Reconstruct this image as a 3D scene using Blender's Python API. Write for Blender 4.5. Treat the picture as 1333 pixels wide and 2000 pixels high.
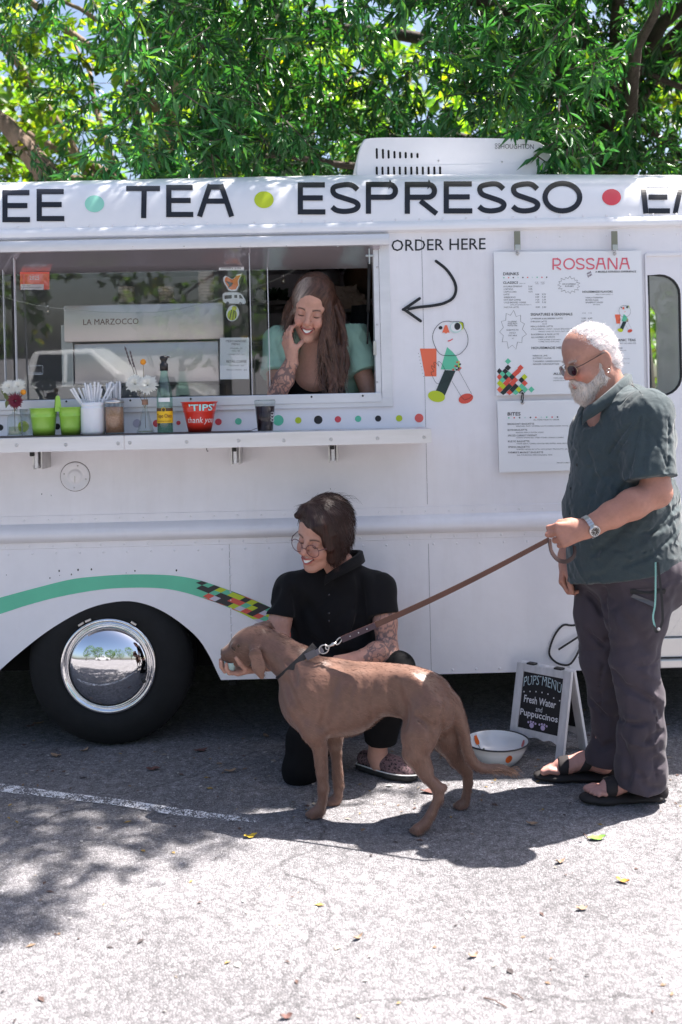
import bpy, bmesh, math, random
import numpy as np
from mathutils import Vector, Matrix, geometry
random.seed(7); rng = np.random.default_rng(7)
for o in list(bpy.data.objects): bpy.data.objects.remove(o)
S = bpy.context.scene
C = S.collection

# ------------------------------------------------------------------ camera
EYE = 1.45; FOC = 1930.0; CX = 666.5; CY = 785.0; ROLL = 0.0225
cam_d = bpy.data.cameras.new('camera'); cam = bpy.data.objects.new('camera', cam_d); C.objects.link(cam)
cam.location = (0, 0, EYE); cam.rotation_euler = (math.pi/2, ROLL, 0)
cam_d.sensor_fit = 'VERTICAL'; cam_d.sensor_height = 36; cam_d.sensor_width = 24
cam_d.lens = FOC/2000*36; cam_d.shift_y = -(1000-CY)/2000
cam_d.clip_start = 0.05; cam_d.clip_end = 2000
cam_d.dof.use_dof = True; cam_d.dof.focus_distance = 3.85; cam_d.dof.aperture_fstop = 2.8
S.camera = cam

# ------------------------------------------------------------------ daylight
SUN_EL = math.radians(62.5); SUN_DIR = Vector((0.922*math.cos(SUN_EL), 0.387*math.cos(SUN_EL), math.sin(SUN_EL))).normalized()
w = bpy.data.worlds.new('World'); S.world = w; w.use_nodes = True
nt = w.node_tree; bg = nt.nodes['Background']
sky = nt.nodes.new('ShaderNodeTexSky'); sky.sky_type = 'NISHITA'; sky.sun_disc = False
sky.sun_elevation = SUN_EL; sky.sun_rotation = math.atan2(SUN_DIR.x, SUN_DIR.y)
sky.air_density = 1.0; sky.dust_density = 3.0; sky.ozone_density = 1.0
nt.links.new(sky.outputs[0], bg.inputs[0]); bg.inputs[1].default_value = 0.068
sun_d = bpy.data.lights.new('sun', 'SUN'); sun = bpy.data.objects.new('sun', sun_d); C.objects.link(sun)
sun_d.energy = 5.0; sun_d.angle = math.radians(0.53); sun_d.color = (1.0, 0.95, 0.88)
sun.rotation_euler = SUN_DIR.to_track_quat('Z', 'Y').to_euler(); sun.location = (6, 6, 12)
S.view_settings.view_transform = 'Standard'; S.view_settings.look = 'None'
S.view_settings.exposure = 1.86; S.view_settings.gamma = 1.0; S.view_settings.use_white_balance = True; S.view_settings.white_balance_temperature = 6450; S.view_settings.white_balance_tint = 12; S.view_settings.use_curve_mapping = False
S.render.engine = 'CYCLES'
S.cycles.max_bounces = 8; S.cycles.diffuse_bounces = 4; S.cycles.glossy_bounces = 4
S.cycles.transmission_bounces = 6; S.cycles.transparent_max_bounces = 12
S.cycles.sample_clamp_indirect = 6.0; S.cycles.use_denoising = True

# ------------------------------------------------------------------ places in the world
_c, _s = math.cos(ROLL), math.sin(ROLL)
def ray(px, py):
    dx, dy = px-CX, py-CY
    return Vector(((_c*dx-_s*dy)/FOC, 1.0, -(_s*dx+_c*dy)/FOC))
def W(px, py, Y):
    return Vector((0, 0, EYE)) + ray(px, py)*Y
def G(px, py, z=0.0):
    r = ray(px, py); t = (z-EYE)/r.z
    return Vector((r.x*t, t, z))
def mp(px, Y): return px*Y/FOC            # pixels -> metres at distance Y

# ------------------------------------------------------------------ materials
def lin(h):
    h = h.lstrip('#'); out = []
    for i in (0, 2, 4):
        v = int(h[i:i+2], 16)/255; out.append(v/12.92 if v <= .04045 else ((v+.055)/1.055)**2.4)
    return tuple(out)
MATS = {}
def mat(name, rgb, rough=.5, metal=0.0, var=None, bump=None, spec=None, attr=None, coat=0, stretch=(1, 1, 1), sss=0, trans=0, ior=None, sheen=0, fine=None, rvar=0, obj_hue=0, crease=None, streak=None):
    """principled; var=(scale, amount) mottles the colour, bump=(scale, strength, distance); attr=vertex colour layer"""
    if name in MATS: return MATS[name]
    m = bpy.data.materials.new(name); m.use_nodes = True; n = m.node_tree.nodes; l = m.node_tree.links
    b = n['Principled BSDF']; MATS[name] = m
    b.inputs['Roughness'].default_value = rough; b.inputs['Metallic'].default_value = metal
    if spec is not None: b.inputs['Specular IOR Level'].default_value = spec
    if coat: b.inputs['Coat Weight'].default_value = coat; b.inputs['Coat Roughness'].default_value = .08
    if sheen: b.inputs['Sheen Weight'].default_value = sheen; b.inputs['Sheen Roughness'].default_value = .5
    if sss:
        b.inputs['Subsurface Weight'].default_value = sss; b.inputs['Subsurface Radius'].default_value = (.012, .005, .003); b.inputs['Subsurface Scale'].default_value = 1
    if trans: b.inputs['Transmission Weight'].default_value = trans
    if ior: b.inputs['IOR'].default_value = ior
    tc = n.new('ShaderNodeTexCoord'); mapn = n.new('ShaderNodeMapping'); mapn.inputs['Scale'].default_value = stretch
    l.new(tc.outputs['Object'], mapn.inputs['Vector']); vec = mapn.outputs[0]
    col = None
    if attr:
        a = n.new('ShaderNodeVertexColor'); a.layer_name = attr; col = a.outputs[0]
    else:
        r = n.new('ShaderNodeRGB'); r.outputs[0].default_value = (*rgb, 1); col = r.outputs[0]
    for vv in ([var] if var else []) + ([fine] if fine else []):
        t = n.new('ShaderNodeTexNoise'); t.inputs['Scale'].default_value = vv[0]; t.inputs['Detail'].default_value = 5; t.inputs['Roughness'].default_value = .62
        l.new(vec, t.inputs['Vector'])
        mr = n.new('ShaderNodeMapRange'); mr.inputs[1].default_value = .3; mr.inputs[2].default_value = .7
        mr.inputs[3].default_value = 1-vv[1]; mr.inputs[4].default_value = 1+vv[1]; l.new(t.outputs[0], mr.inputs[0])
        mx = n.new('ShaderNodeVectorMath'); mx.operation = 'SCALE'; l.new(col, mx.inputs[0]); l.new(mr.outputs[0], mx.inputs['Scale']); col = mx.outputs[0]
        if rvar:
            m2 = n.new('ShaderNodeMapRange'); m2.inputs[1].default_value = .3; m2.inputs[2].default_value = .7
            m2.inputs[3].default_value = max(0, rough-rvar); m2.inputs[4].default_value = min(1, rough+rvar); l.new(t.outputs[0], m2.inputs[0]); l.new(m2.outputs[0], b.inputs['Roughness'])
    if obj_hue:
        oi = n.new('ShaderNodeObjectInfo'); hs = n.new('ShaderNodeHueSaturation'); mr = n.new('ShaderNodeMapRange')
        mr.inputs[3].default_value = 1-obj_hue; mr.inputs[4].default_value = 1+obj_hue; l.new(oi.outputs['Random'], mr.inputs[0]); l.new(mr.outputs[0], hs.inputs['Value']); l.new(col, hs.inputs['Color']); col = hs.outputs[0]
    if streak:      # rain streaks and grime: (amount, colour)
        m3 = n.new('ShaderNodeMapping'); m3.inputs['Scale'].default_value = (5, 5, .55); l.new(tc.outputs['Object'], m3.inputs['Vector'])
        t = n.new('ShaderNodeTexNoise'); t.inputs['Scale'].default_value = 3; t.inputs['Detail'].default_value = 7; t.inputs['Roughness'].default_value = .7; l.new(m3.outputs[0], t.inputs['Vector'])
        t2 = n.new('ShaderNodeTexNoise'); t2.inputs['Scale'].default_value = 1.1; t2.inputs['Detail'].default_value = 4; l.new(tc.outputs['Object'], t2.inputs['Vector'])
        pr = n.new('ShaderNodeMath'); pr.operation = 'MULTIPLY'; l.new(t.outputs[0], pr.inputs[0]); l.new(t2.outputs[0], pr.inputs[1])
        mr = n.new('ShaderNodeMapRange'); mr.inputs[1].default_value = .25; mr.inputs[2].default_value = .42; mr.inputs[3].default_value = 0; mr.inputs[4].default_value = streak[0]; l.new(pr.outputs[0], mr.inputs[0])
        mx = n.new('ShaderNodeMix'); mx.data_type = 'RGBA'; l.new(mr.outputs[0], mx.inputs['Factor']); l.new(col, mx.inputs[6]); mx.inputs[7].default_value = (*streak[1], 1); col = mx.outputs[2]
    l.new(col, b.inputs['Base Color'])
    nprev = None
    if crease:
        t = n.new('ShaderNodeTexNoise'); t.noise_type = 'RIDGED_MULTIFRACTAL'; t.inputs['Scale'].default_value = crease[0]; t.inputs['Detail'].default_value = 3; t.inputs['Distortion'].default_value = .6; l.new(vec, t.inputs['Vector'])
        bp = n.new('ShaderNodeBump'); bp.inputs['Strength'].default_value = crease[1]; bp.inputs['Distance'].default_value = crease[2]; l.new(t.outputs[0], bp.inputs['Height']); l.new(bp.outputs[0], b.inputs['Normal']); nprev = bp
    if bump:
        t = n.new('ShaderNodeTexNoise'); t.inputs['Scale'].default_value = bump[0]; t.inputs['Detail'].default_value = 6; l.new(vec, t.inputs['Vector'])
        bp = n.new('ShaderNodeBump'); bp.inputs['Strength'].default_value = bump[1]; bp.inputs['Distance'].default_value = bump[2] if len(bump) > 2 else .01
        l.new(t.outputs[0], bp.inputs['Height']); l.new(bp.outputs[0], b.inputs['Normal'])
        if nprev: l.new(nprev.outputs[0], bp.inputs['Normal'])
    return m
def glass_mat(name, tint=(1, 1, 1), ior=1.5, rough=0.0, haze=0.0):
    """thin sheet glass: clear, with the mirror strength of its two faces"""
    m = bpy.data.materials.new(name); m.use_nodes = True; n = m.node_tree.nodes; l = m.node_tree.links; n.clear()
    out = n.new('ShaderNodeOutputMaterial'); t = n.new('ShaderNodeBsdfTransparent'); t.inputs[0].default_value = (*tint, 1)
    g = n.new('ShaderNodeBsdfGlossy'); g.inputs['Roughness'].default_value = rough
    ge_ = n.new('ShaderNodeNewGeometry'); dt_ = n.new('ShaderNodeVectorMath'); dt_.operation = 'DOT_PRODUCT'; l.new(ge_.outputs['Incoming'], dt_.inputs[0]); l.new(ge_.outputs['Normal'], dt_.inputs[1])
    def mth(op, a, b=None):
        q = n.new('ShaderNodeMath'); q.operation = op; q.use_clamp = op == 'ADD'
        for i, x in enumerate((a, b)):
            if x is None: continue
            if isinstance(x, (int, float)): q.inputs[i].default_value = x
            else: l.new(x, q.inputs[i])
        return q.outputs[0]
    f0 = ((ior-1)/(ior+1))**2*1.8; pw = mth('POWER', mth('SUBTRACT', 1.0, mth('ABSOLUTE', dt_.outputs['Value'])), 5.0); sch = mth('ADD', mth('MULTIPLY', pw, 1-f0), f0)
    mx = n.new('ShaderNodeMixShader'); l.new(sch, mx.inputs[0]); l.new(t.outputs[0], mx.inputs[1]); l.new(g.outputs[0], mx.inputs[2])
    res = mx.outputs[0]
    if haze:
        d = n.new('ShaderNodeBsdfDiffuse'); d.inputs[0].default_value = (.8, .8, .82, 1)
        tc = n.new('ShaderNodeTexCoord'); nz = n.new('ShaderNodeTexNoise'); nz.inputs['Scale'].default_value = 5; nz.inputs['Detail'].default_value = 6; l.new(tc.outputs['Object'], nz.inputs['Vector'])
        mr = n.new('ShaderNodeMapRange'); mr.inputs[1].default_value = .4; mr.inputs[2].default_value = .75; mr.inputs[3].default_value = haze*.3; mr.inputs[4].default_value = haze*1.6; l.new(nz.outputs[0], mr.inputs[0])
        m2 = n.new('ShaderNodeMixShader'); l.new(mr.outputs[0], m2.inputs[0]); l.new(res, m2.inputs[1]); l.new(d.outputs[0], m2.inputs[2]); res = m2.outputs[0]
    l.new(res, out.inputs[0]); MATS[name] = m
    return m

# ------------------------------------------------------------------ objects
def tag(o, label=None, cat=None, group=None, kind=None):
    if label: o['label'] = label
    if cat: o['category'] = cat
    if group: o['group'] = group
    if kind: o['kind'] = kind
    return o
def empty(name, loc=(0, 0, 0), rz=0, label=None, cat=None, group=None, parent=None):
    o = bpy.data.objects.new(name, None); C.objects.link(o); o.location = loc; o.rotation_euler = (0, 0, rz); o.empty_display_size = .1
    if parent: o.parent = parent
    return tag(o, label, cat, group)
def link(name, me, m=None, parent=None, smooth=False, kind=None):
    o = bpy.data.objects.new(name, me); C.objects.link(o)
    if m is not None and len(me.materials) == 0: me.materials.append(m)
    if parent: o.parent = parent
    if smooth: me.polygons.foreach_set('use_smooth', np.ones(len(me.polygons), dtype=bool))
    if kind: o['kind'] = kind
    return o
def pydata(name, v, f, m=None, parent=None, smooth=False, kind=None, cols=None):
    me = bpy.data.meshes.new(name)
    me.from_pydata([tuple(p) for p in v], [], [tuple(q) for q in f]); me.update()
    if cols is not None: vcol(me, cols)
    return link(name, me, m, parent, smooth, kind)
def vcol(me, cols, layer='Col'):
    a = me.color_attributes.new(layer, 'FLOAT_COLOR', 'POINT')
    c = np.ones((len(me.vertices), 4), dtype=np.float32); c[:, :3] = np.asarray(cols)[:, :3]; a.data.foreach_set('color', c.ravel())
class MB:
    """collects shapes, then links them as one mesh"""
    def __init__(s): s.v = []; s.f = []; s.c = []
    def add(s, v, f, col=None):
        n = len(s.v); s.v += [tuple(p) for p in v]; s.f += [tuple(i+n for i in q) for q in f]
        if col is not None: s.c += [col]*len(v)
        return s
    def box(s, x0, x1, y0, y1, z0, z1, bev=0, M=None, col=None):
        bm = bmesh.new(); bmesh.ops.create_cube(bm, size=1)
        for q in bm.verts: q.co = Vector((x0+(q.co.x+.5)*(x1-x0), y0+(q.co.y+.5)*(y1-y0), z0+(q.co.z+.5)*(z1-z0)))
        if bev: bmesh.ops.bevel(bm, geom=bm.edges[:], offset=bev, segments=2, affect='EDGES', profile=.6)
        bm.verts.index_update()
        v = [(M @ q.co if M else q.co.copy()) for q in bm.verts]; f = [[q.index for q in fc.verts] for fc in bm.faces]; bm.free()
        return s.add(v, f, col)
    def tube(s, pts, r, n=8, cap=True, closed=False, col=None):
        pts = [Vector(p) for p in pts]; R = r if hasattr(r, '__len__') else [r]*len(pts)
        rings = []; prev = None
        for i, p in enumerate(pts):
            if closed: t = pts[(i+1) % len(pts)]-pts[i-1]
            else: t = pts[min(i+1, len(pts)-1)]-pts[max(i-1, 0)]
            t.normalize()
            a = prev - t*prev.dot(t) if prev is not None else t.orthogonal()
            if a.length < 1e-6: a = t.orthogonal()
            a.normalize(); prev = a; b = t.cross(a)
            rings.append([p + (a*math.cos(q*2*math.pi/n)+b*math.sin(q*2*math.pi/n))*R[i] for q in range(n)])
        v = [q for rg in rings for q in rg]; f = []
        m = len(pts)
        for i in range(m if closed else m-1):
            j = (i+1) % m
            for q in range(n): f.append((i*n+q, i*n+(q+1) % n, j*n+(q+1) % n, j*n+q))
        if cap and not closed: f.append(tuple(range(n-1, -1, -1))); f.append(tuple(range((m-1)*n, m*n)))
        return s.add(v, f, col)
    def lathe(s, prof, c=(0, 0, 0), n=32, M=None, col=None, closed=False):
        c = Vector(c); v = []; f = []
        for r, z in prof:
            for q in range(n):
                a = q*2*math.pi/n; p = Vector((r*math.cos(a), r*math.sin(a), z)); v.append((M @ p if M else p)+c)
        m = len(prof)
        for i in range(m if closed else m-1):
            j = (i+1) % m
            for q in range(n): f.append((i*n+q, i*n+(q+1) % n, j*n+(q+1) % n, j*n+q))
        return s.add(v, f, col)
    def ribbon(s, pts, nrm, w, col=None):
        """flat strip along pts, width w(s), facing nrm"""
        pts = [Vector(p) for p in pts]; v = []; f = []
        for i, p in enumerate(pts):
            t = (pts[min(i+1, len(pts)-1)]-pts[max(i-1, 0)]).normalized(); nn = nrm[i] if isinstance(nrm, list) else nrm
            d = t.cross(nn).normalized()*((w[i] if hasattr(w, '__len__') else w)/2)
            v += [p-d, p+d]
        for i in range(len(pts)-1): f.append((2*i, 2*i+1, 2*i+3, 2*i+2))
        return s.add(v, f, col)
    def build(s, name, m=None, parent=None, smooth=False, kind=None):
        return pydata(name, s.v, s.f, m, parent, smooth, kind, s.c if s.c else None)
def autosmooth(o, deg=35):
    me = o.data; me.polygons.foreach_set('use_smooth', np.ones(len(me.polygons), dtype=bool))
    bm = bmesh.new(); bm.from_mesh(me); lim = math.radians(deg)
    for e in bm.edges: e.smooth = not (len(e.link_faces) == 2 and e.calc_face_angle(0) > lim)
    bm.to_mesh(me); bm.free(); return o
def copy_tree(o, parent=None):
    c = o.copy(); C.objects.link(c)
    if parent: c.parent = parent
    for ch in o.children: copy_tree(ch, c)
    return c
def smoothpath(pts, n=8):
    """Catmull-Rom through pts (tuples of any length)"""
    P = [np.array(p, float) for p in pts]; out = []
    for i in range(len(P)-1):
        p0, p1, p2, p3 = P[max(i-1, 0)], P[i], P[i+1], P[min(i+2, len(P)-1)]
        for k in range(n):
            t = k/n; out.append(.5*((2*p1)+(-p0+p2)*t+(2*p0-5*p1+4*p2-p3)*t*t+(-p0+3*p1-3*p2+p3)*t**3))
    out.append(P[-1]); return out

# ------------------------------------------------------------------ smooth bodies grown from fields
def axis(*segs):
    """segs (from, to, step), joined"""
    out = [segs[0][0]]
    for a, b, h in segs:
        n = max(1, int(round((b-out[-1])/h)))
        out += list(np.linspace(out[-1], b, n+1)[1:])
    return np.array(out, dtype=np.float32)
class Field:
    def __init__(s, ax, ay, az):
        s.ax, s.ay, s.az = ax, ay, az; s.F = np.full((len(ax), len(ay), len(az)), .5, dtype=np.float32)
    def sub(s, lo, hi):
        ix = [max(0, int(np.searchsorted(a, lo[i])-1)) for i, a in enumerate((s.ax, s.ay, s.az))]
        jx = [min(len(a), int(np.searchsorted(a, hi[i])+1)) for i, a in enumerate((s.ax, s.ay, s.az))]
        if any(j-i < 1 for i, j in zip(ix, jx)): return None
        sl = tuple(slice(i, j) for i, j in zip(ix, jx))
        X, Y, Z = s.ax[sl[0]][:, None, None], s.ay[sl[1]][None, :, None], s.az[sl[2]][None, None, :]
        return sl, X, Y, Z
    def put(s, sl, d, op, k):
        f = s.F[sl]
        if op == '-': d = -d; a = np.maximum(f, d); h = np.maximum(k-np.abs(f-d), 0) if k else 0
        elif op == '+': a = np.minimum(f, d); h = np.maximum(k-np.abs(f-d), 0) if k else 0
        if k: a = a - h*h*(.25/k) if op == '+' else a + h*h*(.25/k)
        s.F[sl] = a
    def cone(s, a, b, ra, rb=None, k=.01, op='+', cuts=(), flat=None):
        rb = ra if rb is None else rb; a = np.array(a, float); b = np.array(b, float); R = max(ra, rb)+k+.012
        q = s.sub(np.minimum(a, b)-R, np.maximum(a, b)+R)
        if q is None: return s
        sl, X, Y, Z = q; u = b-a; L = max(u @ u, 1e-9)
        t = np.clip(((X-a[0])*u[0]+(Y-a[1])*u[1]+(Z-a[2])*u[2])/L, 0, 1)
        dx, dy, dz = X-(a[0]+t*u[0]), Y-(a[1]+t*u[1]), Z-(a[2]+t*u[2])
        if flat is not None:      # squash along axis 'flat' (unit vector, factor)
            n, fac = np.array(flat[0], float), flat[1]; h = (dx*n[0]+dy*n[1]+dz*n[2])*(fac-1)
            dx, dy, dz = dx+h*n[0], dy+h*n[1], dz+h*n[2]
        d = np.sqrt(dx*dx+dy*dy+dz*dz)-(ra+(rb-ra)*t)
        for p, n in cuts: d = np.maximum(d, (X-p[0])*n[0]+(Y-p[1])*n[1]+(Z-p[2])*n[2])
        s.put(sl, d.astype(np.float32), op, k); return s
    def chain(s, pts, k=.01, op='+', cuts=(), flat=None):
        for (a, ra), (b, rb) in zip(pts[:-1], pts[1:]): s.cone(a, b, ra, rb, k, op, cuts, flat)
        return s
    def ell(s, c, r, A=None, k=.01, op='+', cuts=()):
        c = np.array(c, float); r = np.array(r, float); A = np.eye(3) if A is None else np.array(A, float)   # rows = local axes
        ext = np.sqrt((A.T**2) @ (r**2))+k+.012
        q = s.sub(c-ext, c+ext)
        if q is None: return s
        sl, X, Y, Z = q; X = X-c[0]; Y = Y-c[1]; Z = Z-c[2]
        L = [(X*A[i, 0]+Y*A[i, 1]+Z*A[i, 2])/r[i] for i in range(3)]
        k0 = np.sqrt(L[0]**2+L[1]**2+L[2]**2); k1 = np.sqrt((L[0]/r[0])**2+(L[1]/r[1])**2+(L[2]/r[2])**2)+1e-6
        d = k0*(k0-1)/k1
        for p, n in cuts: d = np.maximum(d, (X+c[0]-p[0])*n[0]+(Y+c[1]-p[1])*n[1]+(Z+c[2]-p[2])*n[2])
        s.put(sl, d.astype(np.float32), op, k); return s
    def groove(s, pts, w, depth):
        """press (depth>0) or raise (depth<0) a crease along pts"""
        for a, b in zip(pts[:-1], pts[1:]):
            a = np.array(a, float); b = np.array(b, float); R = w*2.6
            q = s.sub(np.minimum(a, b)-R, np.maximum(a, b)+R)
            if q is None: continue
            sl, X, Y, Z = q; u = b-a; L = max(u @ u, 1e-9)
            t0 = ((X-a[0])*u[0]+(Y-a[1])*u[1]+(Z-a[2])*u[2])/L; t = np.clip(t0, 0, 1)
            d2 = (X-(a[0]+t*u[0]))**2+(Y-(a[1]+t*u[1]))**2+(Z-(a[2]+t*u[2]))**2
            s.F[sl] += (depth*np.exp(-d2/(w*w))).astype(np.float32)
        return s
    def noise(s, amp, sc, seed=0, band=.03, aniso=(1, 1, 1)):
        idx = np.nonzero(np.abs(s.F) < band); P = np.stack([s.ax[idx[0]]*aniso[0], s.ay[idx[1]]*aniso[1], s.az[idx[2]]*aniso[2]], 1)*sc
        s.F[idx] += (amp*snoise(P, seed)).astype(np.float32); return s
    def ridge(s, amp, sc, seed=0, aniso=(1, 1, 1), shear=0.0, band=.03, sharp=3, mask=None):
        """crumpled cloth: sharp creases where a noise passes zero"""
        idx = np.nonzero(np.abs(s.F) < band); P = np.stack([s.ax[idx[0]], s.ay[idx[1]], s.az[idx[2]]], 1).astype(float); Q = P.copy(); Q[:, 0] += shear*P[:, 2]; Q = Q*np.array(aniso)*sc
        r = (1-np.minimum(1, np.abs(snoise(Q, seed))*1.6))**sharp; w = (.5+.5*np.tanh(3*snoise(P*3.1, seed+4)))
        s.F[idx] += (amp*r*w).astype(np.float32); return s
    def cut(s, p, n):
        X, Y, Z = s.ax[:, None, None], s.ay[None, :, None], s.az[None, None, :]
        s.F = np.maximum(s.F, ((X-p[0])*n[0]+(Y-p[1])*n[1]+(Z-p[2])*n[2]).astype(np.float32)); return s
    def mesh(s):
        F = s.F; I = F < 0
        cnt = sum(I[i:F.shape[0]-1+i, j:F.shape[1]-1+j, k:F.shape[2]-1+k].astype(np.int8) for i in (0, 1) for j in (0, 1) for k in (0, 1))
        cells = np.argwhere((cnt > 0) & (cnt < 8)); n = len(cells)
        cid = np.full(cnt.shape, -1, dtype=np.int32); cid[tuple(cells.T)] = np.arange(n)
        acc = np.zeros((n, 3)); num = np.zeros(n); cx, cy, cz = cells.T
        A = (s.ax, s.ay, s.az); cor = [(i, j, k) for i in (0, 1) for j in (0, 1) for k in (0, 1)]
        val = {c: F[cx+c[0], cy+c[1], cz+c[2]] for c in cor}
        for a in cor:
            for d in range(3):
                if a[d] == 0:
                    b = tuple(1 if q == d else a[q] for q in range(3)); va, vb = val[a], val[b]; m = (va < 0) != (vb < 0)
                    t = np.where(m, va/np.where(m, va-vb, 1), 0); base = [cells[:, q]+a[q] for q in range(3)]
                    P = np.stack([A[q][base[q]] for q in range(3)], 1).astype(float)
                    P[:, d] += t*(A[d][base[d]+1]-A[d][base[d]]); acc[m] += P[m]; num[m] += 1
        V = acc/num[:, None]; faces = []
        for d in range(3):
            sl0 = [slice(None)]*3; sl1 = [slice(None)]*3; sl0[d] = slice(0, -1); sl1[d] = slice(1, None)
            i0, i1 = I[tuple(sl0)], I[tuple(sl1)]; E = np.argwhere(i0 != i1); e1, e2 = [q for q in range(3) if q != d]
            ok = (E[:, e1] > 0) & (E[:, e2] > 0) & (E[:, e1] < F.shape[e1]-1) & (E[:, e2] < F.shape[e2]-1); E = E[ok]
            def nb(o1, o2):
                q = E.copy(); q[:, e1] -= o1; q[:, e2] -= o2; return cid[tuple(q.T)]
            quad = np.stack([nb(1, 1), nb(0, 1), nb(0, 0), nb(1, 0)], 1)
            flip = i0[tuple(E.T)]
            if d == 1: flip = ~flip
            quad[~flip] = quad[~flip][:, ::-1]; faces.append(quad)
        Fc = np.concatenate(faces); Fc = Fc[(Fc >= 0).all(1)]
        return V, Fc
    def build(s, name, m, parent=None, colfn=None, uvfn=None, relax=1):
        V, Fc = s.mesh()
        for _ in range(relax):
            acc = np.zeros_like(V); num = np.zeros(len(V))
            for a, b in ((0, 1), (1, 2), (2, 3), (3, 0)):
                np.add.at(acc, Fc[:, a], V[Fc[:, b]]); np.add.at(num, Fc[:, a], 1); np.add.at(acc, Fc[:, b], V[Fc[:, a]]); np.add.at(num, Fc[:, b], 1)
            V = .45*V+.55*acc/np.maximum(num, 1)[:, None]
        me = bpy.data.meshes.new(name); nv, nf = len(V), len(Fc)
        org = np.array(parent.matrix_world.translation) if parent and False else np.zeros(3)
        me.vertices.add(nv); me.vertices.foreach_set('co', (V-org).astype(np.float32).ravel())
        me.loops.add(nf*4); me.loops.foreach_set('vertex_index', Fc.astype(np.int32).ravel())
        me.polygons.add(nf); me.polygons.foreach_set('loop_start', np.arange(0, nf*4, 4, dtype=np.int32))
        me.update(calc_edges=True); me.validate()
        if colfn is not None: vcol(me, colfn(V))
        if uvfn is not None: vcol(me, uvfn(V), 'Flow')
        o = link(name, me, m, None, True)
        if parent: o.parent = parent; o.matrix_parent_inverse = Matrix.Translation(-parent.location)
        return o
_nr = np.random.default_rng(3); _dirs = _nr.normal(size=(40, 3)); _dirs /= np.linalg.norm(_dirs, axis=1)[:, None]; _ph = _nr.uniform(0, 6.28, 40); _fq = _nr.uniform(.6, 1.7, 40)
def snoise(P, seed=0, n=9):
    o = 0; r = (seed*7) % 31
    for i in range(n):
        q = (i+r) % 40; o = o+np.sin((P @ _dirs[q])*_fq[q]*6.283+_ph[q]+1.3*np.sin((P @ _dirs[(q+11) % 40])*4+_ph[q-1]))
    return o/n*1.6
def hit(F, px, py, y0, y1, step=.004):
    """distance at which the sight line through a photo pixel meets the body F"""
    for y in np.arange(y0, y1, step):
        p = W(px, py, y); i = (int(np.searchsorted(F.ax, p[0]))-1, int(np.searchsorted(F.ay, p[1]))-1, int(np.searchsorted(F.az, p[2]))-1)
        if all(0 <= k < n for k, n in zip(i, F.F.shape)) and F.F[i] < 0: return y
    return y1
def folds(F, y0, y1, items):
    for pts, w, dep in items:
        q = []
        for a in smoothpath([t[:2] for t in pts], 4):
            y = hit(F, a[0], a[1], y0, y1)
            if y < y1: q.append(tuple(W(a[0], a[1], y)))
        if len(q) > 1: F.groove(q, w, dep)
def under(o, parent):
    """parent an object that was made in world space"""
    o.parent = parent; o.matrix_parent_inverse = parent.matrix_basis.inverted(); return o
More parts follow.
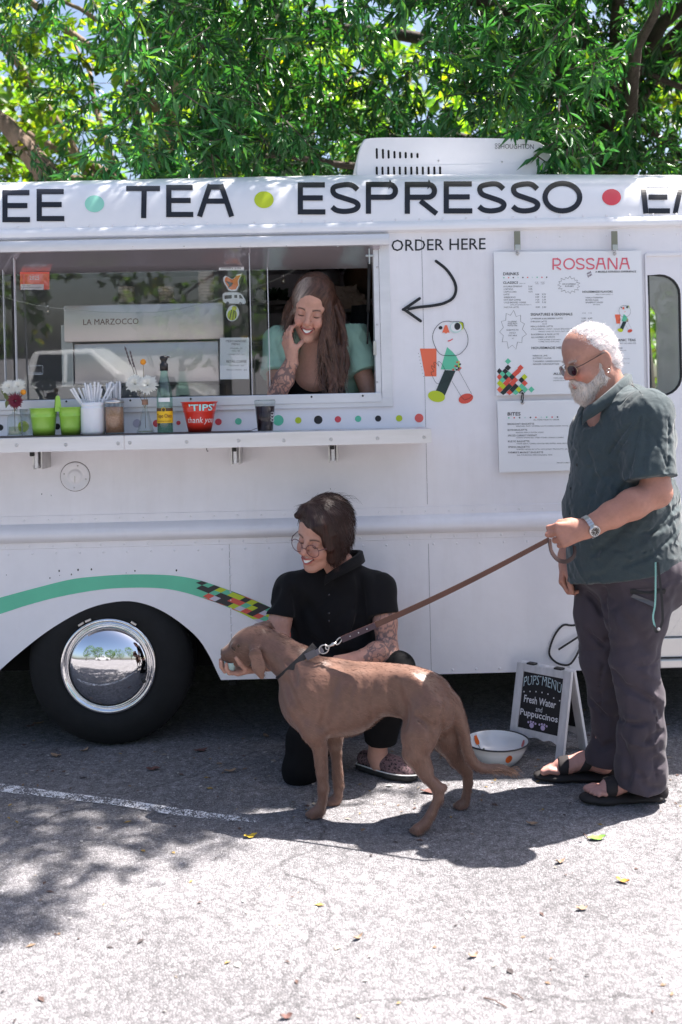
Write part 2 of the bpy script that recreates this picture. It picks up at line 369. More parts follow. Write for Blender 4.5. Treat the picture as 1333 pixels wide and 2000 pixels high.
# ================================================================== GROUND
def asphalt():
    m = bpy.data.materials.new('asphalt'); m.use_nodes = True; n = m.node_tree.nodes; l = m.node_tree.links; b = n['Principled BSDF']
    b.inputs['Roughness'].default_value = .85; b.inputs['Specular IOR Level'].default_value = .3
    tc = n.new('ShaderNodeTexCoord'); v = tc.outputs['Object']
    def tex(kind, scale, **kw):
        t = n.new('ShaderNodeTex'+kind); t.inputs['Scale'].default_value = scale; l.new(v, t.inputs['Vector'])
        for k, q in kw.items():
            if k in t.inputs: t.inputs[k].default_value = q
        return t
    vo = tex('Voronoi', 135); ve = n.new('ShaderNodeTexVoronoi'); ve.feature = 'DISTANCE_TO_EDGE'; ve.inputs['Scale'].default_value = 135
    nz = tex('Noise', 60, Detail=3); wp = n.new('ShaderNodeMix'); wp.data_type = 'VECTOR'; wp.inputs['Factor'].default_value = .012
    l.new(v, wp.inputs['A']); l.new(nz.outputs[1], wp.inputs['B']); l.new(wp.outputs['Result'], ve.inputs['Vector']); l.new(wp.outputs['Result'], vo.inputs['Vector'])
    big = tex('Noise', 1.3, Detail=6); mid = tex('Noise', 26, Detail=4)
    ramp = n.new('ShaderNodeValToRGB'); e = ramp.color_ramp.elements
    e[0].position = .0; e[0].color = (.17, .163, .17, 1); e[1].position = 1; e[1].color = (.42, .408, .425, 1)
    for p, c in ((.3, (.255, .246, .257, 1)), (.65, (.295, .285, .298, 1)), (.9, (.33, .32, .335, 1))):
        q = e.new(p); q.color = c
    sep = n.new('ShaderNodeSeparateColor'); l.new(vo.outputs['Color'], sep.inputs[0]); l.new(sep.outputs[0], ramp.inputs[0])
    gap = n.new('ShaderNodeMapRange'); gap.inputs[1].default_value = .02; gap.inputs[2].default_value = .16; gap.inputs[3].default_value = .52; gap.inputs[4].default_value = 1; l.new(ve.outputs['Distance'], gap.inputs[0])
    pat = n.new('ShaderNodeMapRange'); pat.inputs[1].default_value = .3; pat.inputs[2].default_value = .7; pat.inputs[3].default_value = .72; pat.inputs[4].default_value = 1.1; l.new(big.outputs[0], pat.inputs[0])
    pm = n.new('ShaderNodeMapRange'); pm.inputs[1].default_value = .35; pm.inputs[2].default_value = .65; pm.inputs[3].default_value = .8; pm.inputs[4].default_value = 1.15; l.new(mid.outputs[0], pm.inputs[0])
    # thin cracks
    ck = n.new('ShaderNodeTexVoronoi'); ck.feature = 'DISTANCE_TO_EDGE'; ck.inputs['Scale'].default_value = .9
    wz = tex('Noise', 3, Detail=5); w2 = n.new('ShaderNodeMix'); w2.data_type = 'VECTOR'; w2.inputs['Factor'].default_value = .22; l.new(v, w2.inputs['A']); l.new(wz.outputs[1], w2.inputs['B']); l.new(w2.outputs['Result'], ck.inputs['Vector'])
    cr = n.new('ShaderNodeMapRange'); cr.inputs[1].default_value = .001; cr.inputs[2].default_value = .006; cr.inputs[3].default_value = .66; cr.inputs[4].default_value = 1; l.new(ck.outputs['Distance'], cr.inputs[0])
    col = ramp.outputs[0]
    for q in (gap, pat, pm, cr):
        s = n.new('ShaderNodeVectorMath'); s.operation = 'SCALE'; l.new(col, s.inputs[0]); l.new(q.outputs[0], s.inputs['Scale']); col = s.outputs[0]
    l.new(col, b.inputs['Base Color'])
    hg = n.new('ShaderNodeMapRange'); hg.inputs[1].default_value = 0; hg.inputs[2].default_value = .35; l.new(ve.outputs['Distance'], hg.inputs[0])
    ad = n.new('ShaderNodeMath'); ad.operation = 'ADD'; l.new(hg.outputs[0], ad.inputs[0])
    fine = tex('Noise', 260, Detail=2); fm = n.new('ShaderNodeMath'); fm.operation = 'MULTIPLY'; fm.inputs[1].default_value = .7; l.new(fine.outputs[0], fm.inputs[0]); l.new(fm.outputs[0], ad.inputs[1])
    a2 = n.new('ShaderNodeMath'); a2.operation = 'ADD'; l.new(ad.outputs[0], a2.inputs[0]); l.new(sep.outputs[1], a2.inputs[1])
    bp = n.new('ShaderNodeBump'); bp.inputs['Strength'].default_value = .9; bp.inputs['Distance'].default_value = .0026; l.new(a2.outputs[0], bp.inputs['Height']); l.new(bp.outputs[0], b.inputs['Normal'])
    return m
ASPHALT = asphalt()
gv = []; gf = []; xs = [-400, -60, -12, -5, 5, 12, 60, 400]; ys = [-300, -60, -12, 0, 8, 14, 60, 600]
for y in ys: gv += [(x, y, 0) for x in xs]
for j in range(7):
    for i in range(7): gf.append((j*8+i, j*8+i+1, (j+1)*8+i+1, (j+1)*8+i))
tag(pydata('ground', gv, gf, ASPHALT), kind='structure')

# worn parking line
def worn_paint():
    m = bpy.data.materials.new('worn road paint'); m.use_nodes = True; n = m.node_tree.nodes; l = m.node_tree.links; b = n['Principled BSDF']
    b.inputs['Roughness'].default_value = .8; b.inputs['Base Color'].default_value = (.8, .79, .8, 1)
    tc = n.new('ShaderNodeTexCoord'); t = n.new('ShaderNodeTexNoise'); t.inputs['Scale'].default_value = 16; t.inputs['Detail'].default_value = 9; t.inputs['Roughness'].default_value = .75; l.new(tc.outputs['Object'], t.inputs['Vector'])
    u = n.new('ShaderNodeTexNoise'); u.inputs['Scale'].default_value = 170; u.inputs['Detail'].default_value = 2; l.new(tc.outputs['Object'], u.inputs['Vector'])
    mx = n.new('ShaderNodeMix'); mx.inputs['Factor'].default_value = .45; l.new(t.outputs[0], mx.inputs['A']); l.new(u.outputs[0], mx.inputs['B'])
    r = n.new('ShaderNodeMapRange'); r.inputs[1].default_value = .49; r.inputs[2].default_value = .53; l.new(mx.outputs['Result'], r.inputs[0]); l.new(r.outputs[0], b.inputs['Alpha'])
    bp = n.new('ShaderNodeBump'); bp.inputs['Strength'].default_value = .7; bp.inputs['Distance'].default_value = .003; l.new(u.outputs[0], bp.inputs['Height']); l.new(bp.outputs[0], b.inputs['Normal'])
    return m
lt = [(-160, 1512), (0, 1530), (120, 1547), (230, 1560), (330, 1575), (420, 1588), (500, 1598)]
lb = [(-160, 1531), (0, 1546), (120, 1560), (230, 1573), (330, 1590), (420, 1600), (500, 1606)]
pv = []
for a, b_ in zip(smoothpath(lt, 4), smoothpath(lb, 4)): pv += [G(a[0], a[1], .004), G(b_[0], b_[1], .004)]
tag(pydata('parking_line', pv, [(2*i, 2*i+1, 2*i+3, 2*i+2) for i in range(len(pv)//2-1)], worn_paint()), kind='structure')

# ================================================================== FOOD TRUCK
TY = 4.2; TYAW = 0.015
truck = empty('food_truck', (0, TY, 0), TYAW, 'white step van food truck with serving window and roof lettering TEA and ESPRESSO', 'food truck')
TM = Matrix.Translation((0, TY, 0)) @ Matrix.Rotation(TYAW, 4, 'Z'); TI = TM.inverted(); TR = TI.to_3x3(); TO = TI @ Vector((0, 0, EYE))
def T(px, py, ly=0.0):
    d = TR @ ray(px, py); t = (ly-TO.y)/d.y; return TO+d*t
PAINT = mat('truck paint', (.82, .8, .825), rough=.3, var=(1.6, .05), streak=(.13, (.5, .44, .4)), coat=.3, bump=(2.2, .3, .03), spec=.5, fine=(14, .018))
ROOFP = mat('roof paint', (.84, .835, .85), rough=.28, var=(2.5, .04), coat=.25, bump=(2, .08, .02))
ALU = mat('brushed aluminium', (.66, .65, .67), rough=.38, metal=.85, var=(9, .16), bump=(80, .05, .004), stretch=(.12, 1, 1), rvar=.12)
FRAMEW = mat('window frame aluminium', (.72, .715, .735), rough=.42, metal=.35, var=(11, .08), bump=(60, .05, .004), stretch=(.3, 1, 1))
CHROME = mat('polished chrome', (.78, .78, .79), rough=.045, metal=1.0)
STEEL = mat('steel', (.55, .54, .53), rough=.33, metal=.95, var=(20, .15))
DARKMETAL = mat('dark metal', (.03, .03, .03), rough=.55, metal=.4)
RUBBER = mat('tyre rubber', (.007, .007, .0075), rough=.82, var=(12, .35), bump=(50, .35, .004))
UNDER = mat('underbody black', (.004, .004, .004), rough=.9)
INK = mat('black vinyl', (.016, .017, .022), rough=.35, spec=.4)
MINT = mat('mint vinyl', (.12, .56, .35), rough=.4, var=(6, .07)); LIME = mat('lime vinyl', (.52, .62, .02), rough=.4); REDV = mat('red vinyl', (.72, .07, .09), rough=.4)
CORAL = mat('coral vinyl', (.86, .16, .075), rough=.4); LAV = mat('lavender vinyl', (.5, .46, .55), rough=.4)
FLATCOL = mat('printed vinyl', (1, 1, 1), rough=.42, attr='Col')
PCOL = {'k': (.016, .017, .022), 'g': (.12, .56, .35), 'l': (.52, .62, .02), 'r': (.72, .09, .06), 'w': (.6, .56, .64), 'o': (.86, .16, .075), 'd': (.012, .035, .035), 'c': (.55, .72, .68), 'n': (.75, .1, .12), 'W': (.8, .8, .8)}

def flat(name, polys, ly, m=None, parent=truck, offs=.0012, cols=None):
    """flat print on the truck side; polys in photo pixels, each a hair above the last"""
    mb = MB()
    for i, p in enumerate(polys):
        q = [T(a, b, ly-offs-.0003*i) for a, b in p]
        tri = geometry.tessellate_polygon([q]); mb.add(q, [t for t in tri], cols[i] if cols else None)
    return mb.build(name, m or FLATCOL, parent)
def disc(cx, cy, rx, ry=None, n=28, rot=0):
    ry = ry or rx; c, s = math.cos(rot), math.sin(rot)
    return [(cx+rx*math.cos(a)*c-ry*math.sin(a)*s, cy+rx*math.cos(a)*s+ry*math.sin(a)*c) for a in [i*2*math.pi/n for i in range(n)]]
def stroke(pts, w, closed=False):
    """list of quads (photo pixels) along a polyline"""
    P = [np.array(p, float) for p in pts]; L = []; R = []; n = len(P)
    for i in range(n):
        a = P[i-1] if (i > 0 or closed) else P[i]; b = P[(i+1) % n] if (i < n-1 or closed) else P[i]
        t = b-a; t /= max(np.hypot(*t), 1e-6); nn = np.array([-t[1], t[0]])
        f = 1.0
        if 0 < i < n-1 or closed:
            u = P[i]-P[i-1]; u /= max(np.hypot(*u), 1e-6); f = 1/max(.5, abs(u @ t))
        ww = (w[i] if hasattr(w, '__len__') else w)/2*f; L.append(P[i]+nn*ww); R.append(P[i]-nn*ww)
    return [(L[i], L[(i+1) % n], R[(i+1) % n], R[i]) for i in range(n if closed else n-1)]
def arc(cx, cy, rx, ry, a0, a1, n=14):
    return [(cx+rx*math.cos(math.radians(a0+(a1-a0)*i/n)), cy-ry*math.sin(math.radians(a0+(a1-a0)*i/n))) for i in range(n+1)]

# ---- side panel with window opening, cab window and wheel arch
side_bot = 0.282
zb = T(700, 447).z
arch = [(-70, 1392), (-30, 1340), (0, 1309), (40, 1274), (90, 1235), (140, 1204), (180, 1186), (216, 1177), (252, 1174), (288, 1181), (324, 1197), (360, 1222), (389, 1249), (410, 1282), (423, 1310), (430, 1324)]
arch = [T(p[0], p[1]) for p in smoothpath(arch, 3)]
XL, XR = -3.1, 2.75
arch = [a for a in arch if a.z > side_bot+.004]
outer = [Vector((XL, 0, zb)), Vector((XL, 0, side_bot)), Vector((arch[0].x, 0, side_bot))]+arch+[Vector((arch[-1].x+.004, 0, side_bot)), Vector((XR, 0, side_bot)), Vector((XR, 0, zb))]
wl, wr = T(-190, 640).x, T(747, 640).x; wt, wb = T(600, 480).z, T(600, 784).z
win = [Vector((wl, 0, wt)), Vector((wr, 0, wt)), Vector((wr, 0, wb)), Vector((wl, 0, wb))]
def rrect(x0, x1, z0, z1, r, corners=(1, 1, 1, 1), n=6):
    """corners: lower left, lower right, upper right, upper left rounded?"""
    out = []
    for (cx, cz, a0), c in zip(((x0, z0, 180), (x1, z0, 270), (x1, z1, 0), (x0, z1, 90)), corners):
        if not c: out.append(Vector((cx, 0, cz))); continue
        ox = cx+r if cx == x0 else cx-r; oz = cz+r if cz == z0 else cz-r
        for i in range(n+1):
            a = math.radians(a0+90*i/n); out.append(Vector((ox+r*math.cos(a), 0, oz+r*math.sin(a))))
    return out
cx0, cx1 = T(1269, 650).x, T(1330, 650).x+.55; cz0, cz1 = T(1300, 772).z, T(1300, 537).z
cx1 = T(1330, 650).x
cab = rrect(cx0, cx1, cz0, cz1, .085, (0, 1, 1, 0))
def sheet(name, polys, y0, y1, m, parent=truck):
    """slab with holes, between local depths y0 (front) and y1"""
    tri = geometry.tessellate_polygon(polys); P = [p for q in polys for p in q]; n = len(P)
    v = [(p.x, y0, p.z) for p in P]+[(p.x, y1, p.z) for p in P]
    f = [tuple(t) for t in tri]+[tuple(i+n for i in t[::-1]) for t in tri]; k = 0
    for q in polys:
        for i in range(len(q)): a, b = k+i, k+(i+1) % len(q); f.append((a, b, b+n, a+n))
        k += len(q)
    me = bpy.data.meshes.new(name); me.from_pydata(v, [], f)
    bm = bmesh.new(); bm.from_mesh(me); bmesh.ops.recalc_face_normals(bm, faces=bm.faces); bm.to_mesh(me); bm.free()
    return link(name, me, m, parent)
sheet('side_panel', [outer, win, cab], 0, .03, PAINT)

# ---- roof cove and roof
roofline = [(-1400, 386), (0, 356.5), (350, 348.5), (700, 341.5), (1000, 340.5), (1333, 342), (2000, 350)]
PROF = [(0, 0), (0, .016), (.003, .065), (.012, .115), (.03, .165), (.065, .21), (.12, .247), (.2, .277), (.36, .303), (.62, .322), (1.05, .335)]
ps = smoothpath(PROF, 4); ps = [(max(0, p[0]), p[1]) for p in ps]
_rx = [T(a, b, .2).x for a, b in roofline]; _rz = [T(a, b, .2).z-.277-zb for a, b in roofline]
def dz(x): return float(np.interp(x, _rx, _rz))
xs = np.linspace(XL, XR, 48); full = ps+[(2.1-p[0], p[1]) for p in ps[::-1][1:]]
rv = []; rf = []; k = len(full)
for x in xs: rv += [(x, p[0]-.001, zb+p[1]+dz(x)*min(1, p[1]/.05)) for p in full]
for i in range(len(xs)-1):
    for j in range(k-1): rf.append((i*k+j, (i+1)*k+j, (i+1)*k+j+1, i*k+j+1))
roof = pydata('roof', rv, rf, ROOFP, truck, True)
def on_cove(px, py, lift):
    lo, hi = 0.0, 1.0
    def prof(s):
        q = s*(len(ps)-1)*.72; i = min(int(q), len(ps)-2); t = q-i
        return ps[i][0]+(ps[i+1][0]-ps[i][0])*t, ps[i][1]+(ps[i+1][1]-ps[i][1])*t
    for _ in range(26):
        s = (lo+hi)/2; y, z = prof(s); p = T(px, py, y)
        if p.z > zb+z+dz(p.x)*min(1, z/.05): lo = s
        else: hi = s
    y, z = prof((lo+hi)/2); p = T(px, py, y-lift-.001); return p
def cove_print(name, strokes, m):
    mb = MB(); i = 0
    for quads in strokes:
        i += 1; lift = .0022+.0005*(i % 5)
        for q in quads:
            # cut each quad into short pieces so that it follows the curve
            a, b, c, d = [np.array(p, float) for p in q]; n = max(1, int(np.hypot(*(b-a))/5)); mloc = max(1, int(np.hypot(*(d-a))/4))
            vv = []; ff = []
            for r in range(n+1):
                for t in range(mloc+1):
                    p = (a*(1-r/n)+b*(r/n))*(1-t/mloc)+(d*(1-r/n)+c*(r/n))*(t/mloc); vv.append(on_cove(p[0], p[1], lift))
            for r in range(n):
                for t in range(mloc): ff.append((r*(mloc+1)+t, r*(mloc+1)+t+1, (r+1)*(mloc+1)+t+1, (r+1)*(mloc+1)+t))
            mb.add(vv, ff)
    return mb.build(name, m, truck)
def glyph(ch, x0, x1, y0, y1, w, lean=0):
    """capital in a box of photo pixels: list of stroked quads"""
    h = w/2; X = lambda u: x0+(x1-x0)*u; Yv = lambda v: y1+(y0-y1)*v; mid = (y0+y1)/2
    if ch == 'E': return [stroke([(x0+h+lean, y0), (x0+h, y1)], w), stroke([(x0+w+lean, y0+h), (x1-1, y0+h)], w), stroke([(x0+w, mid-1), (x1-5, mid-1)], w), stroke([(x0+w, y1-h), (x1, y1-h)], w)]
    if ch == 'T': return [stroke([(x0, y0+h), (x1, y0+h)], w), stroke([((x0+x1)/2+2, y0+w), ((x0+x1)/2+1, y1)], w)]
    if ch == 'A':
        a, b = X(.33), X(.67)
        return [stroke([(x0+h, y1), (a+h*.4, y0)], w), stroke([(x1-h, y1), (b-h*.4, y0)], w), stroke([(a-2, y0+h), (b+2, y0+h)], w), stroke([(X(.22), mid+(y1-y0)*.02), (X(.78), mid+(y1-y0)*.02)], w)]
    if ch == 'P':
        ry = (mid+4-y0)/2-h; cy = y0+h+ry
        return [stroke([(x0+h, y0), (x0+h, y1)], w), stroke([(x0+w, y0+h), (x1-ry-h, y0+h)]+arc(x1-ry-h, cy, ry, ry, 90, -90, 12)+[(x0+w, y0+h+2*ry)], w)]
    if ch == 'R': return glyph('P', x0, x1-(x1-x0)*.07, y0, y1, w)+[stroke([(X(.45), mid+6), (x1-w*.55, y1)], w)]
    if ch == 'O': return [stroke(arc((x0+x1)/2, mid, (x1-x0)/2-h, (y1-y0)/2-h, 0, 349, 31), w, True)]
    if ch == 'S':
        cxm = (x0+x1)/2; rx = (x1-x0)/2-h; q = [(x1-h*.7, y0+(y1-y0)*.2)]+arc(cxm+1, y0+h+(y1-y0)*.2, rx*.9, (y1-y0)*.2, 45, 180, 8)+[(cxm, mid+1)]+arc(cxm-1, y1-h-(y1-y0)*.2, rx, (y1-y0)*.2+1, 20, -145, 9)
        return [stroke([tuple(p) for p in smoothpath([(x1-h*1.2, y0+(y1-y0)*.24), (x1-h*3.2, y0+h*1.3), (cxm, y0+h), (x0+h*1.9, y0+h*1.8), (x0+h*1.1, y0+(y1-y0)*.27), (x0+h*2.2, mid-(y1-y0)*.09), (cxm, mid+1), (x1-h*2.2, mid+(y1-y0)*.12), (x1-h, y1-(y1-y0)*.27), (x1-h*2.2, y1-h*1.7), (cxm, y1-h), (x0+h*2.6, y1-h*1.4), (x0+h*.8, y1-(y1-y0)*.22)], 4)], w)]
    if ch == 'N': return [stroke([(x0+h, y0), (x0+h, y1)], w), stroke([(x1-h, y0), (x1-h, y1)], w), stroke([(x0+h*1.6, y0), (x1-h*1.6, y1)], w)]
    if ch == '/': return [stroke([(x0, y1), (x1, y0)], w)]
words = {'COFFEE': [('E', -62, -8, 372, 435), ('E', 5, 59, 371, 434), ('E', 72, 126, 369, 432)], 'TEA': [('T', 247, 313, 363, 426), ('E', 325, 378, 361, 424), ('A', 385, 458, 360, 423)],
         'ESPRESSO': [('E', 582, 636, 356, 419), ('S', 645, 705, 355.5, 418), ('P', 715, 778, 355, 417.5), ('R', 791, 859, 355, 417.5), ('E', 867, 923, 354, 417), ('S', 932, 990, 354, 417), ('S', 998, 1056, 354, 417), ('O', 1060, 1138, 353, 417)],
         'EM': [('E', 1257, 1309, 355, 417)]}
for wd, gl in words.items():
    if wd == 'COFFEE': gl = gl[1:]
    st = []
    for g_ in gl: st += glyph(g_[0], *g_[1:], 10.2, lean=-6 if wd == 'EM' else 0)
    if wd == 'EM': st += [stroke([(1319, 417), (1333, 355)], 9.5), stroke([(1333, 358), (1356, 400)], 9.5), stroke([(1356, 400), (1378, 357)], 9.5), stroke([(1380, 357), (1394, 418)], 9.5)]
    cove_print('lettering', st, INK)
def cove_dot(cx, cy, rx, ry, m):
    mb = MB(); vv = [on_cove(cx, cy, .002)]; rings = 4; n = 28
    for r in range(1, rings+1): vv += [on_cove(a, b, .002) for a, b in disc(cx, cy, rx*r/rings, ry*r/rings, n)]
    ff = [(0, 1+i, 1+(i+1) % n) for i in range(n)]
    for r in range(rings-1):
        for i in range(n): ff.append((1+r*n+i, 1+(r+1)*n+i, 1+(r+1)*n+(i+1) % n, 1+r*n+(i+1) % n))
    mb.add(vv, ff).build('dot', m, truck, True)
cove_dot(185, 398, 19, 16.5, mat('pale mint vinyl', (.3, .68, .53), rough=.4)); cove_dot(516, 390, 19, 16.5, LIME); cove_dot(1195, 385, 18.5, 16, REDV)
cove_dot(-125, 404, 19, 16.5, REDV)

# ---- drip rail, rub rail, trims (extruded profiles)
def extrude(name, prof, x0, x1, m, parent=truck, smooth=True, fz=None):
    k = len(prof); v = [(x, p[0], p[1]+(fz(x) if fz else 0)) for x in np.linspace(x0, x1, 2 if not fz else 40) for p in prof]; n = len(v)//k
    f = [(i*k+j, i*k+(j+1) % k, (i+1)*k+(j+1) % k, (i+1)*k+j) for i in range(n-1) for j in range(k)]+[tuple(range(k))[::-1], tuple(range((n-1)*k, n*k))]
    o = pydata(name, v, f, m, parent)
    return autosmooth(o, 40) if smooth else o
extrude('drip_rail', [(.002, zb+.03), (-.008, zb+.026), (-.024, zb+.012), (-.028, zb), (-.024, zb-.012), (-.012, zb-.018), (.002, zb-.02)], XL, XR, ROOFP)
zr = T(700, 1054).z; zt = T(700, 992).z
def zpx(y, x=700): return T(x, y).z
extrude('belt_moulding', [(.001, zpx(992)), (-.003, zpx(993)), (-.003, zpx(1008)), (-.012, zpx(1011)), (-.03, zpx(1018)), (-.037, zpx(1026)), (-.036, zpx(1034)), (-.024, zpx(1041)), (-.006, zpx(1044)), (-.003, zpx(1045)), (-.003, zpx(1056)), (.001, zpx(1057))], XL, XR, PAINT)
# rivets: too small to pick apart
rv_ = MB()
def rivet(x, z, r=.0052, y=0.0):
    vv = []; n = 8
    for rr, h in ((1, 0), (.8, -.0018), (.4, -.003)): vv += [(x+r*rr*math.cos(i*2*math.pi/n), y+h, z+r*rr*math.sin(i*2*math.pi/n)) for i in range(n)]
    vv.append((x, y-.0033, z)); ff = []
    for j in range(2):
        for i in range(n): ff.append((j*n+i, j*n+(i+1) % n, (j+1)*n+(i+1) % n, (j+1)*n+i))
    ff += [(2*n+i, 2*n+(i+1) % n, 3*n) for i in range(n)]
    rv_.add(vv, ff)
for i in range(58):
    x = XL+.05+i*.1; rivet(x, zpx(1001), y=-.003); rivet(x+.02, zpx(1051), y=-.003)
    rivet(x+.03, zpx(1066)); rivet(x, zb+.036, y=0)
    if x > arch[-1].x+.03: rivet(x, side_bot+.018, .006)
    if .72 < x < 2.6: rivet(x, zpx(470), .004)
for q in range(18):
    rivet(T(449, 1075).x, .9-q*.035, .005)
for (a, b) in ((62, 872), (100, 968), (560, 1010), (600, 962), (655, 955), (1000, 640)): rivet(T(a, b).x, T(a, b).z, .004)
rv_.build('rivet_row', PAINT, truck, True, 'stuff')
# scuffs and empty screw holes above the wheel
hb = []
for a, b, r in ((116, 1115, 2.2), (140, 1122, 1.8), (153, 1113, 2.4), (179, 1112, 2.2), (264, 1115, 1.8), (345, 1114, 2.3), (13, 1123, 1), (98, 1129, 1.6), (117, 1124, .9), (247, 1119, .9), (82, 965, 1.4), (646, 955, 1)): flat('screw_hole', [disc(a, b, r*.7, r, 8)], 0, DARKMETAL)
for px_, ya, yb_ in ((449, 1062, 1320), (838, 1062, 1312), (838, 462, 985), (-60, 800, 985)):
    x_ = T(px_, 1100).x; mb = MB(); mb.box(x_-.0008, x_+.0008, -.0006, .002, max(T(px_, yb_).z, side_bot+.002), T(px_, ya).z); mb.build('panel_seam', mat('seam shadow line', (.2, .19, .2), rough=.7), truck)

# ---- green stripe with chequers
up = [(-160, 1219), (-80, 1191), (0, 1167.5), (72, 1148), (137, 1132), (187, 1126), (252, 1122), (310, 1122.5), (346, 1125), (389, 1133), (440, 1150), (480, 1165), (530, 1187), (580, 1216), (640, 1256), (700, 1304)]
dn = [(-160, 1247), (-80, 1224), (0, 1199.5), (54, 1182), (119, 1165), (194, 1152), (252, 1148), (313, 1149), (360, 1157), (414, 1174), (440, 1184), (480, 1202), (520, 1224), (565, 1252), (620, 1288), (660, 1316)]
U = np.array(smoothpath(up, 5)); D = np.array(smoothpath(dn, 5))
yu = lambda x: float(np.interp(x, U[:, 0], U[:, 1])); yd = lambda x: float(np.interp(x, D[:, 0], D[:, 1]))
gx = np.linspace(-150, 640, 90)
mb = MB(); mb.add([T(x, y, -.0012) for x in gx for y in (yu(x), yd(x))], [(2*i, 2*i+1, 2*i+3, 2*i+2) for i in range(len(gx)-1)]); mb.build('stripe', MINT, truck)
mb = MB(); ca = np.array((11.6, -6.0)); cb = np.array((12.2, 4.9)); r2 = random.Random(5); names_ = 'kgrlwkrgl'
for i in range(-14, 30):
    for j in range(-14, 34):
        o = np.array((395.0, 1143.0))+ca*i+cb*j; cen = o+(ca+cb)/2
        if not (384 < cen[0] < 645) or not (yu(cen[0])-5 < cen[1] < yd(cen[0])+5): continue
        if cen[0] < 405 and r2.random() < .45: continue
        q = []
        for p in (o, o+ca, o+ca+cb, o+cb): q.append((p[0], min(max(p[1], yu(p[0])+.2), yd(p[0])-.2)))
        ch = names_[(i*2+j*5+r2.randrange(3)) % len(names_)]
        if ch == 'g': continue
        mb.add([T(a, b, -.0026) for a, b in q], [(0, 1, 2, 3)], PCOL[ch])
mb.build('chequer_pattern', FLATCOL, truck)
# squiggle logo low on the side
sq = smoothpath([(1150, 1216), (1119, 1221.5), (1101, 1221), (1086, 1237), (1076, 1260), (1073.5, 1278), (1083, 1291), (1097, 1298), (1113, 1297.5), (1126, 1281), (1140, 1250), (1150, 1232)], 5)
sq = [tuple(p) for p in sq]
flat('squiggle_logo', [q for q in stroke(sq, 4)]+stroke([(1091, 1269), (1150, 1231)], 4), 0, INK)

# ---- dots under the window
for a, b, r, m in ((1, 835, 6, INK), (46, 833, 11, LIME), (112, 833, 6, INK), (268, 827, 8, LAV), (306, 827, 7, REDV), (349, 826, 4.2, REDV), (427, 824, 6.5, REDV), (466, 823, 6.5, MINT), (544, 821, 10.5, MINT), (583, 821, 6.3, LIME), (622, 820, 8.3, INK), (660.5, 819, 6.2, REDV), (700, 818, 6.2, MINT), (739, 817.5, 6, INK), (780, 817, 6.3, LIME), (819, 816.5, 8.5, mat('coral red vinyl', (.8, .12, .1), rough=.4))):
    flat('dot', [disc(a, b, r)], 0, m)

# ---- lettering and arrow
FONTC = {}
def text_geo(s, size=1.0, align='LEFT', bold=0.0):
    key = (s, align, bold)
    if key not in FONTC:
        cu = bpy.data.curves.new('t', 'FONT'); cu.body = s; cu.align_x = align; cu.resolution_u = 2; cu.size = 1; cu.offset = bold; cu.fill_mode = 'FRONT'
        ob = bpy.data.objects.new('t', cu); me = bpy.data.meshes.new_from_object(ob)
        v = np.array([q.co[:2] for q in me.vertices]).reshape(-1, 2); f = [tuple(p.vertices) for p in me.polygons]
        bpy.data.objects.remove(ob); bpy.data.curves.remove(cu); bpy.data.meshes.remove(me); FONTC[key] = (v, f)
    v, f = FONTC[key]; return v*size, f
def text_fit(s, x0, x1, y0, y1, bold=0.0):
    """text whose ink fills the pixel box; returns (photo pixel verts, faces)"""
    v, f = text_geo(s, 1, 'LEFT', bold); a = v.min(0); b = v.max(0); u = (v-a)/(b-a)
    return np.stack([x0+u[:, 0]*(x1-x0), y1-u[:, 1]*(y1-y0)], 1), f
def shear_row(v, px_ref):   # rows follow the truck's slope in the photo
    return v-np.stack([np.zeros(len(v)), (v[:, 0]-px_ref)*.019], 1)
v, f = text_fit('ORDER HERE', 765, 949, 466.5, 489, .004); v = shear_row(v, 857)
pydata('lettering', [T(a, b, -.0014) for a, b in v], f, INK, truck)
ar = [tuple(p) for p in smoothpath([(852, 510), (872, 526), (887, 548), (891, 566), (885, 582), (868, 592), (845, 597), (818, 600), (796, 604)], 5)]
flat('arrow', stroke(ar, 5.6)+stroke([(820, 583), (788, 605)], 5.6)+stroke([(788, 603), (822, 627)], 5.6)+[disc(852, 510, 2.8, n=12), disc(788, 604.5, 3, n=12), disc(820, 583, 2.8, n=12), disc(822, 627, 2.8, n=12)], 0, INK)
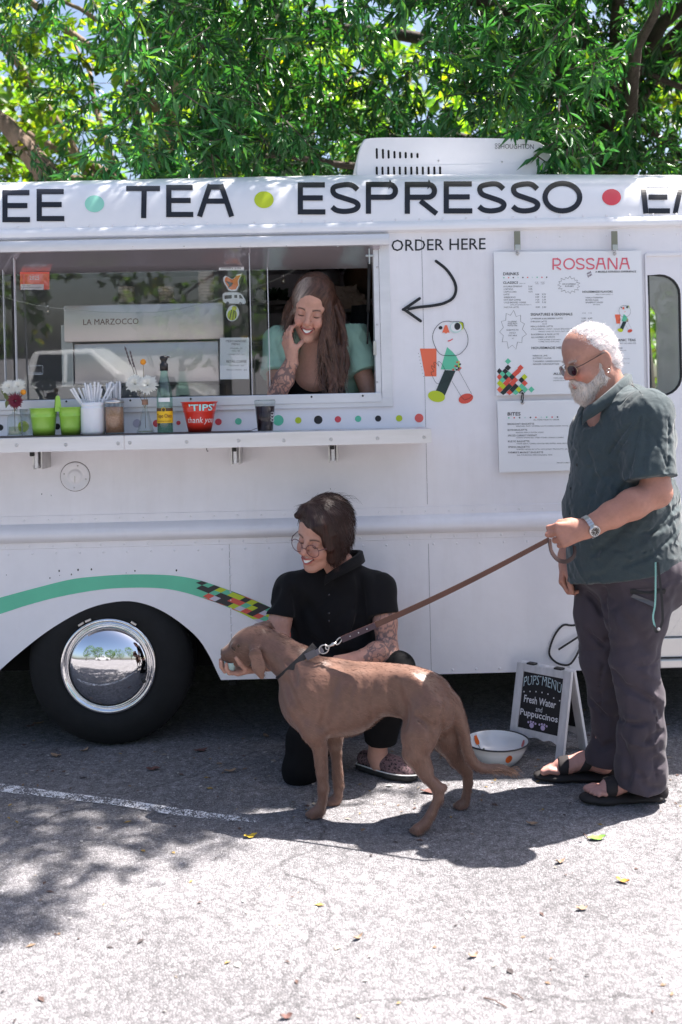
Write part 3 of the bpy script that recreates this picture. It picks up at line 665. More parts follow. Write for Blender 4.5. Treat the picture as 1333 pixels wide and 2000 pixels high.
# ---- painted figure carrying a cup (abstract emblem)
def figure_polys(ox, oy, k, thin=1.0):
    P = lambda a, b: (ox+a*k, oy+b*k); st = lambda pts, wd: [[(a, b) for a, b in q] for q in stroke([P(*p) for p in pts], wd*k)]
    out = []; col = []
    def put(c, *polys):
        for p in polys: out.append(p); col.append(PCOL[c])
    put('o', [P(355, 567), P(582, 567), P(582, 948), P(425, 948)])
    put('g', [P(728, 545), P(800, 610), P(850, 665), P(890, 740), P(915, 862), P(640, 852), P(690, 670)])
    for x, y, c in ((852, 742, 'r'), (878, 740, 'l'), (828, 795, 'r'), (850, 797, 'd'), (876, 770, 'l'), (878, 800, 'l'), (850, 825, 'w'), (874, 822, 'd'), (900, 822, 'n'), (800, 842, 'r'), (848, 845, 'd'), (876, 845, 'n'), (893, 770, 'd')): put(c, [P(x, y), P(x+24, y), P(x+24, y+24), P(x, y+24)])
    put('d', [P(695, 862), P(845, 870), P(690, 1225), P(572, 1150)])
    put('l', [P(a, b) for a, b in disc(582, 1222, 118, 76, 24, .2)]); put('r', [P(a, b) for a, b in disc(985, 1252, 102, 66, 24, -.3)])
    put('o', [P(698, 246), P(728, 246), P(763, 352), P(738, 346), P(712, 362), P(688, 346), P(660, 350)])
    put('k', [P(a, b) for a, b in disc(638, 282, 27, 24, 16)])
    put('l', [P(890, 205), P(940, 208), P(958, 250), P(945, 300), P(915, 320), P(905, 260)])
    put('c', [P(a, b) for a, b in disc(848, 278, 84, 76, 28)]); put('W', [P(a, b) for a, b in disc(850, 272, 72, 62, 28)])
    put('k', [P(a, b) for a, b in disc(868, 262, 42, 50, 24)])
    put('n', [P(735, 458), P(770, 448), P(805, 428), P(808, 440), P(765, 468), P(738, 470)])
    ring = [tuple(p) for p in smoothpath([(800, 200), (720, 192), (640, 215), (560, 300), (528, 410), (555, 520), (610, 620), (680, 660), (850, 660), (930, 620), (1000, 530), (1014, 430), (990, 340), (950, 265), (945, 215), (880, 196), (800, 200)], 4)]
    put('k', *st(ring, 7*thin))
    put('k', *st([(875, 845), (1065, 1190)], 4*thin)); put('k', *st([(792, 1010), (925, 1230), (968, 1272), (1030, 1250), (1072, 1212)], 4*thin))
    hand = [tuple(p) for p in smoothpath([(700, 860), (665, 790), (620, 745), (600, 760), (615, 808), (570, 755), (545, 765), (560, 830), (520, 800), (515, 830), (550, 880), (510, 890), (520, 930), (585, 1045), (680, 1025), (768, 970), (700, 860)], 3)]
    put('k', *st(hand, 5*thin))
    for q in range(8): put('k', [P(a, b) for a, b in disc(335+q*10, 635+q*45, 5, 5, 6)])
    return out, col
fp, fc = figure_polys(770, 600, 1/7.016)
mb = MB()
for i, (p, c) in enumerate(zip(fp, fc)):
    q = [T(a, b, -.0012-.00008*i) for a, b in p]; mb.add(q, geometry.tessellate_polygon([q]), c)
mb.build('painted_figure', FLATCOL, truck)
# ================================================================== SERVING WINDOW
GLASS = glass_mat('window glass', (.93, .95, .95), 1.5, haze=.014)
CABGLASS = glass_mat('cab glass', (.72, .8, .76), 1.5)
def bar(name, px0, py0, px1, py1, y0, y1, m=FRAMEW, parent=truck, bev=.002):
    """upright or level bar: its front face fills the pixel box (at depth y0)"""
    a, b = T(px0, py0, y0), T(px1, py1, y0); mb = MB(); mb.box(min(a.x, b.x), max(a.x, b.x), y0, y1, min(a.z, b.z), max(a.z, b.z), bev); return mb.build(name, m, parent)
frame = empty('window_frame', parent=truck)
def wl_(py): return T(500, py).z
x_l, x_r, x_o = wl, T(745, 640).x, T(765, 640).x
mb = MB(); mb.box(x_l-.05, x_o, -.012, .001, wl_(800), wl_(782), .003); mb.build('bottom_trim', FRAMEW, frame)
mb = MB(); mb.box(x_r-.004, x_o-.002, -.0115, .001, wl_(782.6), wl_(476), .003); mb.build('side_trim', FRAMEW, frame)
# sill
mb = MB(); mb.box(x_l-.03, x_r-.005, -.018, .12, wl_(791), wl_(772), .004); mb.build('sill', FRAMEW, frame)
# head: rail that stands out, with the sloping polished soffit under it
ztop, zlow = wl_(461), wl_(487)
extrude('head_rail', [(.001, ztop), (-.03, ztop-.006), (-.05, ztop-.012), (-.056, ztop-.03), (-.05, zlow+.002), (-.04, zlow), (-.02, zlow+.004), (.001, zlow+.01)], x_l-.05, x_o-.004, FRAMEW, frame)
SOFFIT = mat('polished soffit', (.55, .5, .53), rough=.12, metal=.7)
yb = .085; zs = T(500, 527, yb).z
mb = MB(); mb.add([(x_l, -.035, zlow+.002), (x_r, -.035, zlow+.002), (x_r, yb+.02, zs), (x_l, yb+.02, zs), (x_l, -.035, zlow+.012), (x_r, -.035, zlow+.012), (x_r, yb+.02, zlow+.05), (x_l, yb+.02, zlow+.05)], [(0, 1, 2, 3), (4, 7, 6, 5), (3, 2, 6, 7), (0, 3, 7, 4), (1, 5, 6, 2)]).build('soffit', SOFFIT, frame)
# jamb on the right with screws and hinge
mb = MB(); mb.box(x_r-.028, x_r-.0045, -.006, .11, wl_(780), wl_(484), .002); mb.build('jamb', FRAMEW, frame)
for py in (522, 634, 746):
    c = T(737, py, -.0065); mb = MB(); mb.lathe([(.0, -.002), (.004, -.0015), (.005, 0)], c, 10, Matrix.Rotation(math.radians(-90), 3, 'X').to_4x4()); mb.build('screw', STEEL, frame, True)
mb = MB(); h = T(732, 680, -.008); mb.box(h.x-.006, h.x+.008, -.012, -.006, h.z-.03, h.z+.03, .002); mb.tube([(h.x, -.012, h.z-.03), (h.x, -.012, h.z+.03)], .004, 8); mb.build('hinge', STEEL, frame)
# black gas strut beside the jamb
st_ = MB(); a, b = T(722, 512, .06), T(718, 672, .1); st_.tube([a, a.lerp(b, .6)], .0075, 8); st_.tube([a.lerp(b, .6), b], .004, 8); st_.build('gas_strut', DARKMETAL, frame, True)
# mullions
bar('mullion', 486, 482, 494, 781, -.004, .02, FRAMEW, frame); bar('mullion', 25.5, 490, 33.5, 790, -.004, .02, FRAMEW, frame); bar('mullion', 5, 492, 11, 790, .07, .09, FRAMEW, frame)
bar('sash_edge', 522, 486, 528, 781, .088, .1, FRAMEW, frame)
# glass
def pane(px0, px1, y, parent=frame, top=527, bot=790):
    a, b = T(px0, 640, y).x, T(px1, 640, y).x; mb = MB(); mb.box(a, b, y, y+.004, T(500, bot, y).z, T(500, top, y).z); zl = T(500, bot, y).z; mb.v = [(p[0], p[1]-(p[2]-zl)*.028, p[2]) for p in mb.v]; return mb.build('pane', GLASS, parent)
pane(33, 486, yb); pane(489, 522, yb+.006); pane(-190, 26, yb)
# catch on the head and the latch rod
mb = MB(); c = T(722, 500, -.02); mb.box(c.x-.016, c.x+.018, -.03, -.02, c.z-.004, c.z+.004, .001); mb.box(c.x-.004, c.x+.002, -.032, -.026, c.z-.035, c.z+.03, .001); mb.build('window_catch', STEEL, frame)
for px in (75, 170, 260, 360, 470, 560, 660, 745):
    c = T(px, 481, -.052); mb = MB(); mb.lathe([(0, -.0015), (.003, -.001), (.0036, 0)], c, 8, Matrix.Rotation(math.radians(-90), 3, 'X').to_4x4()); mb.build('screw', STEEL, frame, True)
for px, py in ((130, 784), (255, 782), (373, 779), (609, 775), (709, 773)):
    c = T(px, py, -.019); mb = MB(); mb.lathe([(0, -.0025), (.004, -.002), (.0045, 0)], c, 8, Matrix.Rotation(math.radians(-90), 3, 'X').to_4x4()); mb.build('screw', DARKMETAL, frame, True)

# ---- things stuck on the glass (flat print)
PAPER = mat('white paper', (.78, .78, .77), rough=.6)
GREYINK = mat('grey ink', (.1, .1, .11), rough=.6)
def stuck(name, polys, cols, y, label, cat, texts=()):
    mb = MB()
    for i, (p, c) in enumerate(zip(polys, cols)):
        q = [T(a, b, y-.0008-.0005*i) for a, b in p]; mb.add(q, geometry.tessellate_polygon([q]), c)
    k = len(polys)
    for s, x0, x1, y0, y1, c in texts:
        v, f = text_fit(s, x0, x1, y0, y1); k += .3; mb.add([T(a, b, y-.0008-.0005*k) for a, b in v], f, c)
    o = mb.build(name, FLATCOL); o.parent = truck; o.parent = None; o.matrix_world = TM.copy(); return tag(o, label, cat)
K_ = (.03, .03, .035); Wt = (.78, .78, .78)
rc = lambda x0, y0, x1, y1, s=0: [(x0, y0+s), (x1, y0), (x1, y1-s), (x0, y1)]
stuck('permit_sticker', [rc(39.5, 531, 97, 566, .6), rc(40.5, 555, 86, 566)], [(.85, .13, .09), (.7, .6, .62)], yb, 'orange red permit sticker reading 2025 on the window glass', 'sticker', [('2025', 58, 77, 538.5, 546.5, (.75, .7, .7)), ('permit to operate', 43, 60, 557, 558.8, K_), ('mobile food facility', 43, 82, 560.5, 562.6, K_)])
stuck('price_sticker', [rc(428, 517, 477, 528)], [Wt], yb, 'white strip lettered Stickers 2 on the glass above the bird sticker', 'sticker', [('Stickers 2.00', 432, 471, 519, 525.5, K_)])
bird = [(437, 541), (441, 538), (446, 541), (454, 545), (460, 541), (463, 536), (474, 534), (471, 540), (467, 548), (468, 558), (462, 568), (452, 569), (446, 566), (440, 556), (436, 548)]
b2 = [((x-455)*.82+455, (y-552)*.82+552) for x, y in bird]
stuck('bird_sticker', [bird, b2, [(441, 548), (456, 553), (452, 559), (446, 562), (448, 557)]], [Wt, (.86, .2, .04), K_], yb, 'orange bird sticker with white edge on the glass', 'sticker')
van = [(435, 575), (440, 571), (465, 571), (473, 575), (479, 584), (481, 590), (478, 594), (440, 592), (436, 589)]
stuck('van_sticker', [van, [(439, 577), (453, 576), (453, 583), (439, 584)], [(458, 576), (464, 576), (464, 582), (458, 582)], [(467, 576), (471, 576), (475, 583), (468, 583)], disc(445, 592, 3, n=10), disc(470, 593, 3, n=10)], [Wt, K_, K_, K_, (.1, .1, .1), (.1, .1, .1)], yb, 'small white van shaped sticker between two bird stickers', 'sticker')
lem = disc(455, 612, 12.5, 16, 16, .25); 
stuck('lime_bird_sticker', [lem, disc(454, 615, 9.5, 11, 16, .25), disc(458, 602, 5, 4.5, 10), stroke([(449, 623), (453, 605)], 1.4)[0], stroke([(455, 625), (457, 606)], 1.4)[0], stroke([(461, 622), (459, 607)], 1.4)[0]], [Wt, (.5, .55, .03), (.6, .6, .05), K_, K_, K_], yb, 'lime green striped sticker lowest of the three on the glass', 'sticker')
stuck('merchandise_notice', [rc(430, 659, 487, 741, .8)], [Wt], yb, 'white merchandise menu notice taped inside the window', 'notice', [('MERCHANDISE', 442, 481, 664, 668.5, K_), ('MENU', 453, 469, 670, 674, K_), ('STICKER : $2', 450, 474, 679, 682, (.2, .2, .2)), ('PIN : $3', 454, 469, 684, 687, (.2, .2, .2)), ('COFFEE CUP : $12', 446, 478, 691, 694, (.2, .2, .2)), ('RETAIL COFFEE', 443, 482, 703.5, 708.5, K_), ('REGULAR : $20', 449, 477, 712.5, 715.5, (.2, .2, .2)), ('SINGLE ORIGIN : $22', 443, 483, 721, 724, (.2, .2, .2))])
mfr = MB(); v, f = text_fit('MASSER', 58, 82, 726.5, 730.5); mfr.add([T(a, b, yb-.001) for a, b in v], f)
for q in stroke([(55.5, 715), (84, 714), (84, 731), (55.5, 731.5)], .8, True): mfr.add([T(a, b, yb-.0014) for a, b in q], [(0, 1, 2, 3)])
mfr.build('maker_mark', mat('etched glass', (.6, .6, .62), rough=.6), frame)

# ================================================================== COUNTER SHELF
cy_ = -.27
def zc(py, px): return T(px, py, cy_).z
ctop = (zc(854, 0)+zc(838.6, 842))/2; xe = T(843, 850, cy_).x; xj = T(243, 860, cy_).x
shelf = empty('counter_shelf', parent=truck)
for x0, x1 in ((XL+1.1, xj-.001), (xj+.001, xe)):
    mb = MB(); mb.box(x0, x1, cy_, cy_+.004, ctop-.058, ctop, .0015); mb.build('front_lip', ALU, shelf)
    mb = MB(); mb.box(x0+.0005, x1-.0005, cy_+.0045, -.001, ctop-.006, ctop-.001, .001); mb.build('shelf_board', ALU, shelf)
mb = MB(); mb.box(xe-.004, xe+.001, cy_+.005, -.002, ctop-.05, ctop-.0075, .001); mb.build('end_cap', ALU, shelf)
for a, b in ((33, 869.5), (129, 868.5), (231, 866), (254, 864.6), (365, 863), (466.5, 860.6), (555, 860), (647, 858), (738, 856), (829, 853.7)):
    c = T(a, b, cy_); mb = MB(); Rm = Matrix.Rotation(math.radians(90), 3, 'X').to_4x4()
    mb.lathe([(.0075, 0), (.007, .0025), (.004, .003), (.0035, .0018), (0, .0018)], c, 12, Rm); mb.build('screw', STEEL, shelf, True)
for i, a in enumerate((75, 461, 651)):
    xb = T(a, 890, -.12).x; br = empty('fold_bracket', parent=shelf); yy = -.12
    zt_ = ctop-.06; sk = -.012 if i == 0 else 0
    for dx_ in (-.016, .016):
        mb = MB(); mb.box(xb+dx_-.003, xb+dx_+.003, yy-.012, -.002, zt_-.075, zt_+.05, .001); mb.build('side_plate', STEEL, br)
    mb = MB(); mb.box(xb-.007, xb+.007, yy-.03, yy-.02, zt_-.07, zt_+.02, .002); mb.build('arm', FRAMEW, br)
    mb = MB(); mb.box(xb-.012+sk, xb+.006+sk, yy-.04, yy-.012, zt_-.02, zt_+.012, .004); mb.build('release_lever', DARKMETAL, br)
    for q in (-.01, .01): mb = MB(); mb.lathe([(0, .003), (.004, .002), (.0045, 0)], (xb+q, yy-.031, zt_-.062), 8, Matrix.Rotation(math.radians(90), 3, 'X').to_4x4()); mb.build('bolt', STEEL, br, True)
mb = MB(); c = T(404, 872, -.2); mb.tube([(c.x, c.y, c.z+.01), (c.x, c.y, c.z-.012), (c.x+.003, c.y-.002, c.z-.02), (c.x+.007, c.y-.002, c.z-.018)], .0018, 6); mb.build('hook', DARKMETAL, shelf, True)
# round filler cap on the side
c = T(147.5, 930.6); mb = MB(); Rm = Matrix.Rotation(math.radians(90), 4, 'X')
mb.lathe([(.061, 0), (.061, .004), (.058, .006), (.055, .0045), (.04, .0055), (.036, .0035), (.03, .0035), (.027, .0075), (.02, .0085), (0, .0085)], c, 40, Rm); fill = mb.build('filler_cap', PAINT, truck, True)
mb = MB(); mb.lathe([(.0632, .0), (.0632, .0015), (.0605, .0015)], c, 40, Rm); mb.build('gasket', mat('cap gasket', (.12, .08, .07), rough=.8), fill, True)
for an in (75, 165, 265, 345):
    a = math.radians(an); mb = MB(); mb.lathe([(0, .0075), (.003, .0065), (.004, .004)], c+Vector((.047*math.cos(a), 0, .047*math.sin(a))), 8, Rm); mb.build('screw', STEEL, fill, True)
mb = MB(); mb.box(c.x-.002, c.x+.002, -.0105, -.008, c.z-.024, c.z+.002); mb.build('keyhole_cover', STEEL, fill)

# ================================================================== WHEEL
wc = T(215, 1297, .035); WR = wc.z-.001; RX = Matrix.Rotation(math.radians(90), 4, 'X')   # lathe axis -> towards camera
def wheel(x, y):
    wh = empty('wheel', parent=truck)
    c = (x, y, WR); mb = MB()
    mb.lathe([(.19, .012), (.215, .03), (.245, .036), (.275, .033), (.3, .022), (WR-.018, .004), (WR-.004, -.02), (WR, -.05), (WR, -.15), (WR-.012, -.185), (.26, -.2), (.19, -.19)], c, 72, RX, closed=True); mb.build('tyre', RUBBER, wh, True)
    tr = MB()
    for i in range(60):
        a = i*2*math.pi/60; M4 = Matrix.Translation(c) @ Matrix.Rotation(a, 4, 'Y')
        tr.box(WR-.006, WR+.0005, .03, .1, -.009, .009, M=M4)
    tr.build('tread', RUBBER, wh, False, 'stuff')
    for r_ in (.226, .262, .288):
        mb = MB(); mb.tube([(x+r_*math.cos(a), y-.0345+abs(r_-.255)*.28, WR+r_*math.sin(a)) for a in [i*2*math.pi/64 for i in range(64)]], .0022, 6, closed=True); mb.build('sidewall_ring', RUBBER, wh, True)
    mb = MB(); mb.lathe([(.205, .018), (.2035, .03), (.197, .036), (.188, .034), (.181, .026), (.176, .024), (.1725, .03), (.1715, .016)], c, 72, RX); mb.build('trim_ring', CHROME, wh, True)
    mb = MB(); mb.lathe([(.176, .022), (.172, .036), (.163, .05), (.14, .068), (.11, .082), (.075, .092), (.04, .0975), (.012, .099), (.0, .0991)], c, 72, RX); mb.build('hubcap', CHROME, wh, True)
    mb = MB(); mb.lathe([(.0, .002), (.006, .002), (.0085, .0)], Vector(c)+Vector((.155, -.058, -.06)), 12, RX); mb.build('valve_hole', DARKMETAL, wh, True)
    for an in (121, 112, 58):
        a = math.radians(an); M4 = Matrix.Translation(Vector(c)+Vector((.212*math.cos(a), -.034, .212*math.sin(a)))) @ Matrix.Rotation(-(a-math.pi/2), 4, 'Y')
        mb = MB(); mb.box(-.013, .013, -.006, .004, -.004, .005, .001, M4); mb.build('balance_weight', STEEL, wh)
    return wh
wheel(wc.x, wc.y)
# wheel well and underbody
mb = MB(); mb.box(T(-60, 1250).x-.12, T(430, 1250).x+.04, .36, .40, .25, .95); mb.box(T(430, 1250).x+.03, T(430, 1250).x+.06, .031, .40, .25, .95); mb.box(T(-60, 1250).x-.15, T(-60, 1250).x-.12, .031, .40, .25, .95); mb.box(T(-60, 1250).x-.15, T(430, 1250).x+.06, .031, .40, .96, .98)
mb.build('wheel_well', UNDER, truck)
mb = MB(); mb.box(XL+.05, XR-.05, .41, 2.05, .34, .44); mb.box(XL+.2, XR-.2, .6, .72, .2, .34); mb.box(XL+.2, XR-.2, 1.4, 1.52, .2, .34); mb.tube([(wc.x, .12, WR), (wc.x, 2.0, WR)], .06, 12); mb.build('chassis', UNDER, truck)  # rails dropped low on purpose, to darken the ground beneath
mb = MB(); mb.box(T(430, 1250).x+.07, XR-.05, .031, .4, .36, .44); mb.build('floor_frame', UNDER, truck)
for yy in (1.95,):
    mb = MB(); mb.lathe([(.0, .0), (.2, .0), (WR-.01, -.03), (WR, -.06), (WR, -.15), (.2, -.19), (0, -.19)], (wc.x, yy, WR), 40, RX); mb.build('far_tyre', RUBBER, truck, True)
# far side, ends, inner walls (with openings so that daylight comes through the cab)
far_cab = [Vector((p.x-.0, 0, p.z+.02)) for p in rrect(cx0+.1, cx1+.6, cz0-.02, cz1+.05, .085)]
sheet('far_panel', [[Vector((XL, 0, zb)), Vector((XL, 0, .17)), Vector((XR, 0, .17)), Vector((XR, 0, zb))], far_cab], 2.07, 2.1, PAINT)  # reaches lower than the near side, shaped to block light under the truck
mb = MB(); mb.box(XL, XL+.03, .031, 2.069, side_bot, zb); mb.build('rear_panel', PAINT, truck)
fh = [Vector((XR, .3, 1.35)), Vector((XR, 1.8, 1.35)), Vector((XR, 1.8, 2.1)), Vector((XR, .3, 2.1))]
mb = MB(); mb.box(XR-.03, XR, .031, 2.069, side_bot, 1.3); mb.box(XR-.031, XR-.001, .031, .2, 1.3, zb); mb.box(XR-.031, XR-.001, 1.9, 2.069, 1.3, zb); mb.build('front_panel', PAINT, truck)
# cab window glass and its black seal
g = MB(); cb = rrect(cx0, cx1, cz0, cz1, .085, (0, 1, 1, 0)); g.add([(p.x, .016, p.z) for p in cb], [tuple(range(len(cb)))]); cabw = g.build('cab_window', CABGLASS, truck)
mb = MB(); mb.tube([(p.x, .004, p.z) for p in cb], .006, 6, closed=True); mb.build('seal', DARKMETAL, cabw, True)
# door edge step
mb = MB(); dx0 = T(1266, 700).x; mb.box(dx0-.006, dx0, -.01, .0005, .5, T(1266, 497).z, .001); mb.box(dx0, XR, -.0085, .0005, T(1300, 500).z, T(1300, 494).z, .001); mb.build('door_trim', PAINT, truck)
# tread plate step at the door
TREAD = bpy.data.materials.new('diamond plate'); TREAD.use_nodes = True
n = TREAD.node_tree.nodes; l = TREAD.node_tree.links; b = n['Principled BSDF']; b.inputs['Metallic'].default_value = .9; b.inputs['Roughness'].default_value = .3; b.inputs['Base Color'].default_value = (.6, .6, .6, 1)
mb = MB(); sx0, sx1 = T(1284, 1200).x, XR; sz0, szm, sz1 = T(1300, 1298).z, T(1300, 1242).z, T(1300, 1135).z
mb.box(sx0, sx1, -.012, -.0005, szm, sz1, .002); mb.build('step_plate', TREAD, truck); mb = MB(); mb.box(sx0-.01, sx1, -.06, -.001, sz0, sz0+.035, .004); mb.box(sx0-.01, sx1, -.03, -.002, sz0+.04, szm-.003, .002); mb.build('door_step', TREAD, truck)
dm = MB()
for i in range(60):
    for j in range(9):
        x = sx0+.01+i*.02; z = szm+.012+j*.027
        if x > sx1-.02: continue
        a = math.radians(45 if (i+j) % 2 else -45); M4 = Matrix.Translation((x, -.0125, z)) @ Matrix.Rotation(a, 4, 'Y'); dm.box(-.009, .009, -.0012, .001, -.0022, .0022, M=M4)
dm.build('tread_bar', TREAD, truck, False, 'stuff')

# ================================================================== AIR CONDITIONER ON THE ROOF
ay = .42
def AC(px, py, y=ay): return T(px, py, y)
ACP = mat('air conditioner plastic', (.8, .79, .81), rough=.4, var=(4, .04))
acx0, acx1 = AC(696, 300).x, AC(1078, 300).x; acz0, acz1 = T(880, 345, ay).z-.06, T(880, 266, ay).z
bm = bmesh.new(); n_ = 14
sec = []
outl = [(acx0, acz0), (acx0-.001, AC(697, 318).z), (AC(700, 300).x, AC(700, 297).z), (AC(708, 276).x, AC(708, 277).z), (AC(722, 268).x, AC(722, 268.5).z), (AC(800, 266).x, AC(800, 267).z), (AC(960, 268).x, AC(960, 268.5).z), (AC(1035, 270).x, AC(1035, 272).z), (AC(1062, 280).x, AC(1062, 281).z), (AC(1077, 300).x, AC(1077, 298).z), (AC(1080, 320).x, AC(1080, 318).z), (acx1+.002, acz0)]
oc = [tuple(p) for p in smoothpath(outl[1:-1], 4)]; oc = [outl[0]]+oc+[outl[-1]]
rings = []
for y, k in ((ay, .985), (ay+.015, 1.0), (ay+.35, 1.02), (ay+.66, 1.0), (ay+.68, .97)):
    mx_ = (acx0+acx1)/2; rings.append([(mx_+(x-mx_)*k, y, acz0+(z-acz0)*k) for x, z in oc])
v = [p for r_ in rings for p in r_]; k = len(oc); f = [(i*k+j, (i+1)*k+j, (i+1)*k+j+1, i*k+j+1) for i in range(4) for j in range(k-1)]+[tuple(range(k)), tuple(range(4*k, 5*k))[::-1]]
acu = pydata('air_conditioner', v, f, ACP, truck); autosmooth(acu, 38)
# seam ledge along the front
zs_ = AC(880, 322).z; mb = MB(); mb.box(acx0+.004, acx1-.006, ay-.0035, ay+.01, acz0, zs_, .0015); mb.build('lower_band', ACP, acu)
BLK = mat('vent black', (.004, .004, .004), rough=.9)
def slot(px, y0, y1, w=4.6, dy=0):
    a, b = T(px-w/2, y0, ay-.004-dy), T(px+w/2, y1, ay-.004-dy); r = (b.x-a.x)/2; cxm = (a.x+b.x)/2; pts = []
    for i in range(9): an = math.pi*i/8; pts.append((cxm+r*math.cos(an), ay-.0012-dy, a.z-r+r*math.sin(an)))
    for i in range(9): an = math.pi+math.pi*i/8; pts.append((cxm+r*math.cos(an), ay-.0012-dy, b.z+r+r*math.sin(an)))
    mb = MB(); mb.add(pts, [tuple(range(len(pts)))]); mb.build('vent_slot', BLK, acu)
for i, (px, y0) in enumerate(((736.5, 289), (748.5, 290.5), (759.5, 292.5), (771, 294.5), (782, 296), (793, 296.5), (804.5, 298), (816, 298.5))): slot(px, y0, 310-i*.2)
for i in range(12): slot(736.5+i*11.25, 325, 345, dy=.004)
mb = MB(); v, f = text_fit('HOUGHTON', 979, 1043, 281, 290.5, .0); v = v+np.stack([np.zeros(len(v)), (v[:, 0]-979)*.01], 1); mb.add([T(a, b, ay-.0015) for a, b in v], f)
for a in (967, 973):
    for b in (280, 286):
        for q in stroke(disc(a+2.5, b+2.4, 2, 2.2, 10), .8, True): mb.add([T(x, y, ay-.0015-.0004*(a-967)/6) for x, y in q], [(0, 1, 2, 3)])
mb.build('maker_name', GREYINK, acu)
for px, py in ((857, 314), (981, 316)): mb = MB(); mb.lathe([(0, .003), (.004, .002), (.005, 0)], T(px, py, ay-.001), 8, RX); mb.build('screw', STEEL, acu, True)
# ================================================================== INSIDE THE TRUCK
INW = mat('interior wall', (.55, .53, .56), rough=.6, var=(3, .12)); INF = mat('interior floor', (.03, .03, .03), rough=.8)
mb = MB(); mb.box(wl-.3, .95, 1.75, 1.78, .9, zb+.1); mb.build('back_wall', INW, truck)
mb = MB(); mb.box(.95, .98, .1, 1.78, .5, zb+.1); mb.build('partition', INW, truck)
mb = MB(); mb.box(wl-.33, wl-.3, .1, 1.78, .5, zb+.1); mb.build('end_wall', INW, truck)
mb = MB(); mb.box(wl-.3, .95, .031, 1.75, .86, .9); mb.build('floor', INF, truck)
mb = MB(); mb.box(wl-.3, .95, .031, 1.75, zb+.04, zb+.06); mb.build('ceiling', mat('ceiling lining', (.6, .58, .6), rough=.6), truck)
mb = MB(); mb.box(wl-.3, .95, .1, .5, 1.3, 1.34); mb.build('work_top', mat('dark worktop', (.06, .055, .055), rough=.4), truck)
SHELFM = mat('dark shelf', (.2, .18, .18), rough=.6)
for a, b, z0 in ((500, 560, 588), (660, 742, 604), (500, 560, 668)):
    p = T(a, z0, 1.2); q = T(b, z0, 1.2); mb = MB(); mb.box(p.x-.05, q.x+.15, 1.2, 1.74, p.z-.02, p.z, .003); mb.build('wall_shelf', SHELFM, truck)
def loose(o, label, cat, group=None):
    """a thing built in truck coordinates that only rests in or on it"""
    o.parent = None; o.matrix_world = TM.copy(); return tag(o, label, cat, group)
def tempty(name, label, cat, group=None): return loose(empty(name), label, cat, group)
# espresso machine behind the glass
em = tempty('espresso_machine', 'polished steel espresso machine lettered LA MARZOCCO behind the window glass', 'espresso machine')
EMS = mat('machine panel steel', (.74, .64, .62), rough=.3, metal=.75, var=(3, .08), bump=(4, .06, .02)); eY = .3
a, b = T(124, 600, eY), T(438, 666, eY); mb = MB(); mb.box(a.x, b.x, eY, eY+.04, T(280, 665, eY).z, T(280, 593, eY).z, .008); autosmooth(mb.build('top_panel', EMS, em), 30)
mb = MB(); mb.box(T(142, 700, eY).x, T(426, 700, eY).x, eY+.03, eY+.08, T(280, 748, eY).z, T(280, 668, eY).z, .006); autosmooth(mb.build('back_panel', EMS, em), 30)
mb = MB(); mb.box(T(118, 700, eY).x, T(141, 700, eY).x, eY+.02, eY+.4, T(280, 752, eY).z, T(280, 630, eY).z, .004); mb.build('side_panel', mat('machine side', (.5, .48, .48), rough=.3, metal=.6), em)
mb = MB(); mb.box(T(140, 700, eY).x, T(436, 700, eY).x, eY+.045, eY+.45, T(280, 664, eY).z, T(280, 600, eY).z, .004); mb.box(T(145, 700, eY).x, T(424, 700, eY).x, eY+.085, eY+.4, T(280, 775, eY).z, T(280, 752, eY).z, .004); mb.build('body', mat('machine body', (.1, .1, .1), rough=.4, metal=.5), em)
v, f = text_fit('LA MARZOCCO', 163, 271, 622.5, 634); pydata('lettering', [T(p, q, eY-.0012) for p, q in shear_row(v, 217)], f, mat('dark red lettering', (.13, .02, .02), rough=.5), em)
for i in range(3):
    cs = tempty('cup_stack', ['tall stack of beige paper cups standing on the espresso machine', 'short stack of beige paper cups in the middle of the espresso machine', 'short stack of beige paper cups over the lettering of the espresso machine'][i], 'cup stack', 'cup stacks on the espresso machine'); mb = MB(); c = T(404-i*78, 592, eY+.12+.03*i); prof = []
    for q in range(16 if i == 0 else 6): prof += [(.037, q*.014), (.0385, q*.014+.003), (.0385, q*.014+.005), (.036, q*.014+.006)]
    mb.lathe([(0, 0)]+prof+[(0, prof[-1][1])], c, 24); mb.build('cups', mat('paper cup', (.55, .45, .4), rough=.6), cs, True)
# festoon bulbs on a wire inside
wire = tempty('string_light', 'thin wire with small clear bulbs hung inside the serving window', 'string light')
wp_ = [T(-60, 560, .25), T(95, 600, .25), T(300, 610, .25), T(440, 580, .25), T(553, 540, .25), T(600, 508, .22)]
mb = MB(); mb.tube([Vector(p) for p in smoothpath([tuple(p) for p in wp_], 6)], .0013, 5); mb.build('wire', mat('pale wire', (.5, .48, .46), rough=.5), wire)
BULB = glass_mat('bulb glass', (.95, .93, .9), 1.5)
for a, b in ((554, 541), (94, 600)):
    p = T(a, b, .25); mb = MB(); mb.lathe([(.004, .012), (.005, .0), (.0105, -.008), (.0125, -.018), (.0115, -.027), (.006, -.033), (0, -.0345)], p, 16); mb.build('bulb', BULB, wire, True); mb = MB(); mb.lathe([(0, .013), (.0055, .012), (.0055, -.001), (0, -.001)], p, 10); mb.build('socket', STEEL, wire, True); mb = MB(); mb.lathe([(0, -.01), (.004, -.014), (.004, -.02), (0, -.024)], p, 8); mb.build('filament', mat('filament', (.9, .7, .5), rough=.2, metal=1), wire, True)
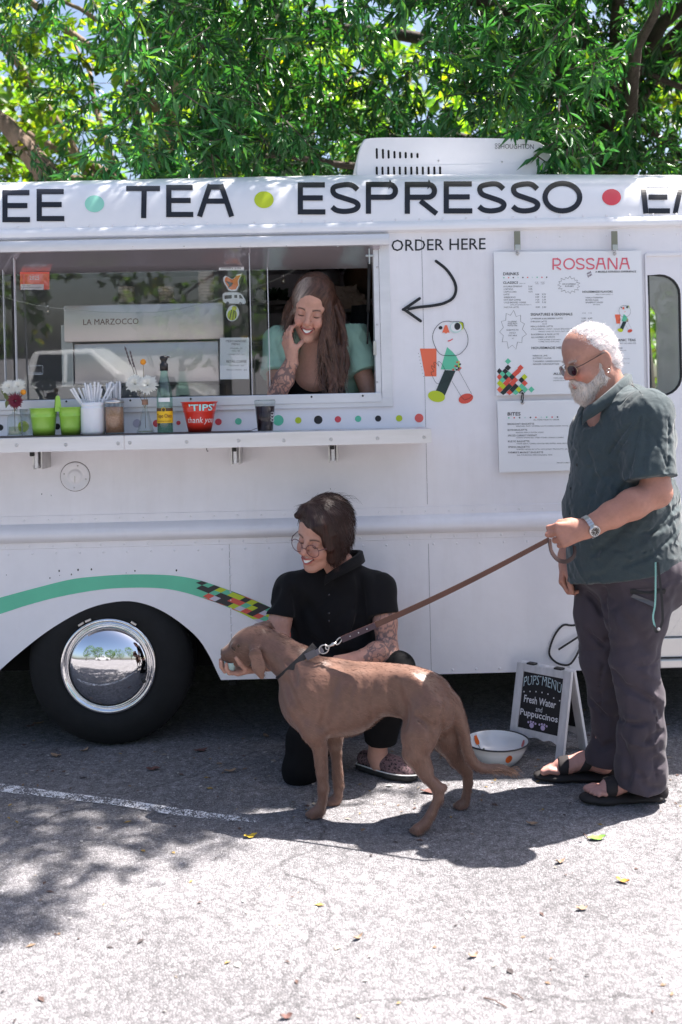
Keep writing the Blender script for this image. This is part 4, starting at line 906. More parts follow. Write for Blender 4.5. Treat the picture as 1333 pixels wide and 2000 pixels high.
# steel jug, paper bags, dark panels on the back shelves
jg = tempty('steel_canister', 'steel canister with black lid on the shelf behind the smiling woman', 'canister'); p = T(640, 604, 1.35)
mb = MB(); mb.lathe([(0, 0), (.075, 0), (.075, .21), (.07, .22)], p, 24); mb.build('can', STEEL, jg, True); mb = MB(); mb.lathe([(.1, .22), (.1, .245), (.03, .25), (0, .25)], p, 24); mb.build('lid', DARKMETAL, jg, True)
def paper_bag(px, py, s, seed):
    r = random.Random(seed); p = T(px, py, 1.3); bm = bmesh.new(); bmesh.ops.create_cube(bm, size=1); bmesh.ops.subdivide_edges(bm, edges=bm.edges[:], cuts=4, use_grid_fill=True)
    for q in bm.verts: q.co = Vector((p.x+q.co.x*s*(1.5-q.co.z*.7)+r.uniform(-.01, .01), p.y+q.co.y*.1+r.uniform(-.01, .01), p.z+s*.5+q.co.z*s+r.uniform(-.012, .012)))
    me = bpy.data.meshes.new('paper_bag'); bm.to_mesh(me); bm.free()
    loose(link('paper_bag', me, mat('brown paper', (.42, .33, .27), rough=.8)), ['', 'largest crumpled brown paper bag on the back shelf', 'small crumpled brown paper bag nearer the window jamb', 'small brown paper bag beside the steel canister'][seed], 'paper bag', 'paper bags on the back shelf')
paper_bag(672, 603, .12, 1); paper_bag(696, 603, .075, 2); paper_bag(655, 603, .07, 3)
sp = loose(MB().build('x') if 0 else empty('wooden_paddle'), 'round wooden board leaning on the shelf above the paper bags', 'board'); p = T(712, 545, 1.5)
mb = MB(); mb.lathe([(0, 0), (.12, 0), (.12, .015), (0, .015)], p, 28, RX); mb.build('disc', mat('dark wood', (.16, .08, .04), rough=.6, var=(6, .3)), sp, True); mb = MB(); mb.box(p.x-.018, p.x+.018, p.y-.014, p.y, p.z-.3, p.z-.1); mb.build('handle', MATS['dark wood'], sp)
hb = tempty('apron_panel', 'black apron hanging beside the window jamb', 'apron'); p = T(714, 690, .5); mb = MB()
av = []; 
for i in range(9):
    for j in range(9):
        u, w_ = i/8, j/8; av.append((p.x-.1*(1-w_*.4)+.2*u*(.55+.45*(1-w_)), p.y+.02*math.sin(u*9), p.z-.05+w_*.28))
mb.add(av, [(i*9+j, i*9+j+1, (i+1)*9+j+1, (i+1)*9+j) for i in range(8) for j in range(8)]).build('cloth', mat('black cloth', (.012, .012, .014), rough=.9), hb, True)
# potted plants on the low shelf
for i, (a, b) in enumerate(((545, 604), (520, 606))):
    pp = tempty('small_plant', ['dark leafy plant on the shelf close to the hair of the smiling woman', 'dark leafy plant on the shelf behind the sash edge'][i], 'plant', 'plants on the inner shelf'); p = T(a, b+1, 1.35); mb = MB(); mb.lathe([(0, 0), (.035, 0), (.045, .05), (0, .05)], p, 16); mb.build('pot', SHELFM, pp, True); mb = MB()
    for q in range(60):
        an = random.uniform(0, 6.28); d = Vector((math.cos(an), math.sin(an), random.uniform(.2, 1.4))).normalized(); o = p+Vector((0, 0, .05)); L_ = random.uniform(.05, .1); mb.ribbon([o+d*L_*.3, o+d*L_*.7, o+d*L_], Vector((0, -1, .3)), [.004, .03, .002])
    mb.build('foliage', mat('indoor leaf', (.02, .05, .025), rough=.5), pp, True)

# ================================================================== ON THE COUNTER
def C_(px, ly=-.15):
    p = T(px, 845, ly); return Vector((p.x, ly, ctop))
def cr(px, ly=-.15): return px*(TY+ly)/FOC
CLEAR = glass_mat('clear glassware', (.9, .93, .92), 1.52); 
def hgt(py, px, ly): return T(px, py, ly).z-ctop
mb = MB(); xa, xb_ = T(-150, 845, -.2).x, T(486, 842, -.2).x
tv = [(xa, -.25, ctop+.001), (xb_, -.25, ctop+.001), (xb_+.03, -.25, ctop+.012), (xb_+.03, -.06, ctop+.012), (xb_, -.06, ctop+.001), (xa, -.06, ctop+.001)]
tvv = tv+[(x, y, z+.0025) for x, y, z in tv]
mb.add(tvv, [(0, 1, 4, 5), (1, 2, 3, 4), (6, 11, 10, 7), (7, 10, 9, 8), (0, 6, 7, 1), (1, 7, 8, 2), (2, 8, 9, 3), (3, 9, 10, 4), (4, 10, 11, 5), (5, 11, 6, 0)])
loose(mb.build('counter_mat', mat('taupe rubber mat', (.09, .075, .075), rough=.6)), 'thin taupe mat with upturned end lying on the metal counter', 'mat')
ctop += .0036
def bucket(px_t0, px_t1, px_b0, px_b1, py_t, ly, col, label, name='bucket', tagside=None, group=None):
    b_ = tempty(name, label, 'bucket', group); c = C_((px_b0+px_b1)/2, ly); rb, rt = cr((px_b1-px_b0)/2, ly), cr((px_t1-px_t0)/2, ly); h = hgt(py_t, (px_b0+px_b1)/2, ly)
    def rr(t): return rb+(rt-rb)*t
    mb = MB(); mb.lathe([(0, .003), (rb-.001, .003), (rb, 0), (rr(.3), h*.3), (rr(.66), h*.66), (rr(.68)+.0022, h*.68), (rr(.7), h*.7), (rr(.97), h*.97), (rt+.003, h*.98), (rt+.003, h), (rt-.001, h), (rr(.9)-.002, h*.9), (rb-.002, .006), (0, .006)], c, 40); mb.build('shell', col, b_, True)
    return b_, c, rt, h
GB = mat('lime enamel', (.3, .56, .07), rough=.35, coat=.3, var=(9, .06))
gb1, c1, rt1, h1 = bucket(58.5, 110, 66, 107, 797, -.15, GB, 'lime green metal bucket beside the glass bud vase', group='lime buckets on the counter')
gb2, c2, rt2, h2 = bucket(115, 160, 121, 157, 795, -.15, GB, 'lime green metal bucket beside the white straw jar', group='lime buckets on the counter')
for bk, c, px, dy in ((gb1, c1, 107, -.035), (gb2, c2, 118, -.03)):
    x = T(px, 800, -.15).x; mb = MB(); o = [(-.014, 0), (.014, 0), (.009, .05), (.006, .062), (0, .066), (-.006, .062), (-.009, .05)]; zz = ctop+h1*.86
    yy = -.15+dy if bk is gb2 else -.11
    v = [(x+a, yy, zz+b) for a, b in o]+[(x+a, yy+.003, zz+b) for a, b in o]; nn = len(o); mb.add(v, [tuple(range(nn)), tuple(range(2*nn-1, nn-1, -1))]+[(i, (i+1) % nn, (i+1) % nn+nn, i+nn) for i in range(nn)]); mb.build('hanging_tab', GB if bk is gb2 else mat('olive enamel', (.2, .3, .04), rough=.4), bk)
rb_, c3, rt3, h3 = bucket(354, 424, 369, 413, 784.5, -.15, mat('red enamel', (.66, .035, .018), rough=.3, coat=.4), 'red metal tip bucket lettered TIPS thank you', 'tip_bucket')
def wrap_text(s, c, rfun, h0, h1_, a0, a1, m, parent, lift=.0012, bold=0, slant=0):
    v, f = text_geo(s, 1, 'LEFT', bold); lo = v.min(0); hi = v.max(0); u = (v-lo)/(hi-lo); out = []
    for a, b in u:
        hh = h0+(h1_-h0)*b; an = math.radians(a0+(a1-a0)*(a+slant*b)); r = rfun(hh)+lift; out.append((c.x+r*math.sin(an), c.y-r*math.cos(an), c.z+hh))
    return pydata('lettering', out, f, m, parent)
rf3 = lambda h: cr(22)+(rt3-cr(22))*h/h3
wrap_text("'TIPS'", c3, rf3, h3*.7, h3*.92, -28, 62, mat('aqua lettering', (.4, .75, .75), rough=.5), rb_, .0035, .02)
wrap_text('thank you', c3, rf3, h3*.25, h3*.5, -50, 68, PAPER, rb_, .0015, 0, .05)
# milk glass straw jar
sj = tempty('straw_jar', 'white milk glass jar full of paper wrapped straws', 'jar'); c = C_(183, -.15); r = cr(23.5); h = hgt(786, 183, -.15)
prof = [(0, 0), (r*.9, 0), (r*.97, .006)]+[(r*(1+.012*(q % 2)), .008+q*(h*.78)/18) for q in range(19)]+[(r*.93, h*.86), (r*.96, h*.9), (r*.96, h), (r*.88, h), (r*.86, h*.5), (0, h*.3)]
mb = MB(); mb.lathe(prof, c, 48); mb.build('jar', mat('milk glass', (.78, .78, .8), rough=.18, sss=.2), sj, True)
STRAW = mat('straw paper', (.78, .78, .8), rough=.7)
rs = random.Random(4)
for q in range(17):
    a = rs.uniform(0, 6.28); rr = r*.7*math.sqrt(rs.random()); base = c+Vector((rr*math.cos(a), rr*math.sin(a), .012)); lx = -.055+.1*q/16+rs.uniform(-.012, .012)
    top = c+Vector((lx*1.5, rs.uniform(-.02, .03), rs.uniform(.185, .215)))
    base = c+Vector((-lx*.35, rr*.4*math.sin(a), .012)); mb = MB(); mb.tube([base, top], .0046, 6); mb.build('straw', STRAW, sj)
sj2 = tempty('straw_glass', 'clear glass of white straws standing behind the sugar shaker', 'glass'); c = C_(224, -.09); mb = MB(); mb.lathe([(0, 0), (.034, 0), (.036, .1), (.034, .1), (.032, .004), (0, .004)], c, 24); mb.build('glass', CLEAR, sj2, True)
for q in range(16):
    x = -.028+.056*q/15; mb = MB(); o = c+Vector((x*.9, rs.uniform(-.012, .012), .006)); mb.tube([o, o+Vector((x*.12+rs.uniform(-.004, .004), rs.uniform(-.01, .01), .205+rs.uniform(-.008, .006)))], .0037, 6); mb.build('straw', STRAW, sj2)
# sugar shaker
sg = tempty('sugar_shaker', 'glass shaker of brown sugar with a steel lid', 'shaker'); c = C_(225, -.16); r = cr(18.5, -.16); h = hgt(780, 225, -.16)
mb = MB(); mb.lathe([(0, .001), (r*.9, .001), (r, .006), (r, h*.84), (r*.93, h*.88), (r*.93, h*.9)], c, 32); mb.build('glass', CLEAR, sg, True)
mb = MB(); mb.lathe([(0, .005), (r*.93, .006), (r*.93, h*.78), (0, h*.8)], c, 32); mb.build('sugar', mat('brown sugar', (.42, .22, .13), rough=.9, var=(160, .25), bump=(300, .4, .002)), sg, True)
mb = MB(); mb.lathe([(r*1.0, h*.885), (r*1.03, h*.89), (r*1.03, h*.95), (r*.9, h*.985), (r*.35, h), (r*.32, h*1.03), (0, h*1.03)], c, 32); mb.build('lid', STEEL, sg, True)
# flowers
PET = mat('white petal', (.78, .76, .68), rough=.6); BURG = mat('burgundy petal', (.16, .008, .03), rough=.6); STEM = mat('dry stem', (.16, .13, .06), rough=.7); ORG = mat('orange bloom', (.8, .3, .02), rough=.7, bump=(400, .5, .002)); LEAFD = mat('vase leaf', (.12, .15, .04), rough=.6)
def mum(parent, p, r, m, n=46, seed=0, face=Vector((0, -1, .35))):
    q = random.Random(seed); face = face.normalized(); A = face.orthogonal().normalized(); B = face.cross(A); mb = MB()
    for k in range(n):
        an = k*2.39996; ring = .35+.65*math.sqrt((k+.5)/n); d = (A*math.cos(an)+B*math.sin(an)); up_ = face*(1.15-ring)
        tip = p+(d*ring+up_*.7)*r*q.uniform(.88, 1.08); mid_ = p+(d*ring*.6+up_*.65)*r
        mb.ribbon([p+d*r*.08, mid_, tip], (face+d*.3).normalized(), [r*.08, r*.24, r*.07])
    return mb.build('bloom', m, parent, True)
def vase(px, ly, prof, label, seed):
    vs = tempty('bud_vase', label, 'vase'); c = C_(px, ly); mb = MB(); mb.lathe(prof, c, 24); mb.build('glass', CLEAR, vs, True)
    mb = MB(); z1 = prof[3][1]; mb.lathe([(0, .006), (prof[1][0]*.9, .006), (prof[1][0]*.85, z1*.5), (0, z1*.5)], c, 16); mb.build('water', glass_mat('vase water %d' % seed, (.8, .82, .7), 1.33), vs, True); return vs, c
v1, c = vase(30, -.15, [(0, 0), (.029, 0), (.03, .01), (.029, .078), (.024, .086), (.011, .092), (.01, .105), (.013, .108)], 'square clear bud vase of white, burgundy and orange flowers', 1)
def stems(vs, c, pts, ly):
    for p in pts: mb = MB(); mb.tube([c+Vector((0, 0, .02)), c+Vector((0, 0, .1)), p], .0012, 5); mb.build('stem', STEM, vs, True)
f_ = [T(18, 757, -.15), T(36, 755, -.15), T(31, 783, -.18), T(46, 766, -.16)]; stems(v1, c, f_, -.15)
mum(v1, f_[0], .034, PET, 56, 1); mum(v1, f_[1], .034, PET, 56, 2); mum(v1, f_[2], .034, BURG, 60, 3, Vector((0, -1, 0)))
mb = MB(); mb.lathe([(0, -.012), (.009, -.008), (.012, 0), (.009, .008), (0, .012)], f_[3], 14); mb.build('bloom', ORG, v1, True)
lf = MB()
for a, b, cx_, cy2 in ((2, 762, 14, 772), (12, 797, 16, 778), (10, 770, 22, 790), (40, 772, 30, 792), (6, 766, 20, 785)):
    p, q = T(a, b, -.15), T(cx_, cy2, -.15); lf.ribbon([q, q.lerp(p, .5), p], Vector((0, -1, .1)), [.002, .017, .002])
lf.build('leaves', LEAFD, v1, True)
cg = tempty('water_glass', 'empty clear tumbler behind the bud vase', 'glass'); c = C_(56, -.1); mb = MB(); mb.lathe([(0, 0), (.026, 0), (.034, .11), (.0325, .11), (.0245, .004), (0, .004)], c, 28); mb.build('tumbler', CLEAR, cg, True)
prof2 = [(0, 0), (.034, 0), (.036, .008), (.03, .02)]+[(.03-.02*q/8+.0012*(q % 2), .022+.075*q/8) for q in range(9)]+[(.0095, .105), (.011, .132), (.012, .134)]
v2, c = vase(285, -.16, prof2, 'fluted clear bud vase of white mums with a billy button', 2)
mb = MB(); mb.tube([c+Vector((0, 0, .116)), c+Vector((0, 0, .138))], .0125, 12); mb.build('twine', mat('tan twine', (.35, .2, .14), rough=.9, bump=(200, .6, .002), stretch=(1, 1, 4)), v2, True)
f_ = [T(264, 750, -.17), T(289, 752, -.18), T(280, 707, -.16)]; stems(v2, c, f_, -.16); mum(v2, f_[0], .041, PET, 70, 4); mum(v2, f_[1], .045, PET, 76, 5)
mb = MB(); mb.lathe([(0, -.013), (.009, -.009), (.0125, 0), (.009, .009), (0, .013)], f_[2], 14); mb.build('bloom', ORG, v2, True)
for a, b in (((274, 770), (244, 676)), ((276, 770), (254, 684))):
    p, q = T(*a, -.15), T(*b, -.15); mb = MB(); mb.tube([p, p.lerp(q, .5)+Vector((.004, 0, 0)), q], .0012, 5); pr = [(p.lerp(q, .62+.36*k/9)) for k in range(10)]
    mb.tube(pr, [.002 if k % 2 else .0045 for k in range(10)], 6); mb.build('lavender_sprig', mat('dried lavender', (.12, .09, .09), rough=.9), v2, True)
# sparkling water bottle used for syrup
bt = tempty('glass_bottle', 'pale green glass bottle with yellow label and black pourer', 'bottle'); c = C_(323.5, -.17); r = cr(15.3, -.17); hy = lambda py: hgt(py, 323.5, -.17)
prof = [(0, 0), (r*.92, 0), (r, .006), (r, hy(776)), (r*.96, hy(768)), (r*.72, hy(750)), (r*.5, hy(735)), (r*.42, hy(724)), (r*.42, hy(720))]
mb = MB(); mb.lathe(prof, c, 36); mb.build('glass', glass_mat('green tinted glass', (.66, .84, .78), 1.52), bt, True)
mb = MB(); mb.lathe([(0, .004), (r*.92, .004), (r*.92, hy(800)), (0, hy(800))], c, 28); mb.build('syrup', glass_mat('syrup', (.72, .8, .72), 1.36), bt, True)
BLKP = mat('black plastic', (.015, .013, .013), rough=.35)
mb = MB(); mb.lathe([(0, hy(724)), (r*.52, hy(724)), (r*.52, hy(711)), (r*.36, hy(709)), (r*.36, hy(704)), (r*.5, hy(702)), (r*.5, hy(697)), (r*.3, hy(695)), (0, hy(695))], c, 24); mb.box(c.x, c.x+r*.75, c.y-.004, c.y+.004, c.z+hy(699), c.z+hy(696), .001); mb.build('pourer', BLKP, bt, True)
def wraplabel(h0, h1_, a0, a1, rr, m, name='label'):
    vv = []; nn = 14
    for i in range(nn+1):
        an = math.radians(a0+(a1-a0)*i/nn)
        for hh in (h0, h1_): vv.append((c.x+rr*math.sin(an), c.y-rr*math.cos(an), c.z+hh))
    return pydata(name, vv, [(2*i, 2*i+2, 2*i+3, 2*i+1) for i in range(nn)], m, bt, True)
wraplabel(hy(826), hy(803), -85, 85, r+.0008, mat('yellow label', (.85, .5, .01), rough=.5)); wraplabel(hy(803), hy(797), -85, 85, r+.0008, mat('dark label band', (.1, .05, .02), rough=.5)); wraplabel(hy(785), hy(777), -40, 48, r+.0008, PAPER)
wrap_text('Topo Chico', c, lambda h: r, hy(818), hy(808), -55, 62, mat('label red', (.12, .02, .02), rough=.5), bt, .0018, .01)
wrap_text('sparkling mineral', c, lambda h: r, hy(824), hy(821), -50, 50, mat('label red', (.12, .02, .02), rough=.5), bt, .0018)
mb = MB(); mb.tube([(c.x+.008*math.cos(a), c.y-r-.0015, c.z+hy(800)+.008*math.sin(a)) for a in [q*2*math.pi/18 for q in range(18)]], .0016, 5, closed=True); mb.build('emblem', mat('label gold', (.6, .4, .03), rough=.4), bt, True)
# iced coffee
ic = tempty('iced_coffee', 'clear plastic cup of dark iced coffee with a flat lid', 'cup'); c = C_(519, -.17); c.z -= .0036; r0, r1 = cr(15, -.17), cr(20.5, -.17); h = hgt(779, 519, -.17)
mb = MB(); mb.lathe([(0, .001), (r0, .001), (r1, h*.93), (r1*1.04, h*.935), (r1*1.04, h*.955), (r1*.98, h*.96), (r1*.96, h), (r1*.9, h), (r1*.86, h*.97), (0, h*.97)], c, 36); mb.build('cup_and_lid', CLEAR, ic, True)
mb = MB(); mb.lathe([(0, .003), (r0*.96, .003), (r0+(r1-r0)*.78, h*.8), (0, h*.8)], c, 36); mb.build('coffee', mat('black coffee', (.02, .006, .01), rough=.12), ic, True)
for k in range(3): mb = MB(); mb.tube([(c.x+r1*.72+.0065*math.cos(a), c.y-r1*.62, c.z+h*(.36+.1*k)+.0055*math.sin(a)) for a in [q*2*math.pi/14 for q in range(14)]], .001, 4, closed=True); mb.build('printed_ring', PAPER, ic, True)
ctop -= .0036

# ================================================================== MENU BOARDS
BOARD = mat('menu board white', (.8, .81, .83), rough=.35, var=(2, .02)); BINK = mat('menu ink', (.02, .02, .024), rough=.6); MINK = mat('menu grey ink', (.06, .06, .065), rough=.6)
PINK = mat('menu pink', (.72, .13, .18), rough=.5)
def board(name, corners, y, label):
    e = tempty(name, label, 'menu board'); q = [T(a, b, y) for a, b in corners]; q2 = [p+Vector((0, .008, 0)) for p in q]
    pydata('panel', q+q2, [(0, 1, 2, 3), (7, 6, 5, 4), (0, 4, 5, 1), (1, 5, 6, 2), (2, 6, 7, 3), (3, 7, 4, 0)], BOARD, e); return e
by = -.02
m1 = board('menu_board', [(965, 492), (1253, 489.5), (1259, 766), (970, 772.5)], by, 'large white ROSSANA drinks menu board hung from two clips')
def C1(u, v): return (960+u/4.443, 480+v/4.443)      # positions read off an enlargement
mb = MB(); mb2 = MB(); ti = [0]
def line(s, u0, u1, v0, v1, dst=None, bold=0, fn=C1, y=by, par=None):
    x0, y0 = fn(u0, v0); x1, y1 = fn(u1, v1); v, f = text_fit(s, x0, x1, y0, y1, bold); v = v-np.stack([np.zeros(len(v)), (v[:, 0]-x0)*.008], 1); (dst or mb).add([T(a, b, y-.0012) for a, b in v], f)
line('DRINKS', 104, 238, 231, 257, bold=.012); line('CLASSICS', 102, 232, 310, 331, bold=.012); line('SIGNATURES & SEASONALS', 342, 704, 584, 607, bold=.012); line('HOUSEMADE FLAVORS', 791, 1053, 391, 409, bold=.012)
line('HOUSEMADE HERBAL', 350, 690, 876, 897, bold=.012); line('ORGANIC TEAS', 1035, 1253, 808, 830, bold=.012); line('A MOBILE ESPRESSO EXPERIENCE', 902, 1257, 218, 234, bold=.015)
for s, u0, u1, v0 in (('DOUBLE ESPRESSO', 107, 268, 347), ('CORTADO', 107, 188, 371), ('CAPPUCCINO', 107, 219, 394), ('LATTE', 107, 157, 417), ('AMERICANO', 108, 210, 441), ('HOT DRIP COFFEE', 108, 256, 464), ('COLD BREWED COFFEE', 109, 301, 487), ('MATCHA LATTE', 110, 238, 528), ('LAVENDER & BLUEBERRY LATTE', 342, 619, 626), ('SHROOM LATTE', 342, 482, 652), ('PEACH & BASIL LATTE', 343, 533, 694), ('STRAWBERRY, MINT, COLD BREWED MOJITO', 344, 760, 719), ('BLACKBERRY & SAGE LATTE', 346, 588, 763), ('ALL HOPPED UP SPRITZ', 346, 553, 788), ('HIBISCUS LIME', 361, 487, 948), ('BUTTERFLY GUAVA', 361, 522, 970), ('TURNMERIC GINGER LEMON', 362, 600, 997), ('GINGER GERANIUM FIZZ', 362, 590, 1021), ('3.50', 322, 356, 347), ('4.25', 322, 356, 369), ('4.25', 322, 358, 392), ('4.00', 382, 416, 415), ('5.75', 440, 472, 415), ('4.00', 382, 416, 438), ('5.25', 440, 474, 438), ('3.25', 384, 416, 462), ('3.75', 442, 474, 462), ('4.50', 384, 418, 484), ('5.25', 442, 476, 484), ('5.00', 386, 420, 526), ('5.50', 442, 476, 526), ('5.80', 784, 820, 623), ('6.85', 840, 877, 623), ('5.00', 784, 820, 648), ('6.00', 842, 878, 648), ('5.80', 784, 820, 674), ('7.45', 844, 880, 674), ('VANILLA CINNAMON', 818, 969, 444), ('BROWN SUGAR', 818, 930, 465), ('GRAPEFRUIT GINGER', 818, 969, 486), ('2 OZ. HOT OR ICED 4.25', 1062, 1256, 842), ('LAVENDER', 1064, 1140, 883), ('MATCHA', 1070, 1104, 925), ('ALL DRINKS', 143, 222, 652), ('MADE WITH', 143, 224, 669), ('WHOLE MILK', 141, 226, 686), ('SUBSTITUTE', 132, 236, 725), ('OATLY', 157, 212, 750), ('OAT MILK', 146, 224, 773), ('+1', 178, 196, 797), ('DECAF ESPRESSO', 617, 736, 327), ('AVAILABLE', 639, 714, 345)):
    line(s, u0, u1, v0, v0+(12.5 if u0 < 1062 else 11), mb2)
for s, u0, u1, v0 in (('WITH HOUSE MADE FLAVOR +1', 165, 346, 509), ('ADD TO ANY CLASSIC +1', 906, 1053, 419), ('DECAF', 442, 484, 674), ('SERVED OVER ICE WITH OAT CREAM', 408, 700, 740), ('CITRA HOPPED COLD BREW', 408, 606, 811), ('TOPPED WITH SPARKLING', 408, 590, 829), ('SEASONAL', 884, 946, 507), ('CHAMOMILE, HONEY, LEMON', 1070, 1170, 905), ('GREEN TEA', 1080, 1130, 943), ('single double', 243, 297, 322), ('12 OZ', 380, 408, 312), ('16 OZ', 430, 460, 312), ('cold', 382, 408, 325), ('iced', 432, 460, 325), ('12 OZ', 790, 820, 580), ('16 OZ', 842, 872, 580), ('ginger, mint, lemon peel', 1095, 1200, 977), ('rooibos, vanilla, orange', 1095, 1200, 1015)):
    line(s, u0, u1, v0, v0+8.5, mb2)
def C2(u, v): return (960+u/4.443, 650+v/4.443)
line("ALSO", 538, 640, 345, 366, bold=.012, fn=C2); line('TOPO CHICO', 539, 640, 388, 399, mb2, fn=C2); line('LIQUID DEATH', 539, 650, 409, 420, mb2, fn=C2)
mb.build('heading_text', BINK, m1, kind='stuff'); mb2.build('menu_text', MINK, m1, kind='stuff')
# ROSSANA in thin pink strokes
pk = MB(); gl = [('R', 531, 612), ('O', 625, 727), ('S', 735, 811), ('S', 822, 898), ('A', 906, 996), ('N', 1010, 1096), ('A', 1110, 1204)]; k_ = 0
for ch, u0, u1 in gl:
    x0, y0 = C1(u0, 108); x1, y1 = C1(u1, 208)
    for stq in glyph(ch, x0, x1, y0, y1, 2.9):
        k_ += 1
        for q in stq: pk.add([T(a, b-(a-1080)*.006, by-.0012-.0003*(k_ % 4)) for a, b in q], [(0, 1, 2, 3)])
pk.build('title_lettering', PINK, m1)
nj = MB()
for s, u, v_, in (('not', 833, 250), ('just', 838, 272)):
    vv, ff = text_geo(s, 32/4.443*.9, 'LEFT', .02); ca_, sa_ = math.cos(-.45), math.sin(-.45); x0, y0 = C1(u, v_); nj.add([T(x0+a*ca_+b*sa_*.9, y0+a*sa_-b*ca_, by-.0013) for a, b in vv], ff)
nj.build('script_text', mat('plum ink', (.07, .01, .05), rough=.6), m1)
bs = MB()
def burst(cu, cv, ru, rv2, n, seed):
    q = random.Random(seed); pts = []
    for i in range(n*2):
        a = i*math.pi/n+.2; k = (1 if i % 2 == 0 else .76)*q.uniform(.93, 1.05); pts.append(C1(cu+ru*k*math.cos(a), cv+rv2*k*math.sin(a)))
    for st in stroke(pts, .75, True): bs.add([T(a, b, by-.001) for a, b in st], [(0, 1, 2, 3)])
burst(674, 340, 100, 74, 15, 1); burst(187, 733, 116, 166, 11, 2); bs.build('starburst', mat('starburst grey', (.3, .3, .31), rough=.6), m1)
dt = MB()
for i, c_ in enumerate('grkckrcgnk'):
    for (u, v_, fn) in ((109+i*41.3, 277-i*.4, C1),):
        x, y = fn(u, v_); q = [T(a, b, by-.001) for a, b in disc(x, y, 1.35, n=10)]; dt.add(q, [tuple(range(10))], PCOL[c_])
# chequer corner
gr = {(0, 0): 'g', (-1, 1): 'w', (0, 1): 'r', (2, 1): 'k'}
cols_ = ['k', 'w', 'r', 'l', 'g', 'r', 'k', 'w', 'o', 'g', 'd', 'r', 'l', 'k']; q2 = random.Random(11)
for row, (v_, us) in enumerate(((247, (145,)), (303, (145, 254)), (334, (70, 120, 232)), (359, (95, 150, 205)), (383, (70, 125, 180, 288)), (410, (96, 152, 207, 262)), (438, (72, 128, 182, 290)), (465, (100, 155, 210, 264)), (492, (74, 128, 184, 238, 292, 348)), (520, (104, 158, 212, 266)))):
    for u in us:
        x, y = C2(u, v_); r_ = 27/4.443; pts = [(x-r_, y), (x, y-r_), (x+r_, y), (x, y+r_)]; pts = [(max(a, 971), min(b, 771.5)) for a, b in pts]
        ch = 'g' if (v_, u) in ((247, 145), (492, 348)) else ('l' if (v_, u) == (383, 288) else q2.choice('krrglwokrgdl')); dt.add([T(a, b, by-.001-.0001*row) for a, b in pts], [(0, 1, 2, 3)], PCOL[ch])
fx, fy = C1(1072, 518); sc_ = (1224-1072)/4.443/(1085-355); fp2, fc2 = figure_polys(fx-355*sc_, fy-192*sc_, sc_, 1.3)
for i, (p, c_) in enumerate(zip(fp2, fc2)):
    if len(p) > 3: q = [T(a, b, by-.001-.00006*i) for a, b in p]; dt.add(q, geometry.tessellate_polygon([q]), c_)
dt.build('printed_pattern', FLATCOL, m1, kind='stuff')
m2_ = board('menu_board', [(972, 783.5), (1262, 777), (1266, 914), (976, 923)], by, 'smaller white BITES menu board hung below the drinks menu')
mb = MB(); mb2 = MB()
line('BITES', 142, 254, 689, 719, bold=.012, fn=C2)
for s, u0, u1, v0 in (('BREAKFAST BAGUETTE', 142, 372, 784), ('ELVIS BAGUETTE', 143, 312, 836), ('SPICED CARROT PARFAIT', 144, 396, 884), ('RUSTIC BAGUETTE', 145, 332, 935), ('SPRING BAGUETTE', 147, 333, 984), ("FARMER'S MARKET BAGUETTE", 147, 450, 1031)): line(s, u0, u1, v0, v0+15, mb2, fn=C2, bold=.004)
for s, u0, u1, v0 in (('ALL ITEMS MADE TO ORDER', 366, 590, 750), ('SEASONAL FRUIT, WHIPPED GOATS CHEESE, HONEY, THYME, HAZELNUT', 215, 760, 806), ('BANANA, PEANUT BUTTER, HONEY', 215, 456, 861), ('CARROT MARMALADE, GREEK YOGURT, GRANOLA, RAISINS', 215, 628, 906), ('WHITE BEANS, CAPERS, ROASTED RED PEPPERS, BASIL PESTO', 218, 662, 958), ('WHIPPED LEMON RICOTTA, HOT HONEY, PROSCIUTTO, BASIL', 218, 680, 1007), ('ASK FOR DETAILS, FRESH SEASONAL ITEMS', 224, 530, 1057), ('PRICES SUBJECT TO CHANGE', 570, 800, 1124)): line(s, u0, u1, v0, v0+11, mb2, fn=C2)
mb.build('heading_text', BINK, m2_, kind='stuff'); mb2.build('menu_text', MINK, m2_, kind='stuff'); dt = MB()
for i, c_ in enumerate('grkckrcgnk'):
    x, y = C2(152+i*47, 738-i*.8); dt.add([T(a, b, by-.001) for a, b in disc(x, y, 1.5, n=10)], [tuple(range(10))], PCOL[c_])
dt.build('printed_dots', FLATCOL, m2_)
for px in (1010, 1199.5):
    cl = tempty('hanging_clip', 'brass grey metal clip holding the big menu board under the drip rail', 'clip', 'clips above the menu board'); a = T(px, 470, -.03); w_ = cr(6, 0)
    z0, z1 = T(px, 489, -.03).z, T(px, 452, -.03).z; BR = mat('clip metal', (.3, .28, .22), rough=.35, metal=.9)
    mb = MB(); mb.box(a.x-w_, a.x+w_, -.042, -.034, z0, z1, .002); mb.build('strap', BR, cl); mb = MB(); mb.box(a.x-w_*.8, a.x+w_*.8, -.046, -.0425, z0-.001, z0+.022, .001); mb.build('jaw', STEEL, cl)
    mb = MB(); zz = z0-.006; mb.tube([(a.x+.002, by-.008+.016*math.cos(t), zz+.013*math.sin(t)) for t in [q*2*math.pi/16 for q in range(16)]], .002, 6, closed=True); mb.build('ring', STEEL, cl, True)
    g = T(px+1.5, 495.5, by-.002); mb = MB(); mb.lathe([(.004, .001), (.0075, .0015), (.008, 0)], g, 16, RX); mb.build('grommet', STEEL, cl, True)
